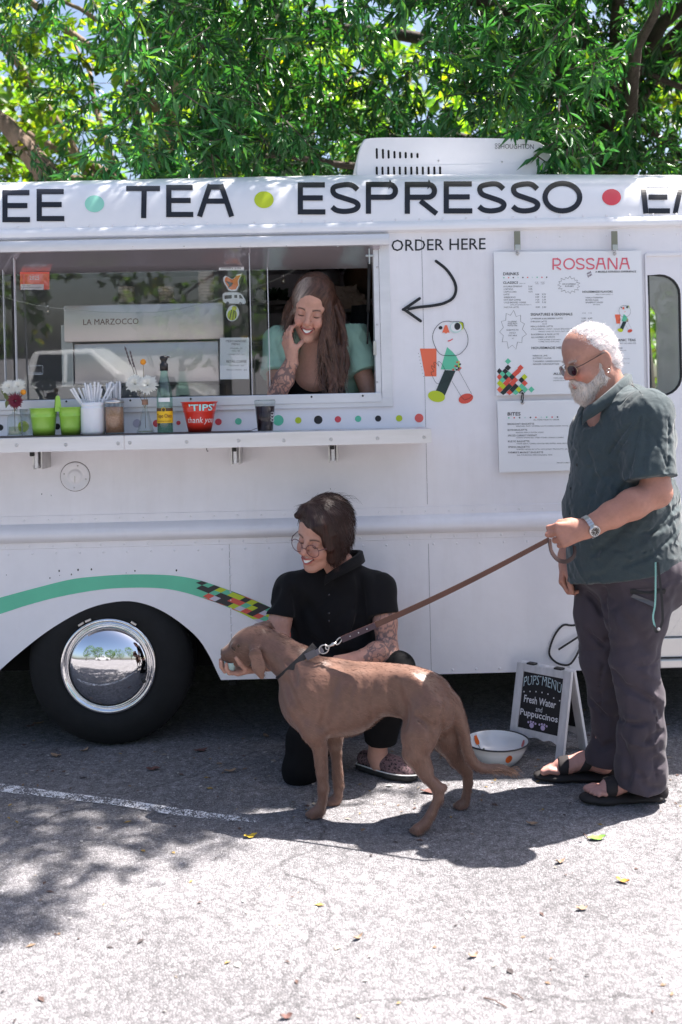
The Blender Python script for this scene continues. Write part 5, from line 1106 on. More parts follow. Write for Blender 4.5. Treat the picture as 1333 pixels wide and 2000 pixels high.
for px in (1020.5, 1215):
    rg = tempty('split_ring', 'steel split ring joining the two menu boards', 'ring', 'rings between the menu boards'); a = T(px, 777-.02*(px-1020), by); mb = MB(); mb.tube([(a.x+.003*math.sin(t), by-.002+.02*math.cos(t), a.z+.021*math.sin(t)) for t in [q*2*math.pi/20 for q in range(20)]], .0023, 6, closed=True); mb.build('wire', DARKMETAL, rg, True)
    for dzz in (.02, -.02): mb = MB(); mb.lathe([(.0045, .0012), (.008, .0016), (.0085, 0)], Vector((a.x, by-.001, a.z+dzz)), 14, RX); mb.build('grommet', STEEL, rg, True)

# ================================================================== CHALKBOARD SIGN
sgp0 = G(1098, 1492); sgp1 = G(996, 1466); ex = (sgp0-sgp1); wid = ex.length+.012; ex.normalize(); ey = Vector((-ex.y, ex.x, 0))
if ey.y < 0: ey = -ey
hS = .345; lean = .09
sgn = empty('chalkboard_sign', (sgp0+sgp1)/2, math.atan2(ex.y, ex.x), 'small whitewashed A frame chalkboard lettered PUPS MENU Fresh Water and Puppuccinos', 'sign')
WW = mat('whitewashed wood', (.62, .61, .62), rough=.75, var=(30, .16), bump=(60, .25, .004), stretch=(1, 1, .15)); BB = mat('blackboard', (.012, .012, .014), rough=.7, var=(14, .3)); CH = mat('chalk', (.72, .72, .75), rough=.9); PCH = mat('lilac chalk', (.55, .45, .66), rough=.9)
ang = math.atan2(lean, hS); FM = Matrix.Rotation(-ang, 4, 'X'); BMx = Matrix.Translation((0, 2*lean+.02, 0)) @ Matrix.Rotation(ang, 4, 'X')
hw = wid/2; Ls = hS/math.cos(ang)
def sbox(name, M4, x0, x1, y0, y1, z0, z1, m=WW, bev=.002): mb = MB(); mb.box(x0, x1, y0, y1, z0, z1, bev, M4); return mb.build(name, m, sgn)
for M4, nm in ((FM, 'front'), (BMx, 'rear')):
    for s in (-1, 1): sbox('leg', M4, s*hw-.0 if s < 0 else hw-.034, -hw+.034 if s < 0 else hw, -.009, .009, .0, Ls)
    sbox('top_rail', M4, -hw+.0345, hw-.0345, -.0085, .0085, Ls-.033, Ls-.001)
    mb = MB(); pts = [(-hw+.0345, .1), (hw-.0345, .1)]; bott = [(hw-.0345-(2*hw-.069)*i/16, .066+.01*abs(math.sin(i/16*3*math.pi))) for i in range(17)]
    o = [Vector((a, 0, b)) for a, b in [(-hw+.0345, .1), (hw-.0345, .1)]+bott]; nn = len(o)
    mb.add([M4 @ Vector((p.x, -.008, p.z)) for p in o]+[M4 @ Vector((p.x, .008, p.z)) for p in o], [t for t in geometry.tessellate_polygon([o])]+[tuple(i+nn for i in t[::-1]) for t in geometry.tessellate_polygon([o])]+[(i, (i+1) % nn, (i+1) % nn+nn, i+nn) for i in range(nn)]); mb.build('bottom_rail', WW, sgn)
    if nm == 'front': sbox('chalk_panel', M4, -hw+.03, hw-.03, -.003, .003, .098, Ls-.032, BB, 0)
    else: sbox('rear_panel', M4, -hw+.03, hw-.03, -.003, .003, .098, Ls-.032, BB, 0)
for s in (-1, 1): sbox('hinge', Matrix.Translation((s*hw*.5, lean+.005, hS)), -.018, .018, -.014, .014, -.001, .006, DARKMETAL, .001)
def chalk(s, x0, x1, z0, z1, m=CH, bold=.01, arch_=0, name='chalk_text'):
    v, f = text_geo(s, 1, 'LEFT', bold); lo = v.min(0); hi = v.max(0); u = (v-lo)/(hi-lo); W2 = hw-.034; H0, H1 = .1, Ls-.033
    out = []
    for a, b in u:
        x = -W2+2*W2*(x0+(x1-x0)*a); z = H1-(H1-H0)*(z1+(z0-z1)*b)+arch_*(1-(2*a-1)**2); out.append(FM @ Vector((x, -.0042, z)))
    return pydata(name, out, f, m, sgn)
chalk('PUPS MENU', .03, .97, .1, .27, mat('aqua chalk', (.5, .62, .66), rough=.9), -.004, .018); chalk('Fresh Water', .08, .88, .41, .54, bold=.015); chalk('and', .4, .56, .57, .66, bold=.0); chalk('Puppuccinos', .02, .96, .66, .81, bold=.015)
dd = MB()
def chd(x, z, r, m=None):
    W2 = hw-.034; H0, H1 = .1, Ls-.033; cxx = -W2+2*W2*x; czz = H1-(H1-H0)*z; n_ = 9; dd.add([FM @ Vector((cxx+r*math.cos(a), -.0042, czz+r*math.sin(a))) for a in [q*2*math.pi/n_ for q in range(n_)]], [tuple(range(n_))])
for i in range(8): chd(.08+i*.12, .085-.05*math.sin(i/7*math.pi)+.0, .0026)
for i in range(7): chd(.06+i*.15, .36-.05*math.sin(i/6*math.pi)+.03*(i > 4), .003)
dd.build('chalk_dots', CH, sgn); dd = MB()
for px_ in (.34, .62):
    chd(px_, .92, .0105)
    for q in (-.1, -.035, .035, .1): chd(px_+q*.9, .875-abs(.1-abs(q))*.25, .0045)
dd.build('paw_prints', PCH, sgn)

# ================================================================== ENAMEL BOWL
bc = G(971, 1487); bwl = empty('enamel_bowl', bc, 0, 'shallow white enamel bowl painted with orange tulips beside the chalkboard', 'bowl'); R_ = mp(62.5, bc.y); hB = .085
mb = MB(); mb.lathe([(0, .004), (.07, .004), (.074, 0), (.08, .003), (R_*.8, hB*.35), (R_*.92, hB*.7), (R_*.97, hB*.97), (R_, hB*.985)], (0, 0, 0), 56)
mb.lathe([(R_, hB*.99), (R_*.955, hB*.97), (R_*.9, hB*.7), (R_*.77, hB*.36), (.07, .012), (0, .011)], (0, 0, 0), 56); mb.build('basin', mat('white enamel', (.78, .79, .8), rough=.18, coat=.5), bwl, True)
mb = MB(); mb.tube([(R_*math.cos(a), R_*math.sin(a), hB*.99) for a in [q*2*math.pi/56 for q in range(56)]], .0032, 6, closed=True); mb.build('rim', mat('rim black', (.03, .03, .035), rough=.3), bwl, True)
TUL = mat('tulip orange', (.8, .14, .01), rough=.3, var=(30, .3)); TG = mat('tulip green', (.03, .09, .05), rough=.3)
def on_bowl(name, pts, m, a0, out):
    """pts = (sideways metres, height metres) on the inner (out=-1) or outer face"""
    v = []
    for x, z in pts:
        t = z/hB; r = np.interp(z, [0, .003, hB*.35, hB*.7, hB*.97], [.074, .08, R_*.8, R_*.92, R_*.97]) if out > 0 else np.interp(z, [.011, hB*.36, hB*.7, hB*.97], [.07, R_*.77, R_*.9, R_*.955]); r += .0016*out; an = a0+x/r; v.append((r*math.cos(an), r*math.sin(an), z+(.0012 if out < 0 else 0)))
    return pydata(name, v, [tuple(range(len(v)))], m, bwl, True)
on_bowl('tulip', [(.014*math.cos(q*.35), .046+.017*math.sin(q*.35)) for q in range(18)], TUL, math.radians(-74), 1)
on_bowl('tulip', [(.012, .05), (.006, .075), (0, .07), (-.006, .076), (-.012, .05), (-.008, .04), (.008, .04)], TUL, math.radians(128), -1); on_bowl('tulip_leaf', [(.0, .04), (.002, .04), (.004, .022), (.024, .034), (.012, .016), (-.016, .02), (-.02, .026), (0, .022)], TG, math.radians(128), -1)
on_bowl('tulip', [(.01*math.cos(q*.5), .06+.014*math.sin(q*.5)) for q in range(13)], mat('tulip pink', (.55, .12, .12), rough=.3), math.radians(12), -1)

# ================================================================== FALLEN LEAVES
LV = [('yellow', (.55, .38, .03)), ('green', (.16, .32, .04)), ('orange', (.5, .22, .03)), ('tan', (.3, .2, .13)), ('brown', (.13, .06, .05))]
def leaf(px, py, L, ci, rot, lbl):
    p = G(px, py); nm, col = LV[ci]; n_ = 7; v = []; f = []; r = random.Random(int(px*7+py))
    for i in range(n_):
        t = i/(n_-1); wd = L*.22*math.sin(math.pi*t)**.8+.0006; z = .003+.012*(t-.5)**2*2+r.uniform(0, .002)
        v += [((t-.5)*L, -wd, z+.006*r.random()), ((t-.5)*L, 0, z-.001+.001), ((t-.5)*L, wd, z+.006*r.random())]
    for i in range(n_-1):
        for j in (0, 1): f.append((i*3+j, (i+1)*3+j, (i+1)*3+j+1, i*3+j+1))
    o = pydata('fallen_leaf', v, f, mat('leaf '+nm, col, rough=.7, var=(60, .25)), None, True); o.location = p; o.rotation_euler = (0, 0, rot); tag(o, lbl, 'leaf', 'fallen leaves on the asphalt')
for a in ((490, 1636, .045, 0, .3, 'pale yellow fallen leaf on the sunlit asphalt before the dog'), (1166, 1640, .06, 1, .1, 'bright green fallen leaf on the sunlit asphalt'), (1217, 1724, .04, 2, 2.6, 'orange curled leaf on the sunlit asphalt'), (1250, 1566, .05, 2, .2, 'orange leaf under the sandal heel'),
          (1095, 1686, .035, 3, .4, None), (392, 1468, .06, 4, .5, None), (700, 1835, .03, 3, .6, None), (925, 1870, .03, 3, .5, None), (560, 1990, .03, 4, .2, None), (1137, 1778, .035, 3, .2, None), (1040, 1612, .04, 3, -.3, None), (110, 1478, .05, 3, -.3, None), (165, 1468, .04, 3, .8, None), (300, 1504, .06, 4, .05, None), (450, 1508, .05, 3, .3, None), (845, 1548, .09, 4, .0, None), (75, 1415, .05, 3, .2, None), (60, 1420, .05, 4, 1, None), (520, 1440, .05, 3, 2, None)):
    leaf(a[0], a[1], a[2], a[3], a[4], a[5] or ('small dry tan leaf lying on the asphalt' if a[3] == 3 else 'small curled brown leaf lying on the asphalt'))
for (x0, y0, x1, y1) in ((945, 1948, 990, 1968), (1000, 1940, 1022, 1952), (1140, 1628, 1150, 1640)):
    p, q = G(x0, y0, .003), G(x1, y1, .003); mb = MB(); mb.tube([p, p.lerp(q, .5)+Vector((0, .003, .003)), q], .0016, 5); tag(mb.build('twig', mat('twig', (.12, .06, .04), rough=.8)), 'thin brown twig lying on the sunlit asphalt', 'twig', 'twigs on the asphalt')

# fine litter on the asphalt: crumbs of leaf, bark and grit
lt_ = MB(); rl = random.Random(31); lc = [(.2, .13, .08), (.1, .06, .05), (.28, .24, .2), (.4, .38, .36), (.05, .04, .04), (.3, .2, .06)]
for k in range(900):
    near_ = rl.random() < .6; x = rl.uniform(-2.2, 2.2); y = rl.gauss(3.95, .28) if near_ else rl.uniform(1.9, 4.0); a = rl.uniform(0, 6.28); L_ = rl.choice((.004, .006, .008, .012))*rl.uniform(.7, 1.4); w_ = L_*rl.uniform(.25, .7); c_, s_ = math.cos(a), math.sin(a); z = rl.uniform(.001, .003)
    lt_.add([(x+c_*L_, y+s_*L_, z), (x-s_*w_, y+c_*w_, z+.003*rl.random()+.001), (x-c_*L_, y-s_*L_, z+.001), (x+s_*w_, y-c_*w_, z+.002*rl.random()+.001)], [(0, 1, 2, 3)], rl.choice(lc))
tag(lt_.build('leaf_litter', mat('litter', (1, 1, 1), rough=.85, attr='Col')), 'fine crumbs of leaf and grit scattered on the asphalt', 'litter', kind='stuff')
# ================================================================== PEOPLE: tools
SKIN = mat('skin', (1, 1, 1), rough=.48, attr='Col', sss=.12, spec=.4, var=(24, .07), fine=(90, .06), bump=(160, .16, .003))
def nrm(v): v = np.array(v, float); return v/np.linalg.norm(v)
def frame_of(fwd, up):
    f = nrm(fwd); l = nrm(np.cross(up, f)); u = np.cross(f, l); return np.array([f, l, u])
class Head:
    def __init__(s, c, fwd, up, sc=1.0): s.c = np.array(c, float); s.A = frame_of(fwd, up); s.s = sc
    def p(s, x, y, z): return s.c+s.s*(np.array([x, y, z]) @ s.A)
    def loc(s, V): return ((V-s.c) @ s.A.T)/s.s
    def ell(s, F, c, r, k=.012, op='+', rot=None, cuts=()):
        A = s.A if rot is None else np.array(rot) @ s.A
        F.ell(s.p(*c), np.array(r)*s.s, A, k*s.s, op, cuts)
    def cone(s, F, a, b, ra, rb, k=.01, op='+', **kw): F.cone(s.p(*a), s.p(*b), ra*s.s, rb*s.s, k*s.s, op, **kw)
def ry(a): c, s_ = math.cos(a), math.sin(a); return [[c, 0, s_], [0, 1, 0], [-s_, 0, c]]
def rzm(a): c, s_ = math.cos(a), math.sin(a); return [[c, s_, 0], [-s_, c, 0], [0, 0, 1]]
def build_head(F, H, neck=None, rn=.06, smile=0, female=True, ear=True, chin=0):
    e = H.ell; c = H.cone
    e(F, (-.014, 0, .045), (.1, .078, .093), .01); e(F, (.028, 0, .052), (.062, .066, .07), .02)
    e(F, (.036, 0, -.03), (.056, .06, .088), .02); e(F, (.0, 0, -.03), (.06, .062, .06), .02)
    jw = .046 if female else .052
    for s in (-1, 1):
        c(F, (-.002, s*jw, -.05), (.066, s*.014, -.096+chin), .022, .017, .022)
        e(F, (.066, s*.034, -.024), (.026, .024, .024), .02)                        # cheek
        if smile: e(F, (.075, s*.034, -.034), (.02, .017, .017), .014)
        c(F, (.083, s*.012, .027), (.07, s*.046, .03), .011 if female else .0135, .009, .014)   # brow
        e(F, (.098, s*.031, .008), (.017, .017, .013), .012, '-')                   # socket
        e(F, (.0755, s*.031, .007), (.0165, .0165, .0145), .004)                    # lid over the eye
        H.cone(F, (.0905, s*.022, .001), (.088, s*.042, .002), .0016, .0012, .002, '-')
    e(F, (.077, 0, -.1+chin), (.018, .018, .015), .02)
    c(F, (.09, 0, .022), (.113, 0, -.018), .0085, .0112, .012); e(F, (.113, 0, -.021), (.0105, .011, .009), .008)
    for s in (-1, 1): e(F, (.1, s*.0125, -.026), (.0105, .0075, .0075), .006); e(F, (.107, s*.0065, -.032), (.004, .003, .003), .002, '-')
    # mouth
    if smile:
        e(F, (.083, 0, -.058), (.02, .029, .02), .014)
        c(F, (.083, -.024, -.049), (.1, 0, -.0515), .005, .0058, .005); c(F, (.1, 0, -.0515), (.083, .024, -.049), .0058, .005, .005)
        c(F, (.082, -.023, -.058), (.098, 0, -.0685), .005, .0065, .005); c(F, (.098, 0, -.0685), (.082, .023, -.058), .0065, .005, .005)
        for a in np.linspace(-1, 1, 9)[:-1]:
            b = a+.25; q = lambda t: (.1-.016*t*t+.003, .024*t, -.0595+.0085*t*t)
            H.cone(F, q(a), q(b), .0045, .0045, .002, '-')
        for s in (-1, 1): H.cone(F, (.098, s*.017, -.028), (.082, s*.033, -.058), .0035, .0025, .006, '-')
    else:
        c(F, (.085, -.022, -.055), (.099, 0, -.053), .0045, .0058, .006); c(F, (.099, 0, -.053), (.085, .022, -.055), .0058, .0045, .006)
        c(F, (.084, -.02, -.062), (.098, 0, -.065), .005, .0065, .006); c(F, (.098, 0, -.065), (.084, .02, -.062), .0065, .005, .006)
        H.cone(F, (.09, -.024, -.0585), (.107, 0, -.0585), .002, .0025, .003, '-'); H.cone(F, (.107, 0, -.0585), (.09, .024, -.0585), .0025, .002, .003, '-')
    if ear:
        for s in (-1, 1):
            e(F, (-.014, s*.078, .002), (.021, .009, .034), .006, rot=rzm(-s*.35)); e(F, (-.008, s*.088, .004), (.011, .007, .021), .004, '-', rot=rzm(-s*.35)); e(F, (-.004, s*.075, -.026), (.009, .008, .01), .006)
    if neck is not None: F.cone(H.p(-.028, 0, -.04), neck, rn*.93, rn*1.05, .03)
def on_face(H, F, y, z, x0=.125):
    for x in np.arange(x0, .05, -.0008):
        p = H.p(x, y, z); i = [int(np.searchsorted(a, q))-1 for a, q in zip((F.ax, F.ay, F.az), p)]
        if all(0 <= k < n-1 for k, n in zip(i, F.F.shape)):
            w_ = [(p[k]-a[i[k]])/(a[i[k]+1]-a[i[k]]) for k, a in enumerate((F.ax, F.ay, F.az))]; c = F.F[i[0]:i[0]+2, i[1]:i[1]+2, i[2]:i[2]+2]
            c = c[0]*(1-w_[0])+c[1]*w_[0]; c = c[0]*(1-w_[1])+c[1]*w_[1]
            if c[0]*(1-w_[2])+c[1]*w_[2] < 0: return x
    return .08
def teeth_mesh(H, parent, M, F):
    n = 12
    def strip(rows, lift, name, m):
        v = []; k = len(rows(0)); 
        for i in range(n+1):
            t = -1+2*i/n
            for y, z in rows(t): v.append(H.p(on_face(H, F, y, z)+lift, y, z))
        o = pydata(name, v, [(i*k+j, (i+1)*k+j, (i+1)*k+j+1, i*k+j+1) for i in range(n) for j in range(k-1)], m, None, True); return under(o, parent)
    up = lambda t: -.0515+.0045*t*t; lo = lambda t: -.0675+.0185*t*t
    strip(lambda t: [(.0285*t, up(t)+.0015), (.0285*t, (up(t)+lo(t))/2), (.0285*t, lo(t)-.0005)], .0010, 'mouth', mat('mouth inside', (.12, .02, .02), rough=.5))
    strip(lambda t: [(.0255*t, up(t)+.0004), (.0255*t, up(t)*.45+lo(t)*.55), (.0255*t, up(t)*.16+lo(t)*.84)], .0022, 'teeth', M)
    LP = mat('lip', (.42, .11, .09), rough=.4)
    for f_, a in ((up, .0016), (lo, -.002)):
        mb = MB(); mb.tube([Vector(H.p(on_face(H, F, .0285*t, f_(t)+a)+.0006, .0285*t, f_(t)+a)) for t in np.linspace(-1, 1, 15)], [.0012+.0021*(1-t*t) for t in np.linspace(-1, 1, 15)], 7); under(mb.build('lip', LP, None, True), parent)
    for s in (-1, 1):
        mb = MB(); mb.tube([Vector(H.p(on_face(H, F, s*y, z)+.0004, s*y, z)) for y, z in ((.0185, .003), (.024, -.0005), (.031, -.0018), (.038, -.0005), (.0445, .003))], [.0006, .0013, .0016, .0016, .0008], 6); under(mb.build('eyelash', mat('lash', (.015, .01, .01), rough=.5), None, True), parent)
        mb = MB(); mb.tube([Vector(H.p(on_face(H, F, s*y, z)-.0002, s*y, z)) for y, z in ((.015, .026), (.024, .0305), (.034, .0315), (.043, .028), (.048, .0235))], [.0014, .0021, .0019, .0014, .0007], 6); under(mb.build('eyebrow', mat('brow hair', (.06, .034, .028), rough=.6), None, True), parent)
def face_cols(H, V, base, lips=(.42, .1, .09), brow=(.06, .04, .03), smile=False, lash=True, rosy=.25, female=True):
    L = H.loc(V); x, y, z = L.T; c = np.tile(np.array(base), (len(V), 1)); ay_ = np.abs(y); front = x > .05
    def mixc(w, col): w = np.clip(w, 0, 1)[:, None]; c[:] = c*(1-w)+np.array(col)*w
    rr = np.exp(-(((ay_-.038)/.02)**2+((z+.03)/.018)**2))*front; mixc(rr*rosy, (.62, .16, .11)); mixc(np.exp(-((y/.012)**2+((z+.022)/.014)**2))*(x > .1)*rosy*.7, (.62, .17, .12))
    if smile:
        up = np.exp(-((z-(-.0505+.003*(ay_/.024)**2))/.0042)**4)*(ay_ < .024)*(x > .075); lo = np.exp(-((z-(-.068+.0095*(ay_/.024)**2))/.0048)**4)*(ay_ < .023)*(x > .075); mixc(np.maximum(up, lo)*.75, lips)
    else: mixc(np.exp(-((z+.0585)/.0085)**4)*(ay_ < .021)*(x > .078)*.55, lips)
    bw = np.exp(-((z-(.031-.25*(ay_-.03)**2*30+.0))/.0036)**2)*(ay_ > .014)*(ay_ < .047)*(x > .05); mixc(bw*.85, brow)
    if lash: mixc(np.exp(-((z-.0012)/.0026)**2)*np.exp(-((ay_-.032)/.0125)**4)*(x > .07)*.9, (.02, .012, .012)); mixc(np.exp(-((z-.012)/.006)**2)*np.exp(-((ay_-.032)/.014)**4)*(x > .06)*.3, (.25, .1, .08))
    return c
def hand(F, wrist, d, n, u, s=1.0, curls=((60, 70, 40),)*4, thumb=((.5, .8, -.3), (.8, .3, -.2)), spread=.05, k=.004, rw=.026, fr=1.0):
    """wrist -> knuckles d, back of hand n, thumb side u"""
    w = np.array(wrist, float); d = nrm(d); n = nrm(np.array(n)-d*np.dot(n, d)); u_ = nrm(np.cross(d, n)); u = u_ if np.dot(u_, u) > 0 else -u_
    tips = []; Lg = (.074, .082, .076, .06); off = (.031, .0105, -.011, -.03)
    for q in (0, 1, 2, 3): F.cone(w+d*.01*s+u*off[q]*.45*s, w+d*(.09-.004*abs(q-1))*s+u*off[q]*s, .0155*s, .0125*s, .012*s)
    F.cone(w-d*.02*s, w+d*.03*s, rw*s, .023*s, .015*s, flat=(n, 1.25))
    F.cone(w+d*.02*s+u*.022*s-n*.006*s, w+d*.05*s+u*.034*s-n*.01*s, .017*s, .014*s, .01*s)
    for q in range(4):
        cu = curls[q % len(curls)]; p = w+d*(.091-.004*abs(q-1))*s+u*off[q]*s; a = 0; dirn = d+u*spread*(1.5-q)*.7; dirn = nrm(dirn); r = (.0098-.0006*abs(q-1))*s*fr
        for j, fr_ in enumerate((.46, .31, .25)):
            a += math.radians(cu[j]); dv = dirn*math.cos(a)-n*math.sin(a); p2 = p+dv*Lg[q]*fr_*s; F.cone(p, p2, r*(1-.08*j), r*(.94-.09*j), k*s); p = p2
        tips.append(p)
    p = w+d*.038*s+u*.034*s-n*.008*s; r = .0118*s*fr
    for j, (tv, ln) in enumerate(zip(thumb, (.036, .032, .026))):
        dv = nrm(d*tv[0]+u*tv[1]+n*tv[2]); p2 = p+dv*ln*s; F.cone(p, p2, r*(1-.07*j), r*(.95-.1*j), k*s); p = p2
    return tips, p
def strands(name, pts, w, m, parent, cols=None, seed=1, nfac=None):
    """many thin ribbons: pts = list of polylines"""
    v = []; f = []; c = []; q = 0; r = random.Random(seed)
    for pl, col in zip(pts, cols if cols is not None else [None]*len(pts)):
        pl = [Vector(p) for p in pl]; n = len(pl); side = Vector((r.uniform(-1, 1), r.uniform(-.4, .4), r.uniform(-1, 1)))
        for i, p in enumerate(pl):
            t = (pl[min(i+1, n-1)]-pl[max(i-1, 0)]).normalized(); s_ = t.cross(Vector((side.x*.3, -1, side.z*.3))).normalized()*w*.5*(1-.75*(i/(n-1))**2); v += [p-s_, p+s_]
            if col is not None: c += [col, col]
        for i in range(n-1): f.append((q+2*i, q+2*i+1, q+2*i+3, q+2*i+2))
        q += 2*n
    o = pydata(name, v, f, m, None, True, 'stuff', c if c else None); return under(o, parent)
def surface_hair(V, N, n, L, flow, lift, g, segs=4, jitter=.3):
    """short hairs on a surface: start at random vertices, follow flow(p)"""
    idx = g.choice(len(V), n); out = []
    for i in idx:
        p = V[i].copy(); nn = N[i]; f = np.array(flow(p), float)+g.normal(0, jitter, 3); f -= nn*(f @ nn)*.8; f = f/np.linalg.norm(f); ln = L*g.uniform(.6, 1.3); pl = []
        for k in range(segs+1): t = k/segs; pl.append(p+f*ln*t+nn*(lift*t+.0006)*ln*4)
        out.append(pl)
    return out
def mesh_vn(o):
    me = o.data; V = np.empty(len(me.vertices)*3, dtype=np.float32); me.vertices.foreach_get('co', V); N = np.empty_like(V); me.vertices.foreach_get('normal', N); return V.reshape(-1, 3).astype(float), N.reshape(-1, 3).astype(float)
def hair_mat(name, rough=.42, sheen=0, sc=1.0):
    """colour from the 'Col' layer, streaked along the 'Flow' layer"""
    m = bpy.data.materials.new(name); m.use_nodes = True; n = m.node_tree.nodes; l = m.node_tree.links; b = n['Principled BSDF']; b.inputs['Roughness'].default_value = rough; b.inputs['Specular IOR Level'].default_value = .28
    a = n.new('ShaderNodeVertexColor'); a.layer_name = 'Col'; fl = n.new('ShaderNodeVertexColor'); fl.layer_name = 'Flow'
    t = n.new('ShaderNodeTexNoise'); t.inputs['Scale'].default_value = sc; t.inputs['Detail'].default_value = 4; t.inputs['Roughness'].default_value = .7; l.new(fl.outputs[0], t.inputs['Vector'])
    mr = n.new('ShaderNodeMapRange'); mr.inputs[1].default_value = .32; mr.inputs[2].default_value = .68; mr.inputs[3].default_value = .45; mr.inputs[4].default_value = 1.6; l.new(t.outputs[0], mr.inputs[0])
    s = n.new('ShaderNodeVectorMath'); s.operation = 'SCALE'; l.new(a.outputs[0], s.inputs[0]); l.new(mr.outputs[0], s.inputs['Scale']); l.new(s.outputs[0], b.inputs['Base Color'])
    bp = n.new('ShaderNodeBump'); bp.inputs['Strength'].default_value = .7; bp.inputs['Distance'].default_value = .004; l.new(t.outputs[0], bp.inputs['Height']); l.new(bp.outputs[0], b.inputs['Normal']); return m
WX = lambda px, py, Y: np.array(W(px, py, Y))

# ================================================================== MAN
man = empty('person', G(1215, 1545), 0, 'bearded man in a dark teal linen shirt and sunglasses holding the dog leash', 'person')
mf = nrm((-.93, -.36, 0)); ml = nrm((.36, -.93, 0)); MA = np.array([mf, ml, [0, 0, 1]])
YM = 3.60
MH = Head(WX(1154, 706, 3.58), (-.9, -.3, -.34), (-.3, -.1, .95), .985)
axm, aym = axis((.60, .76, .0035), (.76, 1.45, .0045)), axis((3.14, 3.98, .0045))
azm = axis((-.004, .1, .004), (.1, .66, .011), (.66, 1.06, .0034), (1.06, 1.4, .007), (1.4, 1.80, .0032))
F = Field(axm, aym, azm)
# hidden trunk and legs carry the body
F.ell(WX(1218, 860, YM), (.15, .18, .2), MA, .03); F.ell(WX(1222, 1010, YM), (.16, .18, .2), MA, .04)
for (hx, hy, hY), (kx, ky, kY), (axx, ayy, aY) in (((1250, 1120, 3.52), (1240, 1300, 3.5), (1268, 1538, 3.515)), ((1195, 1130, 3.69), (1178, 1300, 3.69), (1180, 1495, 3.715))):
    F.chain([(WX(hx, hy, hY), .085), (WX(kx, ky, kY), .045), (WX(axx, ayy, aY), .03)], .03)
neck_b = WX(1200, 790, 3.6)
build_head(F, MH, neck_b, .068, female=False)
F.cone(neck_b, WX(1225, 850, YM), .07, .11, .05)
# near arm, raised forearm, fist round the leash
sh, el, wr = WX(1262, 812, 3.43), WX(1283, 962, 3.36), WX(1146, 1033, 3.34)
F.chain([(sh, .055), (WX(1275, 890, 3.38), .05), (el, .05)], .02); F.chain([(el, .048), (WX(1236, 985, 3.34), .05), (WX(1195, 1006, 3.34), .043), (WX(1165, 1022, 3.34), .033), (wr, .03)], .02)
hd = WX(1092, 1046, 3.335)-wr
tipsN, thN = hand(F, wr-nrm(hd)*.0, hd, (0.1, -1, .25), (-.25, -.2, 1), 1.06, ((45, 88, 60), (58, 90, 60), (66, 90, 60), (70, 90, 60)), ((.75, .1, -.35), (1, -.5, .05), (.95, -.5, .15)), .05, k=.003, rw=.027, fr=1.08)
# far arm hangs
shf, elf, wrf = WX(1180, 815, 3.78), WX(1150, 990, 3.82), WX(1106, 1086, 3.74)
F.chain([(shf, .056), (elf, .048), (WX(1128, 1040, 3.78), .042), (wrf, .032)], .02)
hand(F, wrf, WX(1098, 1140, 3.72)-wrf, (-1, .25, .1), (.2, -1, .1), 1.1, ((35, 45, 30), (42, 50, 30), (48, 55, 30), (52, 55, 30)), ((.8, .5, -.3), (.95, .15, -.3), (.95, 0, -.4)), .03)
# feet in sandals
FOOT = []
for heel, toe, zz, left in ((G(1290, 1562), G(1166, 1566), 0, True), (G(1196, 1524), G(1090, 1522), 0, False)):
    h_, t_ = np.array(heel), np.array(toe); d = nrm(t_-h_); L_ = .265; t_ = h_+d*L_; sd = np.array([-d[1], d[0], 0]); sd = sd if sd[1] < 0 else -sd    # sd: towards camera
    so = .03; up = np.array([0, 0, 1.])
    F.chain([(h_+d*.03+up*(so+.032), .034), (h_+d*.1+up*(so+.042), .038), (h_+d*.175+up*(so+.022), .036), (h_+d*.208+up*(so+.01), .025)], .02, flat=(up, 1.25))
    F.cone(h_+d*.05+up*(so+.04), h_+d*.045+up*(so+.1), .036, .036, .02)
    inner = -1 if left else 1      # big toe side along sd
    for q, (o_, ln, r) in enumerate(((.029, .052, .0135), (.011, .05, .0102), (-.006, .044, .0096), (-.021, .036, .009), (-.034, .026, .0085))):
        b0 = h_+d*.205+sd*(inner*o_*1.0)+up*(so+.009); b1 = b0+d*ln*.55+up*.005; b2 = b0+d*ln-up*.002; F.chain([(b0, r), (b1, r), (b2, r*.95)], .0015)
    FOOT.append((h_, d, sd, so, left))
def mcol(V):
    c = face_cols(MH, V, (.42, .215, .16), lips=(.36, .14, .11), brow=(.45, .4, .38), lash=False, rosy=.5, female=False)
    arm = (V[:, 2] < 1.35); c[arm] = c[arm]*np.array([1.0, .93, .9]); ft = V[:, 2] < .2; c[ft] = (.5, .26, .22)
    n_ = snoise(V*9, 4)[:, None]; return np.clip(c*(1+.07*n_), 0, 1)
F.build('body', SKIN, man, mcol)
# ---- shirt
LINEN = mat('teal linen', (.032, .05, .056), rough=.88, var=(7, .16), crease=(22, .7, .014), fine=(240, .14), bump=(420, .35, .0015), sheen=.18)
F = Field(axis((.74, 1.45, .0048)), axis((3.17, 3.98, .0048)), axis((.66, 1.55, .0048)))
hem_p, hem_n = WX(1120, 1136, YM), None
P1, P2, P3 = WX(1116, 1137, YM), WX(1345, 1082, YM), WX(1116, 1137, YM)+np.array([.1, .4, -.0]); hem_n = nrm(np.cross(P2-P1, P3-P1)); hem_n = hem_n if hem_n[2] < 0 else -hem_n
cut = [(P1, hem_n)]
F.ell(WX(1208, 868, YM), (.166, .2, .2), MA, .03, cuts=cut); F.ell(WX(1214, 990, YM), (.2, .21, .235), MA, .05, cuts=cut); F.ell(WX(1222, 1085, YM), (.198, .215, .16), MA, .05, cuts=cut)
F.cone(WX(1216, 1000, YM), WX(1222, 1145, YM), .192, .196, .03, cuts=cut, flat=(tuple(ml), .92))
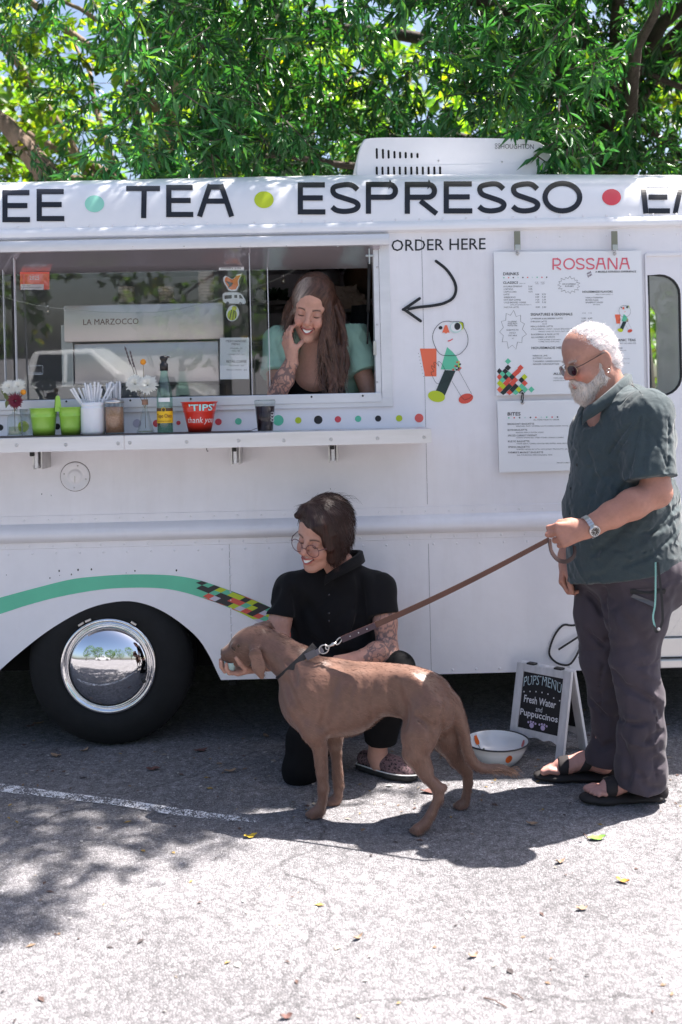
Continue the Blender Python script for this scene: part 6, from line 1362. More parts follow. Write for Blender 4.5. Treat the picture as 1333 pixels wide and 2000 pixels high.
F.chain([(WX(1200, 805, 3.6), .09), (sh, .088)], .05); F.chain([(WX(1195, 812, 3.62), .085), (shf, .085)], .05)
F.cone(WX(1235, 795, 3.64), WX(1262, 860, 3.65), .085, .11, .05)
# sleeves
sd_ = nrm(el-sh); se = WX(1270, 936, 3.37)
F.cone(sh, WX(1271, 945, 3.37), .084, .09, .035, cuts=[(se, nrm(sd_*1+np.array([.05, 0, -.25])))])
F.cone(shf, WX(1152, 960, 3.83), .078, .08, .03, cuts=[(WX(1152, 950, 3.83), nrm(elf-shf))])
# collar, open neck
col_pts = [WX(1147, 800, 3.5), WX(1168, 790, 3.475), WX(1198, 762, 3.49), WX(1222, 740, 3.54), WX(1228, 736, 3.62), WX(1212, 745, 3.7), WX(1170, 775, 3.73), WX(1146, 800, 3.66)]
F.cone(MH.p(-.03, 0, -.05), neck_b+np.array([0, 0, -.02]), .073, .078, .008, '-'); F.cone(neck_b, WX(1150, 812, 3.53), .066, .045, .02, '-'); F.cone(WX(1150, 812, 3.53), WX(1128, 850, 3.48), .03, .008, .01, '-')
# placket, pocket, folds
pl = [tuple(MPT) for MPT in (WX(1132, 845, 3.425), WX(1122, 900, 3.39), WX(1115, 960, 3.385), WX(1113, 1020, 3.38), WX(1117, 1080, 3.385), WX(1122, 1130, 3.395))]
g_ = np.random.default_rng(12)
SF = ((((1228, 822, 3.44), (1205, 845, 3.42), (1180, 880, 3.42)), .011, -.007), (((1240, 832, 3.42), (1215, 865, 3.40), (1198, 900, 3.41)), .011, -.007), (((1210, 812, 3.45), (1185, 838, 3.44), (1165, 868, 3.44)), .01, -.006),
                    (((1236, 826, 3.42), (1212, 855, 3.41), (1190, 890, 3.42)), .009, .006), (((1235, 900, 3.41), (1215, 960, 3.40), (1195, 1010, 3.39)), .02, .007), (((1240, 1000, 3.38), (1200, 1050, 3.37), (1160, 1080, 3.38)), .022, .009), (((1300, 1030, 3.42), (1250, 1070, 3.38), (1190, 1090, 3.37)), .018, -.008), (((1310, 1050, 3.44), (1270, 1085, 3.4), (1220, 1105, 3.38)), .014, .009),
                    (((1335, 1020, 3.55), (1310, 1060, 3.45), (1275, 1075, 3.4)), .012, -.011), (((1330, 985, 3.55), (1300, 1010, 3.46), (1270, 1045, 3.41)), .016, .01), (((1290, 800, 3.4), (1292, 860, 3.32), (1285, 920, 3.31)), .014, -.008), (((1305, 820, 3.42), (1306, 880, 3.36), (1300, 930, 3.35)), .01, .008), (((1262, 815, 3.36), (1262, 870, 3.3), (1255, 920, 3.3)), .014, .007),
                    (((1170, 930, 3.39), (1150, 980, 3.38), (1140, 1040, 3.38)), .025, .006), (((1200, 1090, 3.38), (1180, 1110, 3.375), (1150, 1115, 3.38)), .016, -.006),
      (((1140, 860), (1128, 905), (1118, 955), (1116, 1005)), .006, .003), (((1152, 862), (1142, 905), (1132, 955), (1129, 1005), (1132, 1060), (1138, 1120)), .004, .004), (((1252, 815), (1246, 850), (1238, 900), (1234, 925)), .007, .009),
      (((1160, 960), (1190, 1000), (1230, 1015)), .012, .006), (((1150, 1040), (1185, 1062), (1240, 1060)), .012, -.006), (((1255, 1040), (1290, 1035), (1325, 1010)), .012, .008), (((1150, 880), (1165, 930), (1160, 990)), .016, .005), (((1205, 930), (1185, 960), (1150, 975)), .01, -.004), (((1300, 960), (1310, 1000), (1320, 1040)), .01, -.008), (((1285, 1070), (1250, 1080), (1210, 1076)), .007, .006), (((1270, 845), (1290, 875), (1300, 910)), .008, .006), (((1245, 860), (1262, 890), (1268, 925)), .008, -.006), (((1255, 775), (1275, 800), (1290, 830)), .01, -.006), (((1230, 790), (1215, 815), (1190, 850)), .007, -.006), (((1250, 806), (1228, 850), (1205, 895)), .006, .006))
F.noise(.0042, 3.2, 2); folds(F, 3.2, 3.7, [(a_, w_*.62, d_*.8) for a_, w_, d_ in SF]); F.ridge(-.0065, 3.2, 3, (1.5, 1.5, .75), .7); F.ridge(.006, 4.1, 8, (1.4, 1.4, .8), -.6); F.ridge(-.0035, 7.5, 12, (1.2, 1.2, .9), .5)
F.groove(pl, .016, -.0035)
F.build('shirt', LINEN, man, None, None, 1)
# buttons and pocket stitching
BTN = mat('dark button', (.012, .014, .016), rough=.3)
def shirt_y(px, py, y0=3.2, y1=3.6):
    """depth at which the sight line meets the shirt"""
    return hit(F, px, py, y0, y1)
for px, py in ((1141, 861), (1128, 908), (1116, 954), (1114.5, 1004)):
    y = shirt_y(px, py); p = W(px, py, y-.002); mb = MB(); mb.lathe([(0, .0035), (.0035, .003), (.0055, .0035), (.0058, 0)], p, 14, RX); under(mb.build('button', BTN, None, True), man)
def seam(pts, name='seam', r=.0012, m=None, dy=.0):
    mb = MB(); q = [W(p[0], p[1], shirt_y(p[0], p[1])-dy) for p in smoothpath(pts, 6)]; mb.tube(q, r, 5); under(mb.build(name, m or BTN, None, True), man)
seam([(1150, 848), (1170, 852), (1191, 856), (1193, 890), (1189, 914), (1170, 918), (1153, 912), (1149, 880), (1150, 848)], 'pocket_seam'); seam([(1226, 745), (1250, 765), (1264, 790), (1266, 810)], 'shoulder_seam'); seam([(1235, 922), (1262, 928), (1300, 932)], 'sleeve_hem')
seam([(1124, 1128), (1160, 1131), (1200, 1124), (1250, 1106), (1300, 1088)], 'hem_seam')
# ---- trousers
KHAKI = mat('plum grey trousers', (.042, .031, .042), crease=(11, .7, .025), rough=.8, var=(5, .18), fine=(300, .1), bump=(500, .2, .0012), sheen=.1)
F = Field(axis((.72, 1.42, .0055)), axis((3.28, 3.92, .0055)), axis((.02, 1.0, .0055)))
F.ell(WX(1226, 1100, YM), (.195, .215, .13), MA, .04); F.ell(WX(1255, 1120, YM+.02), (.17, .2, .15), MA, .04)
cl = [((0, 0, .062), (0, 0, -1))]; cl2 = [((0, 0, .085), (0, 0, -1))]
F.chain([(WX(1248, 1125, 3.53), .125), (WX(1242, 1200, 3.51), .108), (WX(1238, 1290, 3.5), .08), (WX(1250, 1350, 3.5), .079), (WX(1254, 1430, 3.505), .079), (WX(1252, 1500, 3.51), .085), (WX(1252, 1575, 3.51), .092)], .03, cuts=cl)
F.chain([(WX(1192, 1125, 3.69), .125), (WX(1180, 1200, 3.69), .108), (WX(1180, 1290, 3.69), .084), (WX(1192, 1360, 3.70), .076), (WX(1198, 1430, 3.71), .076), (WX(1190, 1480, 3.71), .084), (WX(1186, 1530, 3.71), .09)], .025, cuts=cl2)
TF = ((((1195, 1290, 3.42), (1240, 1286, 3.41), (1280, 1278, 3.44)), .006, -.004), (((1197, 1300, 3.42), (1240, 1297, 3.41), (1280, 1290, 3.44)), .006, .004), (((1130, 1272, 3.62), (1160, 1270, 3.6), (1180, 1268, 3.6)), .006, .004), (((1130, 1283, 3.62), (1160, 1281, 3.6), (1180, 1279, 3.6)), .006, -.004),
                    (((1200, 1310, 3.43), (1225, 1340, 3.42), (1262, 1362, 3.42)), .018, .01), (((1262, 1362, 3.42), (1280, 1375, 3.44), (1292, 1400, 3.46)), .014, .009), (((1290, 1330, 3.45), (1270, 1322, 3.42), (1258, 1315, 3.42)), .012, -.009), (((1296, 1370, 3.46), (1280, 1360, 3.43), (1270, 1350, 3.42)), .011, -.009), (((1296, 1430, 3.46), (1278, 1436, 3.43), (1262, 1450, 3.42)), .013, .009), (((1298, 1480, 3.47), (1280, 1470, 3.43), (1265, 1478, 3.42)), .012, -.008),
                    (((1215, 1440, 3.44), (1230, 1490, 3.42), (1225, 1530, 3.42)), .02, .008), (((1250, 1510, 3.42), (1262, 1535, 3.42), (1290, 1540, 3.44)), .013, .009), (((1150, 1160, 3.58), (1165, 1175, 3.57), (1178, 1200, 3.58)), .016, .012), (((1182, 1150, 3.5), (1186, 1210, 3.53), (1190, 1280, 3.55)), .014, .012), (((1140, 1350, 3.64), (1165, 1380, 3.63), (1185, 1400, 3.63)), .016, .009), (((1160, 1440, 3.65), (1175, 1460, 3.64), (1195, 1450, 3.64)), .014, .01), (((1240, 1420, 3.42), (1236, 1450, 3.42), (1220, 1470, 3.42)), .014, -.006), (((1205, 1190, 3.42), (1240, 1230, 3.41), (1262, 1270, 3.42)), .03, .006), (((1285, 1345), (1275, 1380), (1283, 1420), (1276, 1470), (1282, 1520)), .006, .008), (((1180, 1300), (1172, 1340), (1180, 1400)), .01, .006), (((1225, 1300), (1228, 1380), (1222, 1440)), .016, -.006), (((1290, 1290), (1270, 1300), (1245, 1302)), .008, .007), (((1150, 1230), (1168, 1250), (1182, 1262)), .012, .007), (((1205, 1400), (1235, 1415), (1262, 1410)), .014, .008), (((1215, 1500), (1240, 1520), (1270, 1515)), .01, -.006))
F.noise(.004, 4, 8); folds(F, 3.25, 3.85, [(a_, w_*.7, d_) for a_, w_, d_ in TF]); F.ridge(-.006, 4, 5, (.9, .9, 1.3), .5); F.ridge(.006, 5, 9, (.9, .9, 1.3), -.5)
F.build('trousers', KHAKI, man)
def surf_y(px, py, y0=3.2, y1=3.8): return shirt_y(px, py, y0, y1)
def patch(pts, name, m, off=.004, nseg=6):
    q = [W(a, b, surf_y(a, b)-off) for a, b in pts]; mb = MB(); mb.add(q, geometry.tessellate_polygon([q])); under(mb.build(name, m, None), man)
def ribbon_on(pts, name, m, wpx, off=.005):
    q = [W(p[0], p[1], surf_y(p[0], p[1])-off) for p in smoothpath(pts, 5)]; mb = MB(); mb.ribbon(q, Vector((0, -1, 0)), wpx*3.45/FOC); under(mb.build(name, m, None, True), man)
BLKF = mat('black webbing', (.01, .01, .012), rough=.7); GRF = mat('grey webbing', (.1, .1, .11), rough=.8); AQF = mat('aqua webbing', (.25, .5, .45), rough=.8)
patch([(1231, 1151), (1268, 1148), (1302, 1151), (1299, 1160), (1268, 1160), (1232, 1160)], 'pocket_zip', BLKF, .011); patch([(1238, 1160), (1280, 1176), (1278, 1186), (1232, 1166)], 'pocket_flap', GRF, .015)
def strap(pts, name, m, wpx):
    q = [W(*p) for p in smoothpath(pts, 6)]; mb = MB(); mb.ribbon(q, Vector((.2, -1, 0)), wpx*3.4/FOC); under(mb.build(name, m, None, True), man)
strap([(1281, 1098, 3.36), (1281, 1140, 3.36), (1280, 1180, 3.36), (1276, 1205, 3.36), (1280, 1225, 3.36)], 'key_strap', AQF, 3.6); strap([(1285, 1098, 3.35), (1291, 1150, 3.35), (1294, 1185, 3.35), (1294, 1215, 3.35), (1284, 1234, 3.35), (1276, 1222, 3.355)], 'key_strap', BLKF, 5)
mb = MB(); mb.lathe([(0, .003), (.005, .003), (.006, 0)], W(1287, 1229, 3.345), 10, RX); under(mb.build('strap_snap', STEEL, None, True), man)
# ---- sandals
SOLE = mat('sandal sole', (.014, .011, .011), rough=.75, bump=(90, .3, .003)); STRAPM = mat('sandal strap', (.02, .015, .016), rough=.8, bump=(400, .3, .001))
for h_, d, sd, so, left in FOOT:
    up = np.array([0, 0, 1.]); lo = h_-.06; hi = h_+d*.3+.06
    F = Field(axis((min(h_[0], (h_+d*.3)[0])-.07, max(h_[0], (h_+d*.3)[0])+.07, .004)), axis((min(h_[1], (h_+d*.3)[1])-.07, max(h_[1], (h_+d*.3)[1])+.07, .004)), axis((-.006, .14, .004)))
    F.chain([(h_+d*.025+up*.014, .042), (h_+d*.12+up*.014, .041), (h_+d*.2+up*.014, .05), (h_+d*.25+up*.016, .042)], .02, flat=(tuple(up), 2.6)); F.cut((0, 0, .0015), (0, 0, -1))
    F.build('sandal_sole', SOLE, man)
    F = Field(F.ax, F.ay, axis((.01, .17, .0034)))
    def band(a, t, w_, pad=.006):
        tn = nrm(t); F.chain([(h_+d*.03+up*(so+.032), .034+pad), (h_+d*.1+up*(so+.042), .038+pad), (h_+d*.175+up*(so+.022), .036+pad), (h_+d*.225+up*(so+.012), .033+pad)], .006, flat=(tuple(up), 1.25), cuts=[(h_+a+tn*w_/2, tn), (h_+a-tn*w_/2, -tn)])
    band(d*.185+up*.03, d*1+up*.12, .036); band(d*.105+up*.05, d*.9+up*.5, .03)
    F.cone(h_+d*.045+up*.07, h_+d*.045+up*.105, .043, .043, .004, cuts=[(h_+d*.05+up*.108, up), (h_+d*.05+up*.075, -up)])
    F.cone(h_+d*.0+up*.03, h_+d*.02+up*.1, .03, .03, .006, cuts=[(h_+d*.0+up*.1, up), (h_+d*.03+up*.04, d)])
    F.build('sandal_strap', STRAPM, man)
# ---- hair, beard, glasses, watch
HM = hair_mat('white hair', .55, sc=1.0); gH = np.random.default_rng(8)
F = Field(axis((.74, 1.14, .0036)), axis((3.4, 3.78, .0036)), axis((1.42, 1.8, .0036)))
hp = lambda n, p: (MH.p(*p), np.array(n) @ MH.A)
hl = [(MH.p(.022, 0, .075), nrm(np.array([.85, 0, -.5]) @ MH.A)), (MH.p(-.0, 0, .012), nrm(np.array([.95, 0, -.3]) @ MH.A))]
MH.ell(F, (-.014, 0, .045), (.1022, .0803, .0953), .008, cuts=hl); MH.ell(F, (-.055, 0, -.02), (.055, .067, .06), .02, cuts=[(MH.p(-.035, 0, 0), nrm(np.array([1, 0, -.2]) @ MH.A)), (MH.p(-.08, 0, -.065), nrm(np.array([-.2, 0, -1]) @ MH.A))])
F.noise(.0028, 20, 3)
whc = lambda V: np.tile((.62, .53, .51), (len(V), 1))*(1+.12*snoise(V*30, 2)[:, None])
flow_h = lambda V: np.stack([(MH.loc(V)[:, 1])*90, MH.loc(V)[:, 2]*70, MH.loc(V)[:, 0]*14], 1)
o = F.build('hair', HM, man, whc, flow_h); V, N = mesh_vn(o)
pts = surface_hair(V, N, 5200, .02, lambda p: np.array([-.8, 0, -.45]) @ MH.A, .03, gH, 3, .45); WH = mat('white hair strand', (.78, .76, .76), rough=.5); strands('hair_strands', pts, .0009, WH, man)
F = Field(axis((.72, 1.1, .0036)), axis((3.36, 3.76, .0036)), axis((1.36, 1.68, .0036)))
for s in (-1, 1):
    MH.cone(F, (-.002, s*.06, -.004), (.012, s*.056, -.06), .012, .018, .02); MH.cone(F, (.03, s*.05, -.05), (.07, s*.034, -.075), .012, .014, .02); MH.cone(F, (.005, s*.05, -.06), (.068, s*.018, -.104), .021, .023, .022); MH.cone(F, (.097, s*.004, -.042), (.086, s*.03, -.06), .007, .009, .008)
    MH.cone(F, (.084, s*.03, -.06), (.078, s*.024, -.09), .0105, .018, .012)
MH.ell(F, (.074, 0, -.108), (.028, .034, .03), .02); MH.ell(F, (.092, 0, -.083), (.011, .02, .011), .01)
MH.cone(F, (.096, -.02, -.0585), (.113, 0, -.0565), .0035, .004, .003, '-'); MH.cone(F, (.113, 0, -.0565), (.096, .02, -.0585), .004, .0035, .003, '-')
F.noise(.0022, 24, 6)
bcol = lambda V: np.tile((.5, .43, .38), (len(V), 1))*(1+.1*snoise(V*25, 6)[:, None])
o = F.build('beard', hair_mat('beard hair', .6), man, bcol, lambda V: np.stack([MH.loc(V)[:, 1]*110, MH.loc(V)[:, 0]*90, MH.loc(V)[:, 2]*22], 1)); V, N = mesh_vn(o)
pts = surface_hair(V, N, 3000, .013, lambda p: np.array([.2, 0, -.95]) @ MH.A, .06, gH, 3, .4); strands('beard_strands', pts, .0011, mat('beard strand', (.66, .6, .56), rough=.55), man)
pts = []      # thinning hair in front of the hairline
while len(pts) < 900:
    u = gH.normal(size=3); u /= np.linalg.norm(u); q = np.array([-.014, 0, .045])+u*np.array([.1012, .0792, .0942]); h_l = .85*(q[0]-.022)-.5*(q[2]-.075)
    if q[2] > .06 and h_l < .05 and gH.random() < math.exp(-max(0, h_l)/.014)*.8 and h_l > -.03:
        p = MH.p(*q); nn = u @ MH.A; f_ = np.array([-.75+gH.normal(0, .35), gH.normal(0, .45), .1]) @ MH.A; f_ -= nn*(f_ @ nn); f_ /= np.linalg.norm(f_); L_ = gH.uniform(.008, .02); pts.append([p+nn*.0006, p+f_*L_*.5+nn*.002, p+f_*L_+nn*.0022])
strands('hairline_strands', pts, .0008, WH, man)
pts = []      # eyebrow tufts
for s in (-1, 1):
    for k in range(60): a = gH.uniform(.014, .046); p = MH.p(.088-.35*(a-.02)**1.0*.6, s*a, .03+gH.uniform(-.004, .004)); d_ = np.array([.35, s*.6, .2+gH.normal(0, .3)]) @ MH.A; pts.append([p, p+d_*.006, p+d_*.012])
strands('eyebrow', pts, .0011, MATS['beard strand'], man)
GL = mat('dark lens', (.035, .012, .018), rough=.06, spec=.8); GOLD = mat('thin gold frame', (.55, .42, .28), rough=.25, metal=1)
gl_ = empty('sunglasses', (0, 0, 0)); gl_.parent = man; gl_.matrix_parent_inverse = man.matrix_basis.inverted()
for s in (-1, 1):
    rim = []
    for q in range(20):
        a = q*2*math.pi/20; yy = .0335+.0245*math.cos(a); zz = .002+.019*math.sin(a)*(1 if math.sin(a) > 0 else 1.1); rim.append(Vector(MH.p(.112-abs(yy)*.22, s*yy, zz)))
    cen = Vector(MH.p(.1075, s*.0335, .002)); mb = MB(); mb.add(rim+[cen], [(i, (i+1) % 20, 20) for i in range(20)]); o = mb.build('lens', GL, gl_, True); mb = MB(); mb.tube(rim, .0011, 6, closed=True); mb.build('rim', GOLD, gl_, True)
    mb = MB(); mb.tube([Vector(MH.p(.1, s*.057, .01)), Vector(MH.p(.08, s*.072, .013)), Vector(MH.p(.03, s*.0795, .02)), Vector(MH.p(-.01, s*.083, .026)), Vector(MH.p(-.03, s*.084, .014))], [.0013, .0013, .0014, .0021, .0022], 6); mb.build('temple', DARKMETAL if 1 else GOLD, gl_, True)
mb = MB(); mb.tube([Vector(MH.p(.112, -.01, .009)), Vector(MH.p(.118, 0, .012)), Vector(MH.p(.112, .01, .009))], .0012, 6); mb.build('bridge', GOLD, gl_, True)
mb = MB(); c_ = Vector(MH.p(-.004, .088, -.04)); mb.tube([c_+Vector((.006*math.cos(a), 0, .006*math.sin(a))) for a in [q*2*math.pi/14 for q in range(14)]], .001, 5, closed=True); under(mb.build('earring', STEEL, None, True), man)
wt = empty('wristwatch', (0, 0, 0)); wt.parent = man; wt.matrix_parent_inverse = man.matrix_basis.inverted()
wc_ = Vector(WX(1152, 1029, 3.34)); ax_ = Vector(nrm(wr-el)); e1 = Vector((0, -1, 0)); e1 = (e1-ax_*e1.dot(ax_)).normalized(); e2 = ax_.cross(e1)
pr = [wc_+(e1*math.cos(a)+e2*math.sin(a))*.0385 for a in [q*2*math.pi/26 for q in range(26)]]
for q in range(26):
    a, b = pr[q], pr[(q+1) % 26]; mb = MB(); mid_ = (a+b)/2; rad = (mid_-wc_).normalized(); t = (b-a).normalized(); M4 = Matrix((t, ax_, rad)).transposed().to_4x4(); M4.translation = mid_; mb.box(-.0042, .0042, -.009, .009, -.0014, .0018, .0008, M4); mb.build('bracelet_link', STEEL, wt)
dn_ = (e1*.86+(e2 if e2.z < 0 else -e2)*.28).normalized(); dc = wc_+dn_*.039; t = ax_.cross(dn_).normalized(); M4 = Matrix((t, ax_, dn_)).transposed().to_4x4(); M4.translation = dc
mb = MB(); mb.lathe([(.019, -.004), (.0195, .003), (.0175, .0055), (.0155, .0058), (.015, .0045)], (0, 0, 0), 28); mb.v = [M4 @ Vector(p) for p in mb.v]; mb.build('case', STEEL, wt, True)
mb = MB(); mb.lathe([(.0155, .0046), (0, .0046)], (0, 0, 0), 24); mb.v = [M4 @ Vector(p) for p in mb.v]; mb.build('dial', mat('watch dial', (.05, .04, .035), rough=.3), wt)
mb = MB()
for q in range(12): a = q*math.pi/6; R4 = M4 @ Matrix.Rotation(a, 4, 'Z'); mb.box(.0105, .0142, -.0007, .0007, .0048, .0052, M=R4)
for a, ln in ((.8, .008), (2.6, .011)): mb.box(0, ln, -.0006, .0006, .0053, .0056, M=M4 @ Matrix.Rotation(a, 4, 'Z'))
mb.build('hour_marks', mat('lume', (.75, .75, .72), rough=.4), wt, False, 'stuff')
def collar_leaf(pts, h, drop, out, m, parent, th=.004):
    """stand-and-fall collar along a neck curve"""
    Pq = [Vector(p) for p in smoothpath([tuple(p) for p in pts], 6)]; cen = sum(Pq, Vector())/len(Pq); v = []; n = len(Pq)
    for i, p in enumerate(Pq):
        o = Vector((p.x-cen.x, p.y-cen.y, 0)).normalized(); e = min(1, min(i, n-1-i)/3)
        v += [p, p+Vector((0, 0, h*(.55+.45*e)))+o*.002, p+Vector((0, 0, h*(.5+.4*e)))+o*(out*.5+.006), p+Vector((0, 0, -drop*(1.5-.5*e)))+o*(out+.008)]
    f = [(i*4+j, (i+1)*4+j, (i+1)*4+j+1, i*4+j+1) for i in range(n-1) for j in range(3)]; o = pydata('collar', v, f, m, None, True)
    md = o.modifiers.new('thick', 'SOLIDIFY'); md.thickness = th; return under(o, parent)
collar_leaf([WX(1146, 812, 3.51), WX(1166, 800, 3.485), WX(1196, 775, 3.49), WX(1219, 753, 3.53), WX(1226, 746, 3.62), WX(1212, 752, 3.69), WX(1172, 782, 3.72), WX(1148, 806, 3.65)], .028, .022, .012, LINEN, man, .005)
# ================================================================== WOMAN KNEELING
BLKSH = mat('black cotton', (.006, .006, .0075), rough=.92, var=(6, .2), bump=(420, .25, .0015), sheen=.05, spec=.25); BLKTR = mat('black trousers', (.006, .006, .007), rough=.92, bump=(420, .2, .0015), spec=.2)
def tattoo(V, c, a, b, r, seed, dens=.15, ink=(.09, .075, .085)):
    """ink drawings on the skin of a limb a-b"""
    a, b = np.array(a), np.array(b); u = b-a; t = np.clip(((V-a) @ u)/(u @ u), 0, 1); d = np.linalg.norm(V-(a+t[:, None]*u), axis=1); near_ = (d < r) & (t > .02) & (t < .98)
    n1 = snoise(V*16+3, seed); n2 = snoise(V*21+9, seed+3); ln = (np.abs(n1) < dens) | (np.abs(n2) < dens*.6); w = (near_ & ln)[:, None]*.72+(near_ & (n1 > .35))[:, None]*.3; return c*(1-np.clip(w, 0, .8))+np.array(ink)*np.clip(w, 0, .8)
kw = empty('person', G(660, 1515), 0, 'woman with a short dark bob and round glasses in black, kneeling to feed the dog', 'person')
KH = Head(WX(630, 1046, 3.80), (-.58, -.74, -.28), (.16, -.18, .96), 1.04)
shR, elR, wrR = WX(566, 1150, 3.86), WX(546, 1268, 3.80), WX(500, 1301, 3.67); shL, elL, wrL = WX(742, 1150, 3.88), WX(757, 1268, 3.80), WX(700, 1286, 3.70)
F = Field(axis((-.50, -.3, .0034), (-.3, .3, .0036)), axis((3.5, 4.1, .0042)), axis((-.004, .12, .005), (.12, .36, .012), (.36, .56, .0034), (.56, .75, .008), (.75, 1.12, .003)))
F.ell(WX(655, 1190, 3.93), (.15, .1, .16), None, .03); F.ell(WX(665, 1340, 3.96), (.14, .11, .13), None, .04)
nb = WX(662, 1108, 3.89); build_head(F, KH, nb, .05, smile=1); F.cone(nb, WX(658, 1150, 3.92), .055, .09, .05)
F.chain([(shR, .045), (WX(548, 1210, 3.83), .042), (elR, .038)], .02); F.chain([(elR, .038), (WX(525, 1290, 3.74), .037), (wrR, .025)], .015)
hand(F, wrR, WX(448, 1310, 3.62)-wrR, (.1, .25, -1), (-.2, -1, .25), .98, ((12, 45, 30), (10, 42, 30), (10, 40, 30), (14, 40, 30)), ((.8, .5, -.5), (.75, .1, -.8), (.6, -.1, -.9)), .05)
F.chain([(shL, .05), (WX(753, 1215, 3.83), .045), (elL, .041)], .02); F.chain([(elL, .041), (WX(735, 1275, 3.74), .04), (wrL, .026)], .015)
hand(F, wrL, WX(655, 1300, 3.66)-wrL, (0, -.6, .8), (-.2, -.8, -.4), .98, ((15, 30, 20),)*4)
# legs: one knee down, one foot flat
F.chain([(WX(640, 1365, 3.94), .075), (WX(588, 1495, 3.79), .05)], .03); F.chain([(WX(588, 1500, 3.82), .048), (np.array(WX(600, 1500, 3.82))+np.array([.02, .3, 0]), .035)], .02)
F.chain([(WX(690, 1365, 3.94), .075), (WX(776, 1305, 3.76), .05), (WX(740, 1430, 3.84), .042), (WX(738, 1478, 3.85), .033), (WX(742, 1495, 3.84), .034)], .03)
def kcol(V):
    c = face_cols(KH, V, (.5, .27, .205), lips=(.5, .13, .12), brow=(.07, .035, .03), smile=True, rosy=.25); c = tattoo(V, c, WX(750, 1190, 3.84), elL, .07, 2); c = tattoo(V, c, elL, wrL, .06, 4); return np.clip(c*(1+.05*snoise(V*9, 4)[:, None]), 0, 1)
F.build('body', SKIN, kw, kcol); TEETH = mat('teeth', (.82, .8, .75), rough=.25); teeth_mesh(KH, kw, TEETH, F)
# shirt
F = Field(axis((-.36, .32, .0048)), axis((3.68, 4.12, .0048)), axis((.42, 1.0, .0048)))
hem = [(np.array([0, 0, .455]), np.array([0, 0, -1.]))]
F.ell(WX(652, 1195, 3.92), (.19, .12, .16), None, .03, cuts=hem); F.ell(WX(655, 1280, 3.92), (.195, .125, .14), None, .05, cuts=hem); F.ell(WX(660, 1340, 3.93), (.2, .14, .14), None, .05, cuts=hem)
F.chain([(nb+np.array([0, .01, -.035]), .068), (shR, .057)], .045); F.chain([(nb+np.array([0, .01, -.035]), .068), (shL, .059)], .045)
F.cone(shR, WX(546, 1215, 3.83), .06, .06, .03, cuts=[(WX(543, 1204, 3.83), nrm(elR-shR))])
F.cone(shL, WX(752, 1215, 3.83), .062, .063, .03, cuts=[(WX(754, 1200, 3.83), nrm(elL-shL))])
F.cone(KH.p(-.03, 0, -.04), nb, .052, .056, .006, '-'); F.cone(nb+np.array([-.01, -.03, .01]), WX(640, 1125, 3.8), .04, .012, .015, '-')
def foldw(pts, w, dep):
    q = []
    for px, py in pts:
        y = 3.7
        for y in np.arange(3.68, 3.98, .005):
            p = WX(px, py, y); i = (np.searchsorted(F.ax, p[0])-1, np.searchsorted(F.ay, p[1])-1, np.searchsorted(F.az, p[2])-1)
            if all(0 <= k < n for k, n in zip(i, F.F.shape)) and F.F[i] < 0: break
        q.append(tuple(WX(px, py, y)))
    F.groove([tuple(t) for t in smoothpath(q, 4)], w, dep)
for pts, w, dep in ((((700, 1120), (705, 1170), (690, 1240)), .016, .01), (((722, 1130), (726, 1180), (722, 1230)), .014, -.009), (((575, 1150), (585, 1200), (600, 1260)), .016, .01), (((600, 1180), (630, 1230), (660, 1290)), .02, .008), (((690, 1200), (670, 1260), (640, 1300)), .018, -.008), (((545, 1150), (530, 1180), (525, 1205)), .012, .008), (((610, 1250), (650, 1275), (700, 1280)), .016, .01)): foldw(pts, w, dep)
F.noise(.004, 4, 6); F.ridge(-.006, 3.5, 7, (1.4, 1.4, .8), .4); F.ridge(.006, 4.4, 2, (1.4, 1.4, .8), -.5); F.build('shirt', BLKSH, kw)
# collar leaves
def collar_strip(pts, h, drop, out, m, parent, th=.004):
    """stand-and-fall collar along a neck curve"""
    P = [Vector(p) for p in smoothpath([tuple(p) for p in pts], 6)]; cen = sum(P, Vector())/len(P); v = []; n = len(P)
    for i, p in enumerate(P):
        o = Vector((p.x-cen.x, p.y-cen.y, 0)).normalized(); e = min(1, min(i, n-1-i)/3)
        v += [p, p+Vector((0, 0, h*(.55+.45*e)))+o*.002, p+Vector((0, 0, h*(.5+.4*e)))+o*(out*.5+.006), p+Vector((0, 0, -drop*(1.35-.35*e)))+o*(out+.008)]
    f = [(i*4+j, (i+1)*4+j, (i+1)*4+j+1, i*4+j+1) for i in range(n-1) for j in range(3)]; o = pydata('collar', v, f, m, None, True)
    md = o.modifiers.new('thick', 'SOLIDIFY'); md.thickness = th; return under(o, parent)
collar_strip([WX(640, 1128, 3.80), WX(668, 1112, 3.80), WX(697, 1092, 3.86), WX(700, 1084, 3.93), WX(672, 1085, 3.97), WX(640, 1098, 3.93), WX(632, 1122, 3.84)], .016, .02, .012, BLKSH, kw)
for py in (1162, 1198, 1213): mb = MB(); q = W(643, py, 3.787); mb.lathe([(0, .003), (.004, .003), (.005, 0)], q, 12, RX); under(mb.build('button', mat('black button', (.015, .015, .018), rough=.25), None, True), kw)
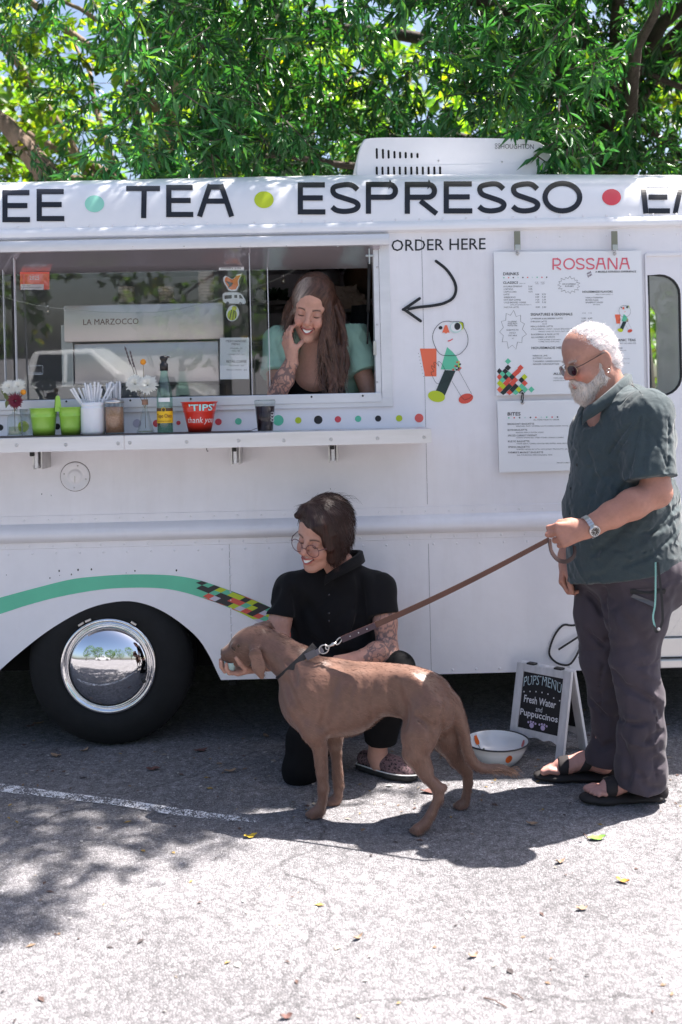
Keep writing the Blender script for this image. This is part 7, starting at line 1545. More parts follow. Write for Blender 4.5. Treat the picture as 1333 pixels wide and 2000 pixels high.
# trousers
F = Field(axis((-.3, .34, .0055)), axis((3.62, 4.2, .0055)), axis((-.004, .62, .0055)))
F.ell(WX(662, 1365, 3.95), (.17, .14, .13), None, .04)
F.chain([(WX(640, 1375, 3.93), .1), (WX(605, 1450, 3.84), .085), (WX(588, 1500, 3.80), .072)], .03); F.chain([(WX(588, 1500, 3.81), .07), (np.array(WX(600, 1505, 3.82))+np.array([.02, .28, 0]), .055)], .02)
F.chain([(WX(690, 1370, 3.93), .1), (WX(740, 1335, 3.82), .085), (WX(776, 1308, 3.76), .067), (WX(765, 1370, 3.79), .066), (WX(745, 1430, 3.84), .062), (WX(742, 1455, 3.845), .062)], .025, cuts=[(np.array([0, 0, .125]), np.array([0, 0, -1.]))]); F.cut((0, 0, .001), (0, 0, -1)); F.noise(.005, 5, 3); F.build('trousers', BLKTR, kw)
# slip-on shoe with a blotched print
def shoe_mat():
    m = bpy.data.materials.new('leopard canvas'); m.use_nodes = True; n = m.node_tree.nodes; l = m.node_tree.links; b = n['Principled BSDF']; b.inputs['Roughness'].default_value = .85
    tc = n.new('ShaderNodeTexCoord'); v = n.new('ShaderNodeTexVoronoi'); v.feature = 'DISTANCE_TO_EDGE'; v.inputs['Scale'].default_value = 85; nz = n.new('ShaderNodeTexNoise'); nz.inputs['Scale'].default_value = 40; mx = n.new('ShaderNodeMix'); mx.data_type = 'VECTOR'; mx.inputs['Factor'].default_value = .02; l.new(tc.outputs['Object'], mx.inputs['A']); l.new(nz.outputs[1], mx.inputs['B']); l.new(mx.outputs['Result'], v.inputs['Vector'])
    r = n.new('ShaderNodeValToRGB'); r.color_ramp.elements[0].position = .12; r.color_ramp.elements[0].color = (.2, .12, .13, 1); r.color_ramp.elements[1].position = .2; r.color_ramp.elements[1].color = (.012, .01, .012, 1); l.new(v.outputs['Distance'], r.inputs[0]); l.new(r.outputs[0], b.inputs['Base Color']); return m
h_, t_ = np.array(G(716, 1503)), np.array(G(792, 1521)); d = nrm(t_-h_); up = np.array([0, 0, 1.])
F = Field(axis((min(h_[0], t_[0])-.08, max(h_[0], t_[0])+.1, .004)), axis((min(h_[1], t_[1])-.09, max(h_[1], t_[1])+.08, .004)), axis((-.004, .13, .004)))
F.chain([(h_+up*.045, .036), (h_+d*.06+up*.05, .04), (h_+d*.13+up*.036, .043), (h_+d*.185+up*.03, .036)], .02, flat=(tuple(up), 1.15)); F.cut((0, 0, .022), (0, 0, -1)); F.cone(h_+d*.03+up*.09, h_+d*.045+up*.12, .034, .036, .01, '-'); F.build('shoe_upper', shoe_mat(), kw)
F = Field(F.ax, F.ay, axis((-.004, .04, .0036))); F.chain([(h_+up*.015, .042), (h_+d*.06+up*.015, .043), (h_+d*.13+up*.015, .05), (h_+d*.188+up*.015, .043)], .02, flat=(tuple(up), 1.9)); F.cut((0, 0, .001), (0, 0, -1)); F.build('shoe_sole', mat('shoe rubber black', (.02, .02, .02), rough=.7), kw)
ol = [h_+d*t+nrm(np.cross(d, up))*s*w+up*.027 for t, s, w in ((-.03, 1, .03), (.06, 1, .0435), (.13, 1, .0495), (.19, 1, .04), (.232, 1, .012), (.232, -1, .012), (.19, -1, .04), (.13, -1, .0495), (.06, -1, .0435), (-.03, -1, .03))]
mb = MB(); mb.tube([Vector(p) for p in smoothpath([tuple(p) for p in ol+[ol[0]]], 4)[:-1]], .0024, 6, closed=True); under(mb.build('foxing_stripe', PAPER, None, True), kw)
# bobbed hair
DH = hair_mat('dark brown hair', .36)
F = Field(axis((-.3, .14, .0033)), axis((3.62, 4.02, .0033)), axis((.8, 1.16, .0033)))
KH.ell(F, (-.02, .004, .052), (.112, .094, .104), .01); KH.ell(F, (-.062, 0, -.005), (.06, .08, .075), .03); KH.ell(F, (-.03, .05, -.01), (.055, .045, .085), .03)
KH.cone(F, (.03, .066, .05), (.035, .068, -.06), .03, .02, .02); KH.cone(F, (.0, .078, .02), (.02, .075, -.085), .03, .012, .02)
KH.cone(F, (.05, -.045, .105), (.072, -.06, .096), .028, .012, .02); KH.cone(F, (.05, -.02, .115), (.082, .04, .085), .03, .02, .02); KH.cone(F, (.08, .04, .085), (.062, .076, .0), .022, .014, .02)
# face opening
KH.ell(F, (.105, -.026, -.03), (.075, .072, .108), .006, '-'); KH.cone(F, (.1, .034, -.06), (.1, .022, .035), .036, .04, .006, '-'); KH.ell(F, (.03, -.1, -.05), (.07, .04, .075), .01, '-'); KH.cone(F, (-.03, 0, -.1), (-.02, 0, -.15), .055, .06, .01, '-')
F.cut(KH.p(0, 0, -.1), nrm(np.array([.1, 0, -1]) @ KH.A)); F.noise(.0012, 26, 4)
def kflow(V):
    L = KH.loc(V)-np.array([.03, -.03, .13]); r = np.linalg.norm(L, axis=1)+1e-4; an = np.arctan2(L[:, 1], -L[:, 0]); return np.stack([np.cos(an)*22, np.sin(an)*22, r*9], 1)
hc = lambda V: np.tile((.03, .0135, .0105), (len(V), 1))
o = F.build('hair', DH, kw, hc, kflow, 2); V, N = mesh_vn(o); gk = np.random.default_rng(5); part = KH.p(.03, -.03, .14)
HST = mat('dark hair strand', (.026, .0115, .0095), rough=.5, spec=.3)
sel = KH.loc(V)[:, 0] < .045; V, N = V[sel], N[sel]
pts = surface_hair(V, N, 2200, .035, lambda p: nrm(nrm(p-part)+np.array([0, 0, -.55])), .015, gk, 4, .16); strands('hair_strands', pts, .0011, HST, kw)
fly = []
for k in range(7):
    a = KH.p(.03, -.03+.01*k, .15); b = KH.p(-.05, .03+.012*k, .165+.004*(k % 3)); c = KH.p(-.1, .05+.01*k, .12); fly.append([Vector(q) for q in smoothpath([tuple(a), tuple(b), tuple(c)], 6)])
strands('flyaway_strands', fly, .0009, HST, kw)
# glasses
ge = empty('eyeglasses', (0, 0, 0)); ge.parent = kw; ge.matrix_parent_inverse = kw.matrix_basis.inverted(); FRM = mat('mauve frame', (.12, .05, .055), rough=.25); LENS = glass_mat('spectacle lens', (.98, .96, .96), 1.45)
for s in (-1, 1):
    rim = [Vector(KH.p(.111-abs(.0355+.028*math.cos(a))*.12, s*(.0355+.0265*math.cos(a)), -.004+.024*math.sin(a))) for a in [q*2*math.pi/24 for q in range(24)]]
    mb = MB(); mb.tube(rim, .0014, 6, closed=True); mb.build('rim', FRM, ge, True); mb = MB(); mb.add(rim, [tuple(range(24))]); mb.build('lens', LENS, ge)
    mb = MB(); mb.tube([Vector(KH.p(.104, s*.062, .006)), Vector(KH.p(.08, s*.077, .008)), Vector(KH.p(0, s*.085, .012))], .0018, 6); mb.build('temple', FRM, ge, True)
mb = MB(); mb.tube([Vector(KH.p(.112, -.01, -.002)), Vector(KH.p(.118, 0, .003)), Vector(KH.p(.112, .01, -.002))], .0014, 6); mb.build('bridge', FRM, ge, True)
mb = MB(); q = Vector(KH.p(.108, .011, -.034)); mb.tube([q+Vector((.0045*math.cos(a), 0, .0045*math.sin(a))) for a in [k*.5 for k in range(13)]], .0007, 5); under(mb.build('nose_ring', STEEL, None, True), kw)
# pup cup in her hand
pc = Vector(WX(449, 1303, 3.605)); M4 = Matrix.Rotation(.12, 4, 'Y') @ Matrix.Rotation(.2, 4, 'X'); cup = empty('paper_cup', pc, 0, 'tiny pale blue paper cup of cream held under the muzzle of the dog', 'cup')
mb = MB(); mb.lathe([(0, -.022), (.0185, -.022), (.0225, .024), (.0235, .025), (.0235, .0265), (.0215, .026), (.018, -.018), (0, -.018)], (0, 0, 0), 24, M4.to_3x3().to_4x4()); mb.build('cup', mat('pale blue paper', (.5, .72, .74), rough=.55), cup, True)
mb = MB(); mb.lathe([(.02, .012), (.014, .02), (.006, .025), (0, .026)], (0, 0, 0), 18, M4.to_3x3().to_4x4()); mb.build('cream', mat('whipped cream', (.82, .8, .76), rough=.5), cup, True)

# ================================================================== WOMAN IN THE WINDOW
ww = empty('person', WX(610, 784, 4.4), 0, 'smiling woman with long wavy hair and a mint shirt leaning out of the serving window', 'person')
WHd = Head(WX(610, 606, 4.29), (-.14, -.88, -.36), (.14, -.3, .93), 1.05)
shA, elA, wrA = WX(548, 668, 4.44), WX(541, 772, 4.3), WX(571, 702, 4.235); shB, elB = WX(682, 655, 4.47), WX(722, 765, 4.42)
F = Field(axis((-.36, .22, .0032)), axis((4.1, 4.66, .0036)), axis((1.1, 1.42, .009), (1.42, 1.96, .003)))
F.ell(WX(615, 740, 4.5), (.15, .11, .2), None, .04); nbw = WX(618, 690, 4.4); build_head(F, WHd, nbw, .05, smile=1); F.cone(nbw, WX(615, 740, 4.43), .055, .085, .05)
F.chain([(shA, .05), (WX(540, 720, 4.4), .045), (elA, .04)], .02); F.chain([(elA, .04), (WX(556, 740, 4.265), .042), (wrA, .0255)], .015)
F.chain([(shB, .05), (elB, .042)], .02)
hand(F, wrA, WX(556, 645, 4.235)-wrA, (-.9, -.6, -.1), (.35, -.5, .6), .95, ((10, 30, 30), (12, 40, 35), (16, 50, 40), (20, 55, 40)), ((.55, .1, -.9), (.5, -.3, -.9), (.5, -.3, -.9)), .12)
def wcol(V):
    c = face_cols(WHd, V, (.54, .29, .215), lips=(.55, .17, .14), brow=(.12, .07, .05), smile=True, rosy=.3); c = tattoo(V, c, elA, WX(574, 702, 4.25), .06, 6, .2); return np.clip(c*(1+.05*snoise(V*9, 4)[:, None]), 0, 1)
F.build('body', SKIN, ww, wcol); teeth_mesh(WHd, ww, TEETH, F)
MINTC = mat('mint cotton', (.38, .62, .5), rough=.85, var=(6, .1), crease=(11, .8, .025), bump=(300, .2, .002), sheen=.1)
F = Field(axis((-.42, .3, .005)), axis((4.2, 4.72, .005)), axis((1.1, 1.8, .005)))
F.ell(WX(620, 740, 4.53), (.2, .13, .2), None, .04); F.chain([(WX(630, 655, 4.52), .07), (shA, .07)], .05); F.chain([(WX(620, 650, 4.52), .08), (shB, .085)], .05); F.ell(WX(665, 665, 4.56), (.1, .12, .1), None, .05)
F.cone(shA, WX(541, 735, 4.38), .072, .075, .03, cuts=[(WX(541, 731, 4.38), nrm(elA-shA+np.array([0, 0, -.05])))])
F.cone(shB, WX(712, 735, 4.43), .085, .08, .03, cuts=[(WX(708, 728, 4.43), nrm(elB-shB))])
F.cone(WX(616, 650, 4.42), WX(612, 800, 4.38), .06, .07, .02, '-')     # open front
for a, b, w, dep in (((545, 665, 4.36), (560, 720, 4.32), .012, .01), ((560, 660, 4.36), (575, 720, 4.34), .012, -.009), ((690, 640, 4.4), (680, 720, 4.38), .014, .01), ((670, 650, 4.4), (664, 740, 4.38), .014, -.01), ((535, 690, 4.34), (540, 728, 4.31), .01, .008)): F.groove([WX(*a), WX(*b)], w, dep)
F.noise(.004, 5, 7); F.ridge(-.006, 4, 3, (1.3, 1.3, .8), .5); F.ridge(.005, 5, 6, (1.3, 1.3, .8), -.5); F.build('shirt', MINTC, ww)
F = Field(axis((-.3, .16, .006)), axis((4.28, 4.64, .006)), axis((1.1, 1.58, .006))); F.ell(WX(615, 765, 4.5), (.16, .135, .2), None, .03, cuts=[(WX(615, 722, 4.4), np.array([0, 0, 1.]))]); F.build('tank_top', BLKSH, ww)
# long hair
LH = hair_mat('greying long hair', .38); gw = np.random.default_rng(17)
F = Field(axis((-.3, .16, .0036)), axis((4.12, 4.6, .0036)), axis((1.4, 2.02, .0036)))
WHd.ell(F, (-.02, 0, .052), (.112, .092, .104), .01); WHd.ell(F, (-.06, 0, -.02), (.07, .085, .09), .03)
WHd.ell(F, (.1, -.004, -.035), (.078, .068, .115), .006, '-'); WHd.cone(F, (.12, -.016, -.08), (.115, .004, .035), .062, .06, .006, '-')
F.cone(WX(575, 655, 4.22), WX(580, 700, 4.22), .045, .05, .01, '-')
def lock(pts, r0, r1): P_ = [np.array(WX(*p)) for p in pts]; q = smoothpath([tuple(p) for p in P_], 6); n = len(q)
def lock(pts, r0, r1):
    P_ = [np.array(WX(*p)) for p in pts]; q = smoothpath([tuple(p) for p in P_], 6); n = len(q)
    for s in range(3):
        ph = gw.uniform(0, 6.28); o = gw.normal(0, r0*.35, 3); q2 = [np.array(p)+o+np.array([.011*math.sin(i/n*11+ph), .006*math.cos(i/n*9+ph), 0])*min(1, 2*i/n) for i, p in enumerate(q)]
        F.chain([(q2[i], (r0+(r1-r0)*i/(n-1))*.62) for i in range(n)], .004)
for pts, r0, r1 in ((((622, 552, 4.3), (640, 590, 4.26), (646, 640, 4.25), (650, 690, 4.25), (652, 740, 4.25), (650, 764, 4.24)), .03, .012), (((632, 560, 4.33), (656, 610, 4.3), (662, 660, 4.29), (664, 710, 4.28), (660, 750, 4.27)), .032, .014), (((628, 556, 4.28), (638, 600, 4.235), (640, 650, 4.235), (638, 690, 4.24), (646, 725, 4.24), (655, 756, 4.24)), .02, .01), (((640, 580, 4.35), (660, 640, 4.34), (655, 700, 4.33), (640, 740, 4.32)), .03, .016), (((632, 650, 4.27), (630, 690, 4.28), (632, 730, 4.28), (642, 760, 4.27)), .018, .008), (((660, 680, 4.27), (668, 715, 4.27), (666, 745, 4.27), (656, 768, 4.265)), .016, .006), (((600, 556, 4.3), (582, 585, 4.28), (573, 612, 4.28), (568, 640, 4.32)), .024, .014), (((592, 560, 4.33), (570, 600, 4.34), (563, 650, 4.38), (570, 700, 4.42)), .026, .016)): lock(pts, r0, r1)
F.noise(.0016, 24, 4)
def lcol(V):
    L = WHd.loc(V); c = np.tile((.075, .036, .024), (len(V), 1)); g1 = np.clip(np.exp(-((L[:, 1]+.045)/.03)**2)*(L[:, 0] > .02)*(L[:, 2] > -.02), 0, 1)[:, None]; c = c*(1-.85*g1)+np.array((.32, .26, .22))*.85*g1; tip = np.clip((1.62-V[:, 2])/.2, 0, 1)[:, None]; return c*(1+.9*tip)
o = F.build('hair', LH, ww, lcol, lambda V: np.stack([V[:, 0]*85+2.5*np.sin(V[:, 2]*28), V[:, 1]*60, V[:, 2]*7], 1), 1); V, N = mesh_vn(o); sel = V[:, 2] < 1.85; V, N = V[sel], N[sel]
pts = surface_hair(V, N, 1500, .07, lambda p: np.array([.25*math.sin(p[2]*30), 0, -1]), .01, gw, 5, .14); cs = [tuple(np.array((.085, .046, .034))*gw.uniform(.5, 2.2)) for _ in pts]; strands('hair_strands', pts, .0012, mat('long hair strand', (1, 1, 1), rough=.4, attr='Col'), ww, cs)
# ================================================================== DOG
dog = empty('dog', G(735, 1600), 0, 'taupe brown short haired dog with floppy ears and a collar, licking the pup cup', 'dog')
F = Field(axis((-.46, .66, .0048)), axis((3.1, 3.78, .0048)), axis((-.004, .8, .0048)))
d_ax = nrm(np.array(WX(850, 1350, 3.40))-np.array(WX(610, 1350, 3.49))); DA = frame_of(-d_ax, (0, 0, 1))
P = lambda px, py, Y: WX(px, py, Y); m_ = lambda px, Y=3.45: px*Y/FOC
F.ell(P(622, 1362, 3.485), (m_(80), .088, m_(78)), DA, .03); F.ell(P(672, 1362, 3.465), (m_(80), .09, m_(73)), DA, .04); F.ell(P(745, 1344, 3.435), (m_(80), .07, m_(50)), DA, .04); F.ell(P(808, 1354, 3.41), (m_(62), .072, m_(50)), DA, .04)
F.ell(P(845, 1378, 3.395), (m_(46), .075, m_(52)), DA, .04)
# neck and head
F.chain([(P(605, 1335, 3.49), .085), (P(580, 1300, 3.53), .068), (P(545, 1275, 3.565), .058), (P(512, 1258, 3.59), .056)], .035)
DHd = P(497, 1254, 3.595); hf = nrm(np.array(P(437, 1278, 3.61))-np.array(P(497, 1256, 3.595))); HA = frame_of(hf, (0, 0, 1))
F.ell(DHd, (.068, .05, .058), HA, .03); F.ell(P(476, 1262, 3.6), (.055, .042, .05), HA, .025)
F.chain([(P(472, 1270, 3.6), .036), (P(452, 1276, 3.605), .029), (P(441, 1279, 3.61), .024)], .018); F.chain([(P(480, 1287, 3.6), .026), (P(455, 1291, 3.605), .017), (P(446, 1290, 3.608), .012)], .012)
F.ell(P(437, 1274, 3.61), (.014, .015, .012), HA, .006)
hs = HA[1]; 
for s in (-1, 1):
    F.ell(P(463, 1257, 3.6)+hs*s*.034, (.016, .012, .012), HA, .012); F.ell(P(461, 1263, 3.6)+hs*s*.04, (.011, .008, .008), HA, .006, '-')
    F.ell(P(462, 1263, 3.6)+hs*s*.0365, (.008, .008, .008), HA, .002)
F.cone(P(438, 1287, 3.57), P(470, 1290, 3.545), .004, .003, .005, '-')
# ears: near one hangs, far one folded up on the crown
nearY = -1 if hs[1] > 0 else 1
F.cone(P(488, 1285, 3.545), P(520, 1300, 3.53), .004, .004, .006, '-'); F.chain([(P(496, 1258, 3.54), .018), (P(499, 1280, 3.512), .025), (P(506, 1304, 3.505), .027), (P(511, 1320, 3.508), .015)], .004, flat=((0.2, 1, 0), 3.6)); F.chain([(P(505, 1222, 3.63), .02), (P(520, 1219, 3.645), .02), (P(530, 1226, 3.65), .013)], .012, flat=((0, 0, 1), 2.0))
# fore legs
def LEG(ch, k): F.chain(ch[:3], .025); F.chain(ch[2:], .008)
LEG([(P(592, 1375, 3.45), .06), (P(613, 1425, 3.43), .042), (P(626, 1462, 3.435), .0265), (P(629, 1510, 3.44), .0205), (P(632, 1540, 3.445), .0205), (P(630, 1565, 3.447), .0165), (P(624, 1583, 3.447), .022), (P(611, 1589, 3.443), .019)], .02)
LEG([(P(640, 1385, 3.53), .05), (P(652, 1440, 3.55), .031), (P(657, 1470, 3.555), .022), (P(660, 1515, 3.56), .019), (P(662, 1535, 3.562), .0195), (P(661, 1555, 3.563), .0155), (P(655, 1564, 3.562), .02), (P(646, 1567, 3.558), .016)], .02)
# hind legs: stifle forward, hock back
LEG([(P(838, 1385, 3.365), .07), (P(820, 1430, 3.345), .06), (P(812, 1470, 3.335), .045), (P(833, 1510, 3.325), .0285), (P(856, 1541, 3.315), .0185), (P(857, 1560, 3.31), .0175), (P(843, 1590, 3.302), .0155), (P(831, 1610, 3.298), .017), (P(815, 1621, 3.294), .019)], .022)
F.cone(P(857, 1543, 3.315), P(868, 1538, 3.318), .018, .012, .012)
LEG([(P(862, 1395, 3.45), .065), (P(872, 1440, 3.47), .05), (P(892, 1485, 3.485), .027), (P(913, 1510, 3.495), .0185), (P(915, 1530, 3.497), .017), (P(911, 1555, 3.498), .015), (P(908, 1568, 3.497), .016), (P(899, 1573, 3.493), .018)], .02)
# toes
for (cx_, cy2, Y, sp) in ((611, 1589, 3.443, 6.5), (646, 1567, 3.558, 5.5), (815, 1621, 3.294, 7), (899, 1573, 3.493, 6)):
    for q in (-1.5, -.5, .5, 1.5): a = P(cx_+q*sp*.55+4, cy2+q*sp*.28-1, Y); b = P(cx_+q*sp*.55-5, cy2+q*sp*.28+4, Y-.006*q); F.cone(a, b, .0115, .0095, .005)
F.cut((0, 0, .001), (0, 0, -1))
# tail
tl_ = [(880, 1368, 3.40), (893, 1395, 3.40), (905, 1430, 3.41), (913, 1465, 3.42), (925, 1490, 3.43), (945, 1501, 3.44), (968, 1500, 3.45), (985, 1502, 3.455), (999, 1509, 3.46)]; tr_ = [.03, .023, .0185, .016, .0145, .0125, .01, .0075, .004]
tp = smoothpath([tuple(P(*q)) for q in tl_], 3); F.chain([(tp[i], float(np.interp(i/(len(tp)-1), np.linspace(0, 1, 9), tr_))) for i in range(len(tp))], .015)
# modelling of flank, shoulder, ribs
for pts, w, dep in ((((560, 1330), (575, 1370), (600, 1405)), .016, .006), (((655, 1330), (640, 1380), (628, 1420)), .022, .007), (((770, 1340), (782, 1380), (785, 1420)), .024, .011), (((800, 1320), (830, 1345), (860, 1385)), .02, -.005), (((850, 1420), (845, 1470), (850, 1515)), .014, .008), (((845, 1530), (838, 1560), (830, 1590)), .008, -.003), (((640, 1295), (680, 1300), (740, 1302)), .02, .004), (((600, 1345), (625, 1375), (622, 1412)), .012, -.005), (((690, 1335), (680, 1375), (676, 1415)), .009, .0022), (((712, 1332), (702, 1372), (700, 1412)), .009, .0022), (((734, 1334), (726, 1370), (725, 1404)), .009, .0022), (((815, 1400), (838, 1420), (842, 1455)), .012, .006), (((790, 1430), (808, 1460), (815, 1490)), .01, -.004), (((870, 1375), (862, 1410), (866, 1440)), .008, .006), (((560, 1290), (575, 1310), (580, 1335)), .01, .004), (((612, 1440), (620, 1470), (622, 1520)), .006, -.0025)):
    q = []
    for px, py in pts:
        for y in np.arange(3.2, 3.6, .005):
            p = WX(px, py, y); i = (np.searchsorted(F.ax, p[0])-1, np.searchsorted(F.ay, p[1])-1, np.searchsorted(F.az, p[2])-1)
            if all(0 <= k < n for k, n in zip(i, F.F.shape)) and F.F[i] < 0: break
        q.append(tuple(WX(px, py, y)))
    F.groove([tuple(t) for t in smoothpath(q, 4)], w, dep)
F.noise(.0016, 7, 4)
nose_p = P(435, 1275, 3.61); eyeN = P(462, 1263, 3.6)-np.abs(hs)*np.array([1, 1, 1])*0
COATB = np.array((.165, .086, .06))
def dcol(V):
    c = np.tile(COATB, (len(V), 1))*(1+.13*snoise(V*5, 2)[:, None]+.06*snoise(V*22, 5)[:, None])
    d = np.linalg.norm(V-nose_p, axis=1); c[d < .02] = (.05, .03, .028)
    for s in (-1, 1):
        e_ = P(461, 1263, 3.6)+hs*s*.042; dd = np.linalg.norm(V-e_, axis=1); c[dd < .009] = (.03, .018, .012)
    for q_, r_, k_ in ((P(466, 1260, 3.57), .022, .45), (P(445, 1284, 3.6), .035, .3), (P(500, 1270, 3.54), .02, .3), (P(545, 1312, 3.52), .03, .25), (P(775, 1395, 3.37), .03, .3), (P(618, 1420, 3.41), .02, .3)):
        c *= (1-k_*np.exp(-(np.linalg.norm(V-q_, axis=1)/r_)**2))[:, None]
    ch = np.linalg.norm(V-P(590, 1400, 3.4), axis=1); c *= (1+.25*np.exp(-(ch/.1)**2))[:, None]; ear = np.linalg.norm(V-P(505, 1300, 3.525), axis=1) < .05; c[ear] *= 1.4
    toes = V[:, 2] < .016; c[toes] *= 1.15; return np.clip(c, 0, 1)
COAT = mat('short coat', (1, 1, 1), rough=.38, attr='Col', sheen=.15, fine=(70, .1), bump=(160, .2, .003), stretch=(1, 1, 1), spec=.35)
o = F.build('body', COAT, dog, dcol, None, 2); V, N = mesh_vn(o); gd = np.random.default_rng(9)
def fur_flow(p): return np.array([.9, -.15, -.45]) if p[2] > .3 else np.array([.25, 0, -1])
pts = surface_hair(V, N, 16000, .013, fur_flow, .012, gd, 2, .2); cs = [tuple(np.clip(COATB*gd.uniform(.6, 1.75), 0, 1)) for _ in pts]; strands('coat_hairs', pts, .0009, mat('coat hair', (1, 1, 1), rough=.5, attr='Col'), dog, cs)
# longer hairs on the tail tip
tt = []
for k in range(220):
    t = gd.uniform(.62, 1); i = int(t*(len(tp)-1)); p = np.array(tp[i])+gd.normal(0, .006, 3); tt.append([p, p+np.array([.018, 0, -.004])+gd.normal(0, .003, 3), p+np.array([.035, 0, -.016])+gd.normal(0, .006, 3)])
strands('tail_hairs', tt, .0012, MATS['coat hair'], dog, [tuple(np.clip(np.array((.3, .17, .11))*gd.uniform(.8, 1.6), 0, 1)) for _ in tt])
# eye and nose
for s_ in (1,):
    y_ = hit(F, 467, 1261, 3.3, 3.7, .002); ec = W(467, 1261, y_+.003); mb = MB(); mb.lathe([(0, -.0075), (.005, -.0055), (.0075, 0), (.005, .0055), (0, .0075)], ec, 14); under(mb.build('eye', mat('dog eye', (.05, .025, .01), rough=.08), None, True), dog)
    mb = MB(); q = [W(459, 1260, hit(F, 459, 1260, 3.3, 3.7, .002)), W(463, 1256.5, hit(F, 463, 1256, 3.3, 3.7, .002)), W(469, 1256, hit(F, 469, 1256, 3.3, 3.7, .002)), W(474, 1261, hit(F, 474, 1261, 3.3, 3.7, .002))]; mb.tube([p+Vector((0, -.001, 0)) for p in q], [.001, .0022, .0022, .001], 6); under(mb.build('eyelid', mat('dark eyelid', (.05, .026, .02), rough=.6), None, True), dog)
F2 = Field(axis((-.46, -.38, .0025)), axis((3.57, 3.66, .0025)), axis((.46, .56, .0025))); F2.ell(P(434.5, 1273, 3.61), (.0125, .0155, .0115), HA, .004); F2.ell(P(432, 1277, 3.605)+hs*.009, (.004, .004, .003), HA, .002, '-'); F2.ell(P(432, 1277, 3.605)-hs*.009, (.004, .004, .003), HA, .002, '-'); F2.build('nose', mat('dog nose', (.035, .022, .02), rough=.3, bump=(300, .4, .002)), dog)
# collar
cc = np.array(P(579, 1294, 3.525)); ca_ = nrm(np.array(P(612, 1312, 3.5))-np.array(P(545, 1274, 3.565))); ca_ = nrm((.62, -.12, -.7)); e1 = nrm(np.cross(ca_, (0, 1, 0))); e2 = np.cross(ca_, e1); NYL = mat('black nylon', (.012, .011, .013), rough=.6, bump=(500, .3, .001))
mb = MB(); n_ = 40; vv = []
for i in range(n_):
    a = i*2*math.pi/n_; r = .072; 
    for dr, da in ((0, -.0115), (.0025, -.0115), (.0025, .0115), (0, .0115)): vv.append(cc+(e1*math.cos(a)*1.2+e2*math.sin(a))*(r+dr)+ca_*da)
mb.add(vv, [(i*4+j, ((i+1) % n_)*4+j, ((i+1) % n_)*4+(j+1) % 4, i*4+(j+1) % 4) for i in range(n_) for j in range(4)]); under(mb.build('collar', NYL, None), dog)
def obox(a, b, w, th, name, m, parent, bev=.0015):
    a, b = Vector(a), Vector(b); t = (b-a); L_ = t.length; t.normalize(); nn = Vector((0, -1, 0)); nn = (nn-t*nn.dot(t)).normalized(); s_ = t.cross(nn); M4 = Matrix((t, s_, nn)).transposed().to_4x4(); M4.translation = a; mb = MB(); mb.box(0, L_, -w/2, w/2, -th/2, th/2, bev, M4); return under(mb.build(name, m, None), parent)
obox(W(598, 1284, 3.455), W(618, 1274, 3.45), .024, .007, 'buckle', mat('grey buckle', (.09, .085, .1), rough=.4), dog); obox(W(616, 1276, 3.452), W(631, 1268, 3.45), .02, .004, 'collar_tab', mat('grey nylon', (.13, .12, .14), rough=.6), dog)
def ring(c, a, b, r, t, name, parent, n=20): mb = MB(); mb.tube([Vector(c)+Vector(a)*math.cos(k*2*math.pi/n)+Vector(b)*math.sin(k*2*math.pi/n) for k in range(n)], r, 7, closed=True); return under(mb.build(name, STEEL, None, True), parent)
ring(W(633, 1268, 3.448), (.017, 0, .002), (.0, -.004, .016), .0022, 0, 'collar_ring', dog)
# ================================================================== LEASH
LEA = mat('brown leather', (.11, .042, .026), rough=.5, var=(14, .2), bump=(160, .2, .002), stretch=(.3, 1, 1)); LEAD = mat('dark leather', (.035, .014, .012), rough=.5)
lsh = empty('leash', W(1075, 1052, 3.32), 0, 'brown leather leash running from the dog collar to the hand of the man', 'leash')
a_, b_ = Vector(W(668, 1249, 3.445)), Vector(W(1074, 1053, 3.31)); dirn = (b_-a_).normalized()
lp = []
for k in range(25): t = k/24; lp.append(a_.lerp(b_, t)+Vector((0, 0, -.012*math.sin(math.pi*t))))
def flatstrap(pts, w, th, name, m, face=Vector((0, -1, .15)), parent=None):
    mb = MB(); v = []; n = len(pts)
    for i, p in enumerate(pts):
        t = (pts[min(i+1, n-1)]-pts[max(i-1, 0)]).normalized(); s_ = t.cross(face).normalized(); nn = s_.cross(t).normalized(); ww_ = w[i] if hasattr(w, '__len__') else w; v += [p-s_*ww_/2-nn*th/2, p+s_*ww_/2-nn*th/2, p+s_*ww_/2+nn*th/2, p-s_*ww_/2+nn*th/2]
    mb.add(v, [(i*4+j, (i+1)*4+j, (i+1)*4+(j+1) % 4, i*4+(j+1) % 4) for i in range(n-1) for j in range(4)]+[(0, 1, 2, 3), (4*n-4, 4*n-3, 4*n-2, 4*n-1)]); o = mb.build(name, m, None); return under(o, parent or lsh)
flatstrap(lp, [.0215-.006*(k/24) for k in range(25)], .0035, 'strap', LEA)
flatstrap([lp[0]+(lp[4]-lp[0])*t+Vector((0, -.004, 0)) for t in (0, .33, .66, 1)], .021, .003, 'stitched_end', mat('plum leather', (.06, .03, .04), rough=.5))
mb = MB()
for k in range(3): mb.lathe([(0, .002), (.0022, .0015), (.0026, 0)], lp[1+k]+Vector((0, -.0065, 0)), 8, RX)
under(mb.build('rivet', STEEL, None, True, 'stuff'), lsh)
ring(W(662, 1252, 3.446), dirn*.012, (.003, 0, .011), .0022, 0, 'strap_ring', lsh)
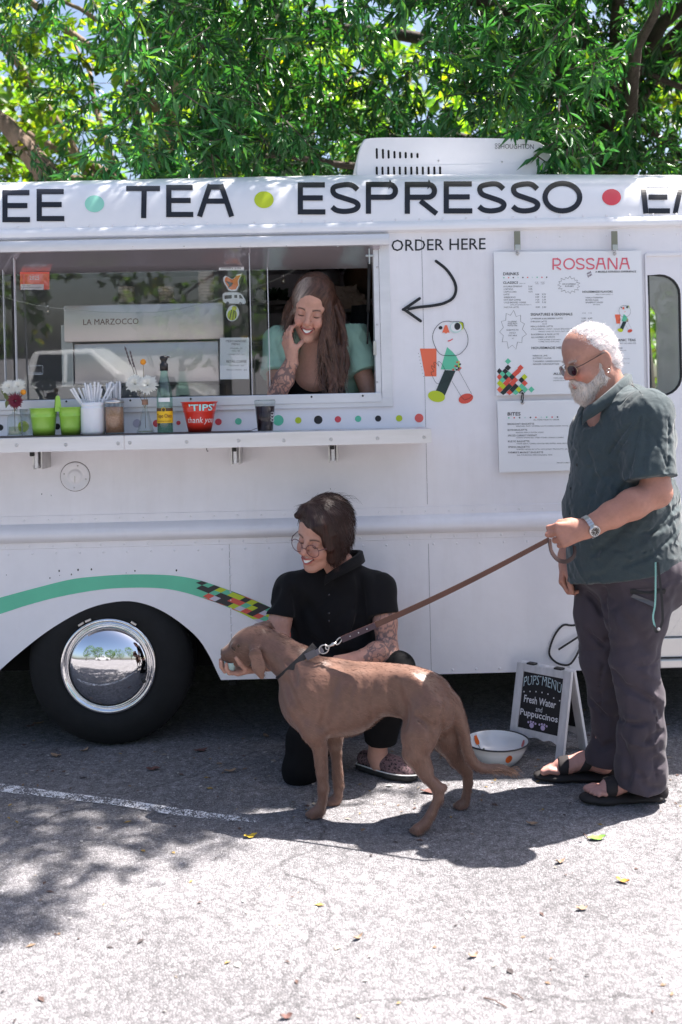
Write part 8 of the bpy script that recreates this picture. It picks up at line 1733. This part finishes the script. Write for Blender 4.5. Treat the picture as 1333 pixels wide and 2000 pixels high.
sn = MB(); s0, s1 = W(642, 1263, 3.446), W(657, 1255, 3.446); sn.tube([s0, s0.lerp(s1, .4), s0.lerp(s1, .55), s1], [.004, .0042, .0065, .003], 8); hk = [s0+Vector((-.006*math.sin(a)-.004, 0, .007*math.cos(a)-.003)) for a in [k*.55 for k in range(10)]]; sn.tube(hk, .0022, 6); under(sn.build('snap_hook', STEEL, None, True), lsh)
loop = [W(*q) for q in ((1074, 1052, 3.31), (1075, 1066, 3.305), (1079, 1080, 3.30), (1090, 1093, 3.30), (1104, 1097, 3.305), (1117, 1091, 3.315), (1123, 1080, 3.33), (1122, 1066, 3.345))]
flatstrap([Vector(q) for q in smoothpath([tuple(q) for q in loop], 5)], .014, .0035, 'hand_loop', LEAD, Vector((.55, -.8, 0)))
# ================================================================== TREES
def leaf_mat(name, trans_tint=(1.6, 1.5, .5), rough=.35, tfac=.4):
    m = bpy.data.materials.new(name); m.use_nodes = True; n = m.node_tree.nodes; l = m.node_tree.links; b = n['Principled BSDF']; out = n['Material Output']
    b.inputs['Roughness'].default_value = rough; b.inputs['Specular IOR Level'].default_value = .45
    a = n.new('ShaderNodeVertexColor'); a.layer_name = 'Col'; l.new(a.outputs[0], b.inputs['Base Color'])
    t = n.new('ShaderNodeBsdfTranslucent'); mu = n.new('ShaderNodeVectorMath'); mu.operation = 'MULTIPLY'; mu.inputs[1].default_value = trans_tint; l.new(a.outputs[0], mu.inputs[0]); l.new(mu.outputs[0], t.inputs[0])
    mx = n.new('ShaderNodeMixShader'); mx.inputs[0].default_value = tfac; l.new(b.outputs[0], mx.inputs[1]); l.new(t.outputs[0], mx.inputs[2]); l.new(mx.outputs[0], out.inputs[0]); return m
def leaf_mesh(name, base, dirs, nrm, L, Wd, cols, m, parent, curl=.12):
    n = len(base); dirs = dirs/np.linalg.norm(dirs, axis=1)[:, None]; side = np.cross(dirs, nrm); side /= np.linalg.norm(side, axis=1)[:, None]+1e-9; nn = np.cross(side, dirs)
    L = L[:, None]; Wd = Wd[:, None]; mid = base+dirs*L*.45
    P = np.stack([base, mid+side*Wd*.5+nn*Wd*.25, base+dirs*L-nn*L*curl, mid-side*Wd*.5+nn*Wd*.25], 1).reshape(-1, 3)
    i = np.arange(n)[:, None]*4; tri = np.concatenate([i+np.array([[0, 1, 2]]), i+np.array([[0, 2, 3]])], 1).reshape(-1, 3)
    me = bpy.data.meshes.new(name); me.vertices.add(len(P)); me.vertices.foreach_set('co', P.astype(np.float32).ravel()); nf = len(tri)
    me.loops.add(nf*3); me.loops.foreach_set('vertex_index', tri.astype(np.int32).ravel()); me.polygons.add(nf); me.polygons.foreach_set('loop_start', np.arange(0, nf*3, 3, dtype=np.int32)); me.update(calc_edges=True)
    vcol(me, np.repeat(cols, 4, axis=0)); return link(name, me, m, parent)
BARK = mat('bark', (.06, .045, .035), rough=.9, var=(8, .35), bump=(22, .8, .03), stretch=(1, 1, .3)); BARKL = mat('mottled bark', (.2, .14, .1), rough=.9, var=(10, .5), bump=(22, .8, .03), stretch=(1, 1, .3))
def unit(n, g): v = g.normal(size=(n, 3)); return v/np.linalg.norm(v, axis=1)[:, None]
def sprays(g, cen, per, tl, leafL, leafW, droop, col, colvar, spread=1.0):
    """twigs round each centre, leaves along every twig -> leaf arrays + twig polylines"""
    B = []; Dn = []; Nn = []; LL = []; WW_ = []; CC = []; tw = []
    for c in cen:
        d = unit(1, g)[0]; d[2] = d[2]*.5-droop*g.uniform(.3, 1); d /= np.linalg.norm(d); ln = tl*g.uniform(.6, 1.25)
        a = c-d*ln*.5; k = g.integers(int(per*.7), int(per*1.3)+1); t = np.sort(g.uniform(.05, 1, k)); sag = np.array([0, 0, -1.])
        p = a+d*ln*t[:, None]+sag*(t**2)[:, None]*ln*.25*droop; dd = d+unit(k, g)*1.0*spread+sag*droop*.5
        B.append(p); Dn.append(dd); Nn.append(unit(k, g)*.6+np.array([0, -.15, 1.])); LL.append(leafL*g.uniform(.45, 1.3, k)); WW_.append(leafW*g.uniform(.6, 1.3, k))
        hue = g.normal(0, colvar); cc = np.array(col)[None]*(1+g.normal(0, .18, (k, 1)))*(1+hue); cc[:, 0] *= 1+np.abs(g.normal(0, .35, k)); yl = g.random(k) < .04; cc[yl] = cc[yl]*np.array([2.6, 1.5, .6]); CC.append(np.clip(cc, .004, .6)); tw.append((a, a+d*ln))
    return np.concatenate(B), np.concatenate(Dn), np.concatenate(Nn), np.concatenate(LL), np.concatenate(WW_), np.concatenate(CC), tw
def twig_mesh(name, tw, r, m, parent):
    A = np.array([t[0] for t in tw]); Bq = np.array([t[1] for t in tw]); n = len(A); o = np.array([[1, 0, 0], [-.5, .5, .7], [-.5, -.5, -.7]])*r
    P = np.concatenate([A[:, None]+o[None], Bq[:, None]+o[None]*.4], 1).reshape(-1, 3); i = np.arange(n)[:, None]*6
    q = np.concatenate([i+np.array([[0, 1, 4, 3]]), i+np.array([[1, 2, 5, 4]]), i+np.array([[2, 0, 3, 5]])], 1).reshape(-1, 4)
    return pydata(name, P, q, m, parent, kind='stuff')
def limb_path(g, a, b, wob=.12, n=9):
    a, b = np.array(a, float), np.array(b, float); t = np.linspace(0, 1, n)[:, None]; L = np.linalg.norm(b-a); off = np.cumsum(g.normal(0, wob/n, (n, 3)), 0)*L; off -= t*off[-1]; p = a+(b-a)*t+off; p[:, 2] += np.sin(t[:, 0]*np.pi)*L*.06; return [Vector(q) for q in p]
def tree(name, label, seed, trunk, tr, centres, per, tl, leafL, leafW, droop, col, colvar, lm, limbs=10, bark=BARK, spread=1.0, extra=()):
    g = np.random.default_rng(seed); e = empty(name, (trunk[0][0], trunk[0][1], 0), 0, label, 'tree', 'trees around the truck'); off = np.array([trunk[0][0], trunk[0][1], 0.])
    tp = [Vector(np.array(p)-off) for p in smoothpath(trunk, 6)]; mb = MB(); k = len(tp); mb.tube(tp, [tr*(1.25 if i == 0 else 1)*(1-.6*i/(k-1)) for i in range(k)], 14); mb.build('trunk', bark, e, True)
    B, Dn, Nn, LL, Wd, CC, tw = sprays(g, centres, per, tl, leafL, leafW, droop, col, colvar, spread)
    idx = g.choice(len(centres), min(limbs, len(centres)), replace=False)
    for q in idx:
        s = tp[int(g.uniform(.45, .95)*(k-1))]; mb = MB(); pth = limb_path(g, s, centres[q]-off); mb.tube(pth, [tr*.32*(1-.85*i/8) for i in range(9)], 8); mb.build('branch', bark, e, True)
    for a, b, r in extra: mb = MB(); pth = limb_path(g, np.array(a)-off, np.array(b)-off, .06); mb.tube(pth, [r*(1-.6*i/8) for i in range(9)], 10); mb.build('branch', bark, e, True)
    leaf_mesh('crown', B-off, Dn, Nn, LL, Wd, CC, lm, e); twig_mesh('twig_growth', [(a-off, b-off) for a, b in tw], tr*.02+.0015, bark, e); return e
g = np.random.default_rng(21)
SX, SY = SUN_DIR.x/SUN_DIR.z, SUN_DIR.y/SUN_DIR.z
def shade_ok(P):
    """where this crown may throw its shade on the ground (its outline on the sunny side)"""
    gx, gy = P[:, 0]-SX*P[:, 2], P[:, 1]-SY*P[:, 2]; lit = (gy < 3.72) & (gx > np.interp(gy, [2.0, 2.71, 2.85, 3.08, 3.41, 3.72], [-1.3, -.95, -.72, -.52, -.3, -.2])) & (gx < 3.6); front = (gy < 2.55)
    return ~(lit | front)
def cloud(n, lo, hi, sc, thr, seed, ok=None):
    out = []; tot = 0
    while tot < n:
        P = g.uniform(lo, hi, (n*2, 3)); keep = snoise(P*sc, seed) > thr
        if ok is not None: keep &= ok(P)
        out.append(P[keep]); tot += keep.sum()
    return np.concatenate(out)[:n]
LM_D = leaf_mat('willow oak leaf', (1.3, 1.45, .4), .32, .36); LM_B = leaf_mat('broad leaf', (1.75, 2.0, .4), .45, .5)
def frame_ok(P): return shade_ok(P) & ~((P[:, 1] < 6.4) & (P[:, 2] < 2.62)) & ~((P[:, 1] < 4.9) & (P[:, 2] < 2.75) & (P[:, 0] < .62)) & ~((P[:, 1] < 6.2) & (P[:, 0] < -1.0) & (g.random(len(P)) < .8))
near = np.concatenate([cloud(1850, (-1.2, 4.75, 2.6), (4.2, 7.2, 4.4), .55, -.12, 3, frame_ok), cloud(420, (-3.2, 5.6, 2.6), (.5, 8.2, 4.8), .6, .1, 5, frame_ok), cloud(850, (-1.5, 3.6, 3.2), (5.5, 8.0, 7.5), .45, -.05, 9, frame_ok)])
# spray hanging over the end of the air conditioner
hang = np.array([W(a, b, 4.62) for a, b in ((1050, 300), (1075, 322), (1090, 300), (1110, 270), (1060, 250), (1090, 240), (1120, 310), (1130, 285), (1040, 235), (1105, 330), (1150, 320), (1165, 300))])
# boughs that throw the shade on the left of the lot and on the kneeling woman
def shade_pts(n, fn, z0, z1):
    out = []
    while len(out) < n:
        p = np.array(fn()); z = g.uniform(z0, z1); q = p+np.array([SX, SY, 1])*(z-p[2])
        if snoise(q[None]*.9, 6)[0] > -.25: out.append(q)
    return np.array(out)
def lot():
    while True:
        x, y = g.uniform(-2.4, -.3), g.uniform(2.6, 3.9)
        if x < np.interp(y, [2.6, 2.85, 3.08, 3.41, 3.9], [-1.1, -.8, -.58, -.36, -.25]): return (x, y, 0)
near = np.concatenate([near, hang, shade_pts(330, lot, 3.7, 5.6), shade_pts(170, lambda: (g.uniform(-.42, .3), g.uniform(3.78, 3.98), g.uniform(.35, 1.2)), 3.4, 5.2)])
tree('slender_leaf_tree', 'dense dark green tree with slender leaves overhanging the truck roof', 5, [(2.3, 7.6, 0), (2.2, 7.5, 1.8), (1.9, 7.2, 3.4), (1.4, 6.8, 5.2)], .2, near, 25, .32, .105, .024, .6, (.034, .15, .052), .25, LM_D, 16, extra=[(W(1333, 170, 6.3), W(1040, 95, 6.3), .02), (W(1230, 90, 6.0), W(1228, 335, 6.0), .012), (W(1333, 300, 6.8), W(1080, 190, 6.6), .025), (W(1040, 330, 6.9), W(960, 300, 6.6), .02)])
# broad leaved, back-lit tree at the left with a thick slanting limb
lft = np.concatenate([cloud(900, (-5.2, 6.8, 1.9), (-.2, 9.8, 5.2), .5, .0, 13, shade_ok), cloud(260, (-1.5, 8.5, 2.4), (2, 10.5, 5), .5, .1, 15, shade_ok)])
tree('broad_leaf_tree', 'bright backlit broad leaved tree with a thick slanting limb behind the lettering TEA', 6, [(-1.75, 8.6, 0), (-1.8, 8.6, 1.6), (-1.55, 8.5, 3.2), (-1.2, 8.4, 5.0)], .17, lft, 13, .34, .1, .065, .25, (.12, .24, .03), .35, LM_B, 14, BARKL, extra=[(W(110, 370, 7.1), W(-30, 205, 7.1), .1), (W(370, 200, 8.0), W(330, -20, 8.2), .045), (W(300, 130, 7.8), W(110, -5, 7.4), .03)])
# trees further off, sunlit
for i, (cx_, cy2, h_, rx_, n_, col) in enumerate(((-5.5, 15, 7.5, 3.6, 430, (.12, .26, .035)), (.3, 14.5, 7, 3.4, 460, (.115, .25, .03)), (5.8, 15.5, 8, 3.8, 430, (.125, .25, .03)), (-11, 20, 9, 4.5, 300, (.13, .22, .04)), (11.5, 19, 9, 4.5, 300, (.13, .22, .04)), (2.5, 23, 10, 5, 300, (.06, .12, .03)))):
    u = unit(n_*2, g)*np.cbrt(g.uniform(.15, 1, n_*2))[:, None]; Pc = np.array([cx_, cy2, h_*.52])+u*np.array([rx_, 2.6, h_*.47]); Pc = Pc[snoise(Pc*.35, 20+i) > -.12][:n_]
    lab = ['sunlit yellow green tree beyond the broad leaved tree at the road side', 'sunlit pale green tree straight behind the truck roof', 'sunlit yellow green tree beyond the slender leaved tree near the cab', 'tall far green tree standing behind the rear of the truck', 'tall far green tree standing behind the cab of the truck', 'tallest far tree standing beyond the pale green tree'][i]
    tree('background_tree', lab, 30+i, [(cx_, cy2, 0), (cx_+.1, cy2, h_*.3), (cx_-.1, cy2, h_*.75)], .22, Pc, 15, .75, .24, .15, .2, col, .3, LM_B, 8)
# a hedge closes the view below the crowns behind the truck
hd = np.stack([g.uniform(-14, 14, 900), g.uniform(11.2, 12.6, 900), g.uniform(.1, 2.4, 900)], 1); e = empty('hedge', (0, 12, 0), 0, 'long leafy hedge behind the truck below the trees', 'hedge')
B, Dn, Nn, LL, Wd, CC, tw = sprays(g, hd, 14, .6, .2, .12, .1, (.05, .11, .02), .3); off = np.array([0, 12, 0.]); leaf_mesh('foliage', B-off, Dn, Nn, LL, Wd, CC, LM_B, e); twig_mesh('twig_growth', [(a-off, b-off) for a, b in tw], .006, BARK, e)
# across the street, behind the photographer (seen in the chrome and the glass)
for i, (cx_, cy2, h_, rx_) in enumerate(((-9, -15, 8, 3.5), (-2.5, -19, 7, 3.2), (9.5, -12, 9, 4), (-14, -11, 9, 4.5), (4, -22, 9, 5))):
    u = unit(260, g)*np.cbrt(g.uniform(.2, 1, 260))[:, None]; Pc = np.array([cx_, cy2, h_*.58])+u*np.array([rx_, 2.8, h_*.42])
    tree('street_tree', ['leafy street tree across the lot beyond the white car', 'round street tree across the lot facing the truck', 'big street tree across the lot facing the cab', 'wide street tree across the lot facing the wheel', 'far street tree beyond the round one across the lot'][i], 50+i, [(cx_, cy2, 0), (cx_, cy2, h_*.4), (cx_, cy2, h_*.8)], .2, Pc, 14, .8, .3, .2, .2, (.06, .13, .03), .25, LM_B, 6)
# ================================================================== PARKED CAR ACROSS THE LOT (seen in the window glass)
car = empty('parked_car', (-4.6, -10.5, 0), 0, 'white crew cab pickup parked across the lot, mirrored in the serving window', 'car')
CARP = mat('white car paint', (.8, .8, .8), rough=.25, coat=.6)
def prism(name, prof, hw0, m, parent, bev=.03, taper=None):
    bm = bmesh.new(); k = len(prof); vs = []
    for s in (-1, 1):
        for x, z in prof: vs.append(bm.verts.new((x, s*hw0*(1 if taper is None or z < taper[0] else taper[1]), z)))
    bm.faces.new(vs[:k]); bm.faces.new(vs[k:][::-1])
    for i in range(k): bm.faces.new((vs[i], vs[i+k], vs[(i+1) % k+k], vs[(i+1) % k]))
    bmesh.ops.recalc_face_normals(bm, faces=bm.faces)
    if bev: bmesh.ops.bevel(bm, geom=bm.edges[:], offset=bev, segments=3, affect='EDGES')
    me = bpy.data.meshes.new(name); bm.to_mesh(me); bm.free(); o = link(name, me, m, parent); autosmooth(o, 35); return o
arc_w = lambda cx_, r=.44: [(cx_+r*math.cos(math.radians(a)), .36+r*math.sin(math.radians(a))) for a in range(180, -1, -20)]
prism('body', [(-2.6, .45), (-2.6, 1.05), (-2.55, 1.1), (-.75, 1.1), (1.15, 1.1), (2.3, 1.02), (2.55, .85), (2.58, .45)]+[(2.1, .36)]+arc_w(1.6)[::-1]+arc_w(-1.5)[::-1]+[(-2.1, .36)], .93, CARP, car, .025)
prism('cabin', [(-.8, 1.1), (-.62, 1.72), (.45, 1.76), (1.2, 1.12)], .86, CARP, car, .04, (1.4, .86))
DG = mat('car glass', (.01, .012, .014), rough=.05)
for x0, x1, x2, x3 in ((-.62, -.5, -.05, -.05), (.03, .03, .42, .95)):
    for s in (-1, 1): v = [(x0, s*.875, 1.16), (x3, s*.875, 1.16), (x2, s*.765, 1.66), (x1, s*.765, 1.66)]; pydata('side_window', v, [(0, 1, 2, 3)], DG, car)
for cx_ in (1.6, -1.5):
    for s in (-1, 1):
        wh = empty('wheel', parent=car); RYm = Matrix.Rotation(math.radians(-90*s), 4, 'X'); mb = MB(); mb.lathe([(.2, -.1), (.3, -.11), (.36, -.08), (.37, 0), (.36, .08), (.3, .11), (.2, .1)], (cx_, s*.84, .37), 32, RYm, closed=True); mb.build('tyre', RUBBER, wh, True); mb = MB(); mb.lathe([(.21, .1), (.19, .11), (.15, .07), (.05, .09), (0, .09)], (cx_, s*.84, .37), 24, RYm); mb.build('rim', STEEL, wh, True)
for s in (-1, 1):
    mb = MB(); mb.box(2.5, 2.6, s*.55-.18, s*.55+.18, .72, .9, .02); mb.build('headlight', mat('lamp glass', (.7, .7, .72), rough=.1), car)
    mb = MB(); mb.box(-2.64, -2.59, s*.78-.08, s*.78+.08, .7, 1.02, .01); mb.build('tail_light', mat('tail red', (.4, .01, .01), rough=.2), car)
    mb = MB(); mb.box(.95, 1.1, s*.98-.08, s*.98+.08, 1.12, 1.3, .03); mb.build('mirror', CARP, car)
mb = MB(); mb.box(2.56, 2.66, -.85, .85, .42, .6, .03); mb.build('front_bumper', STEEL, car); mb = MB(); mb.box(-2.72, -2.6, -.85, .85, .45, .62, .03); mb.build('rear_bumper', STEEL, car)
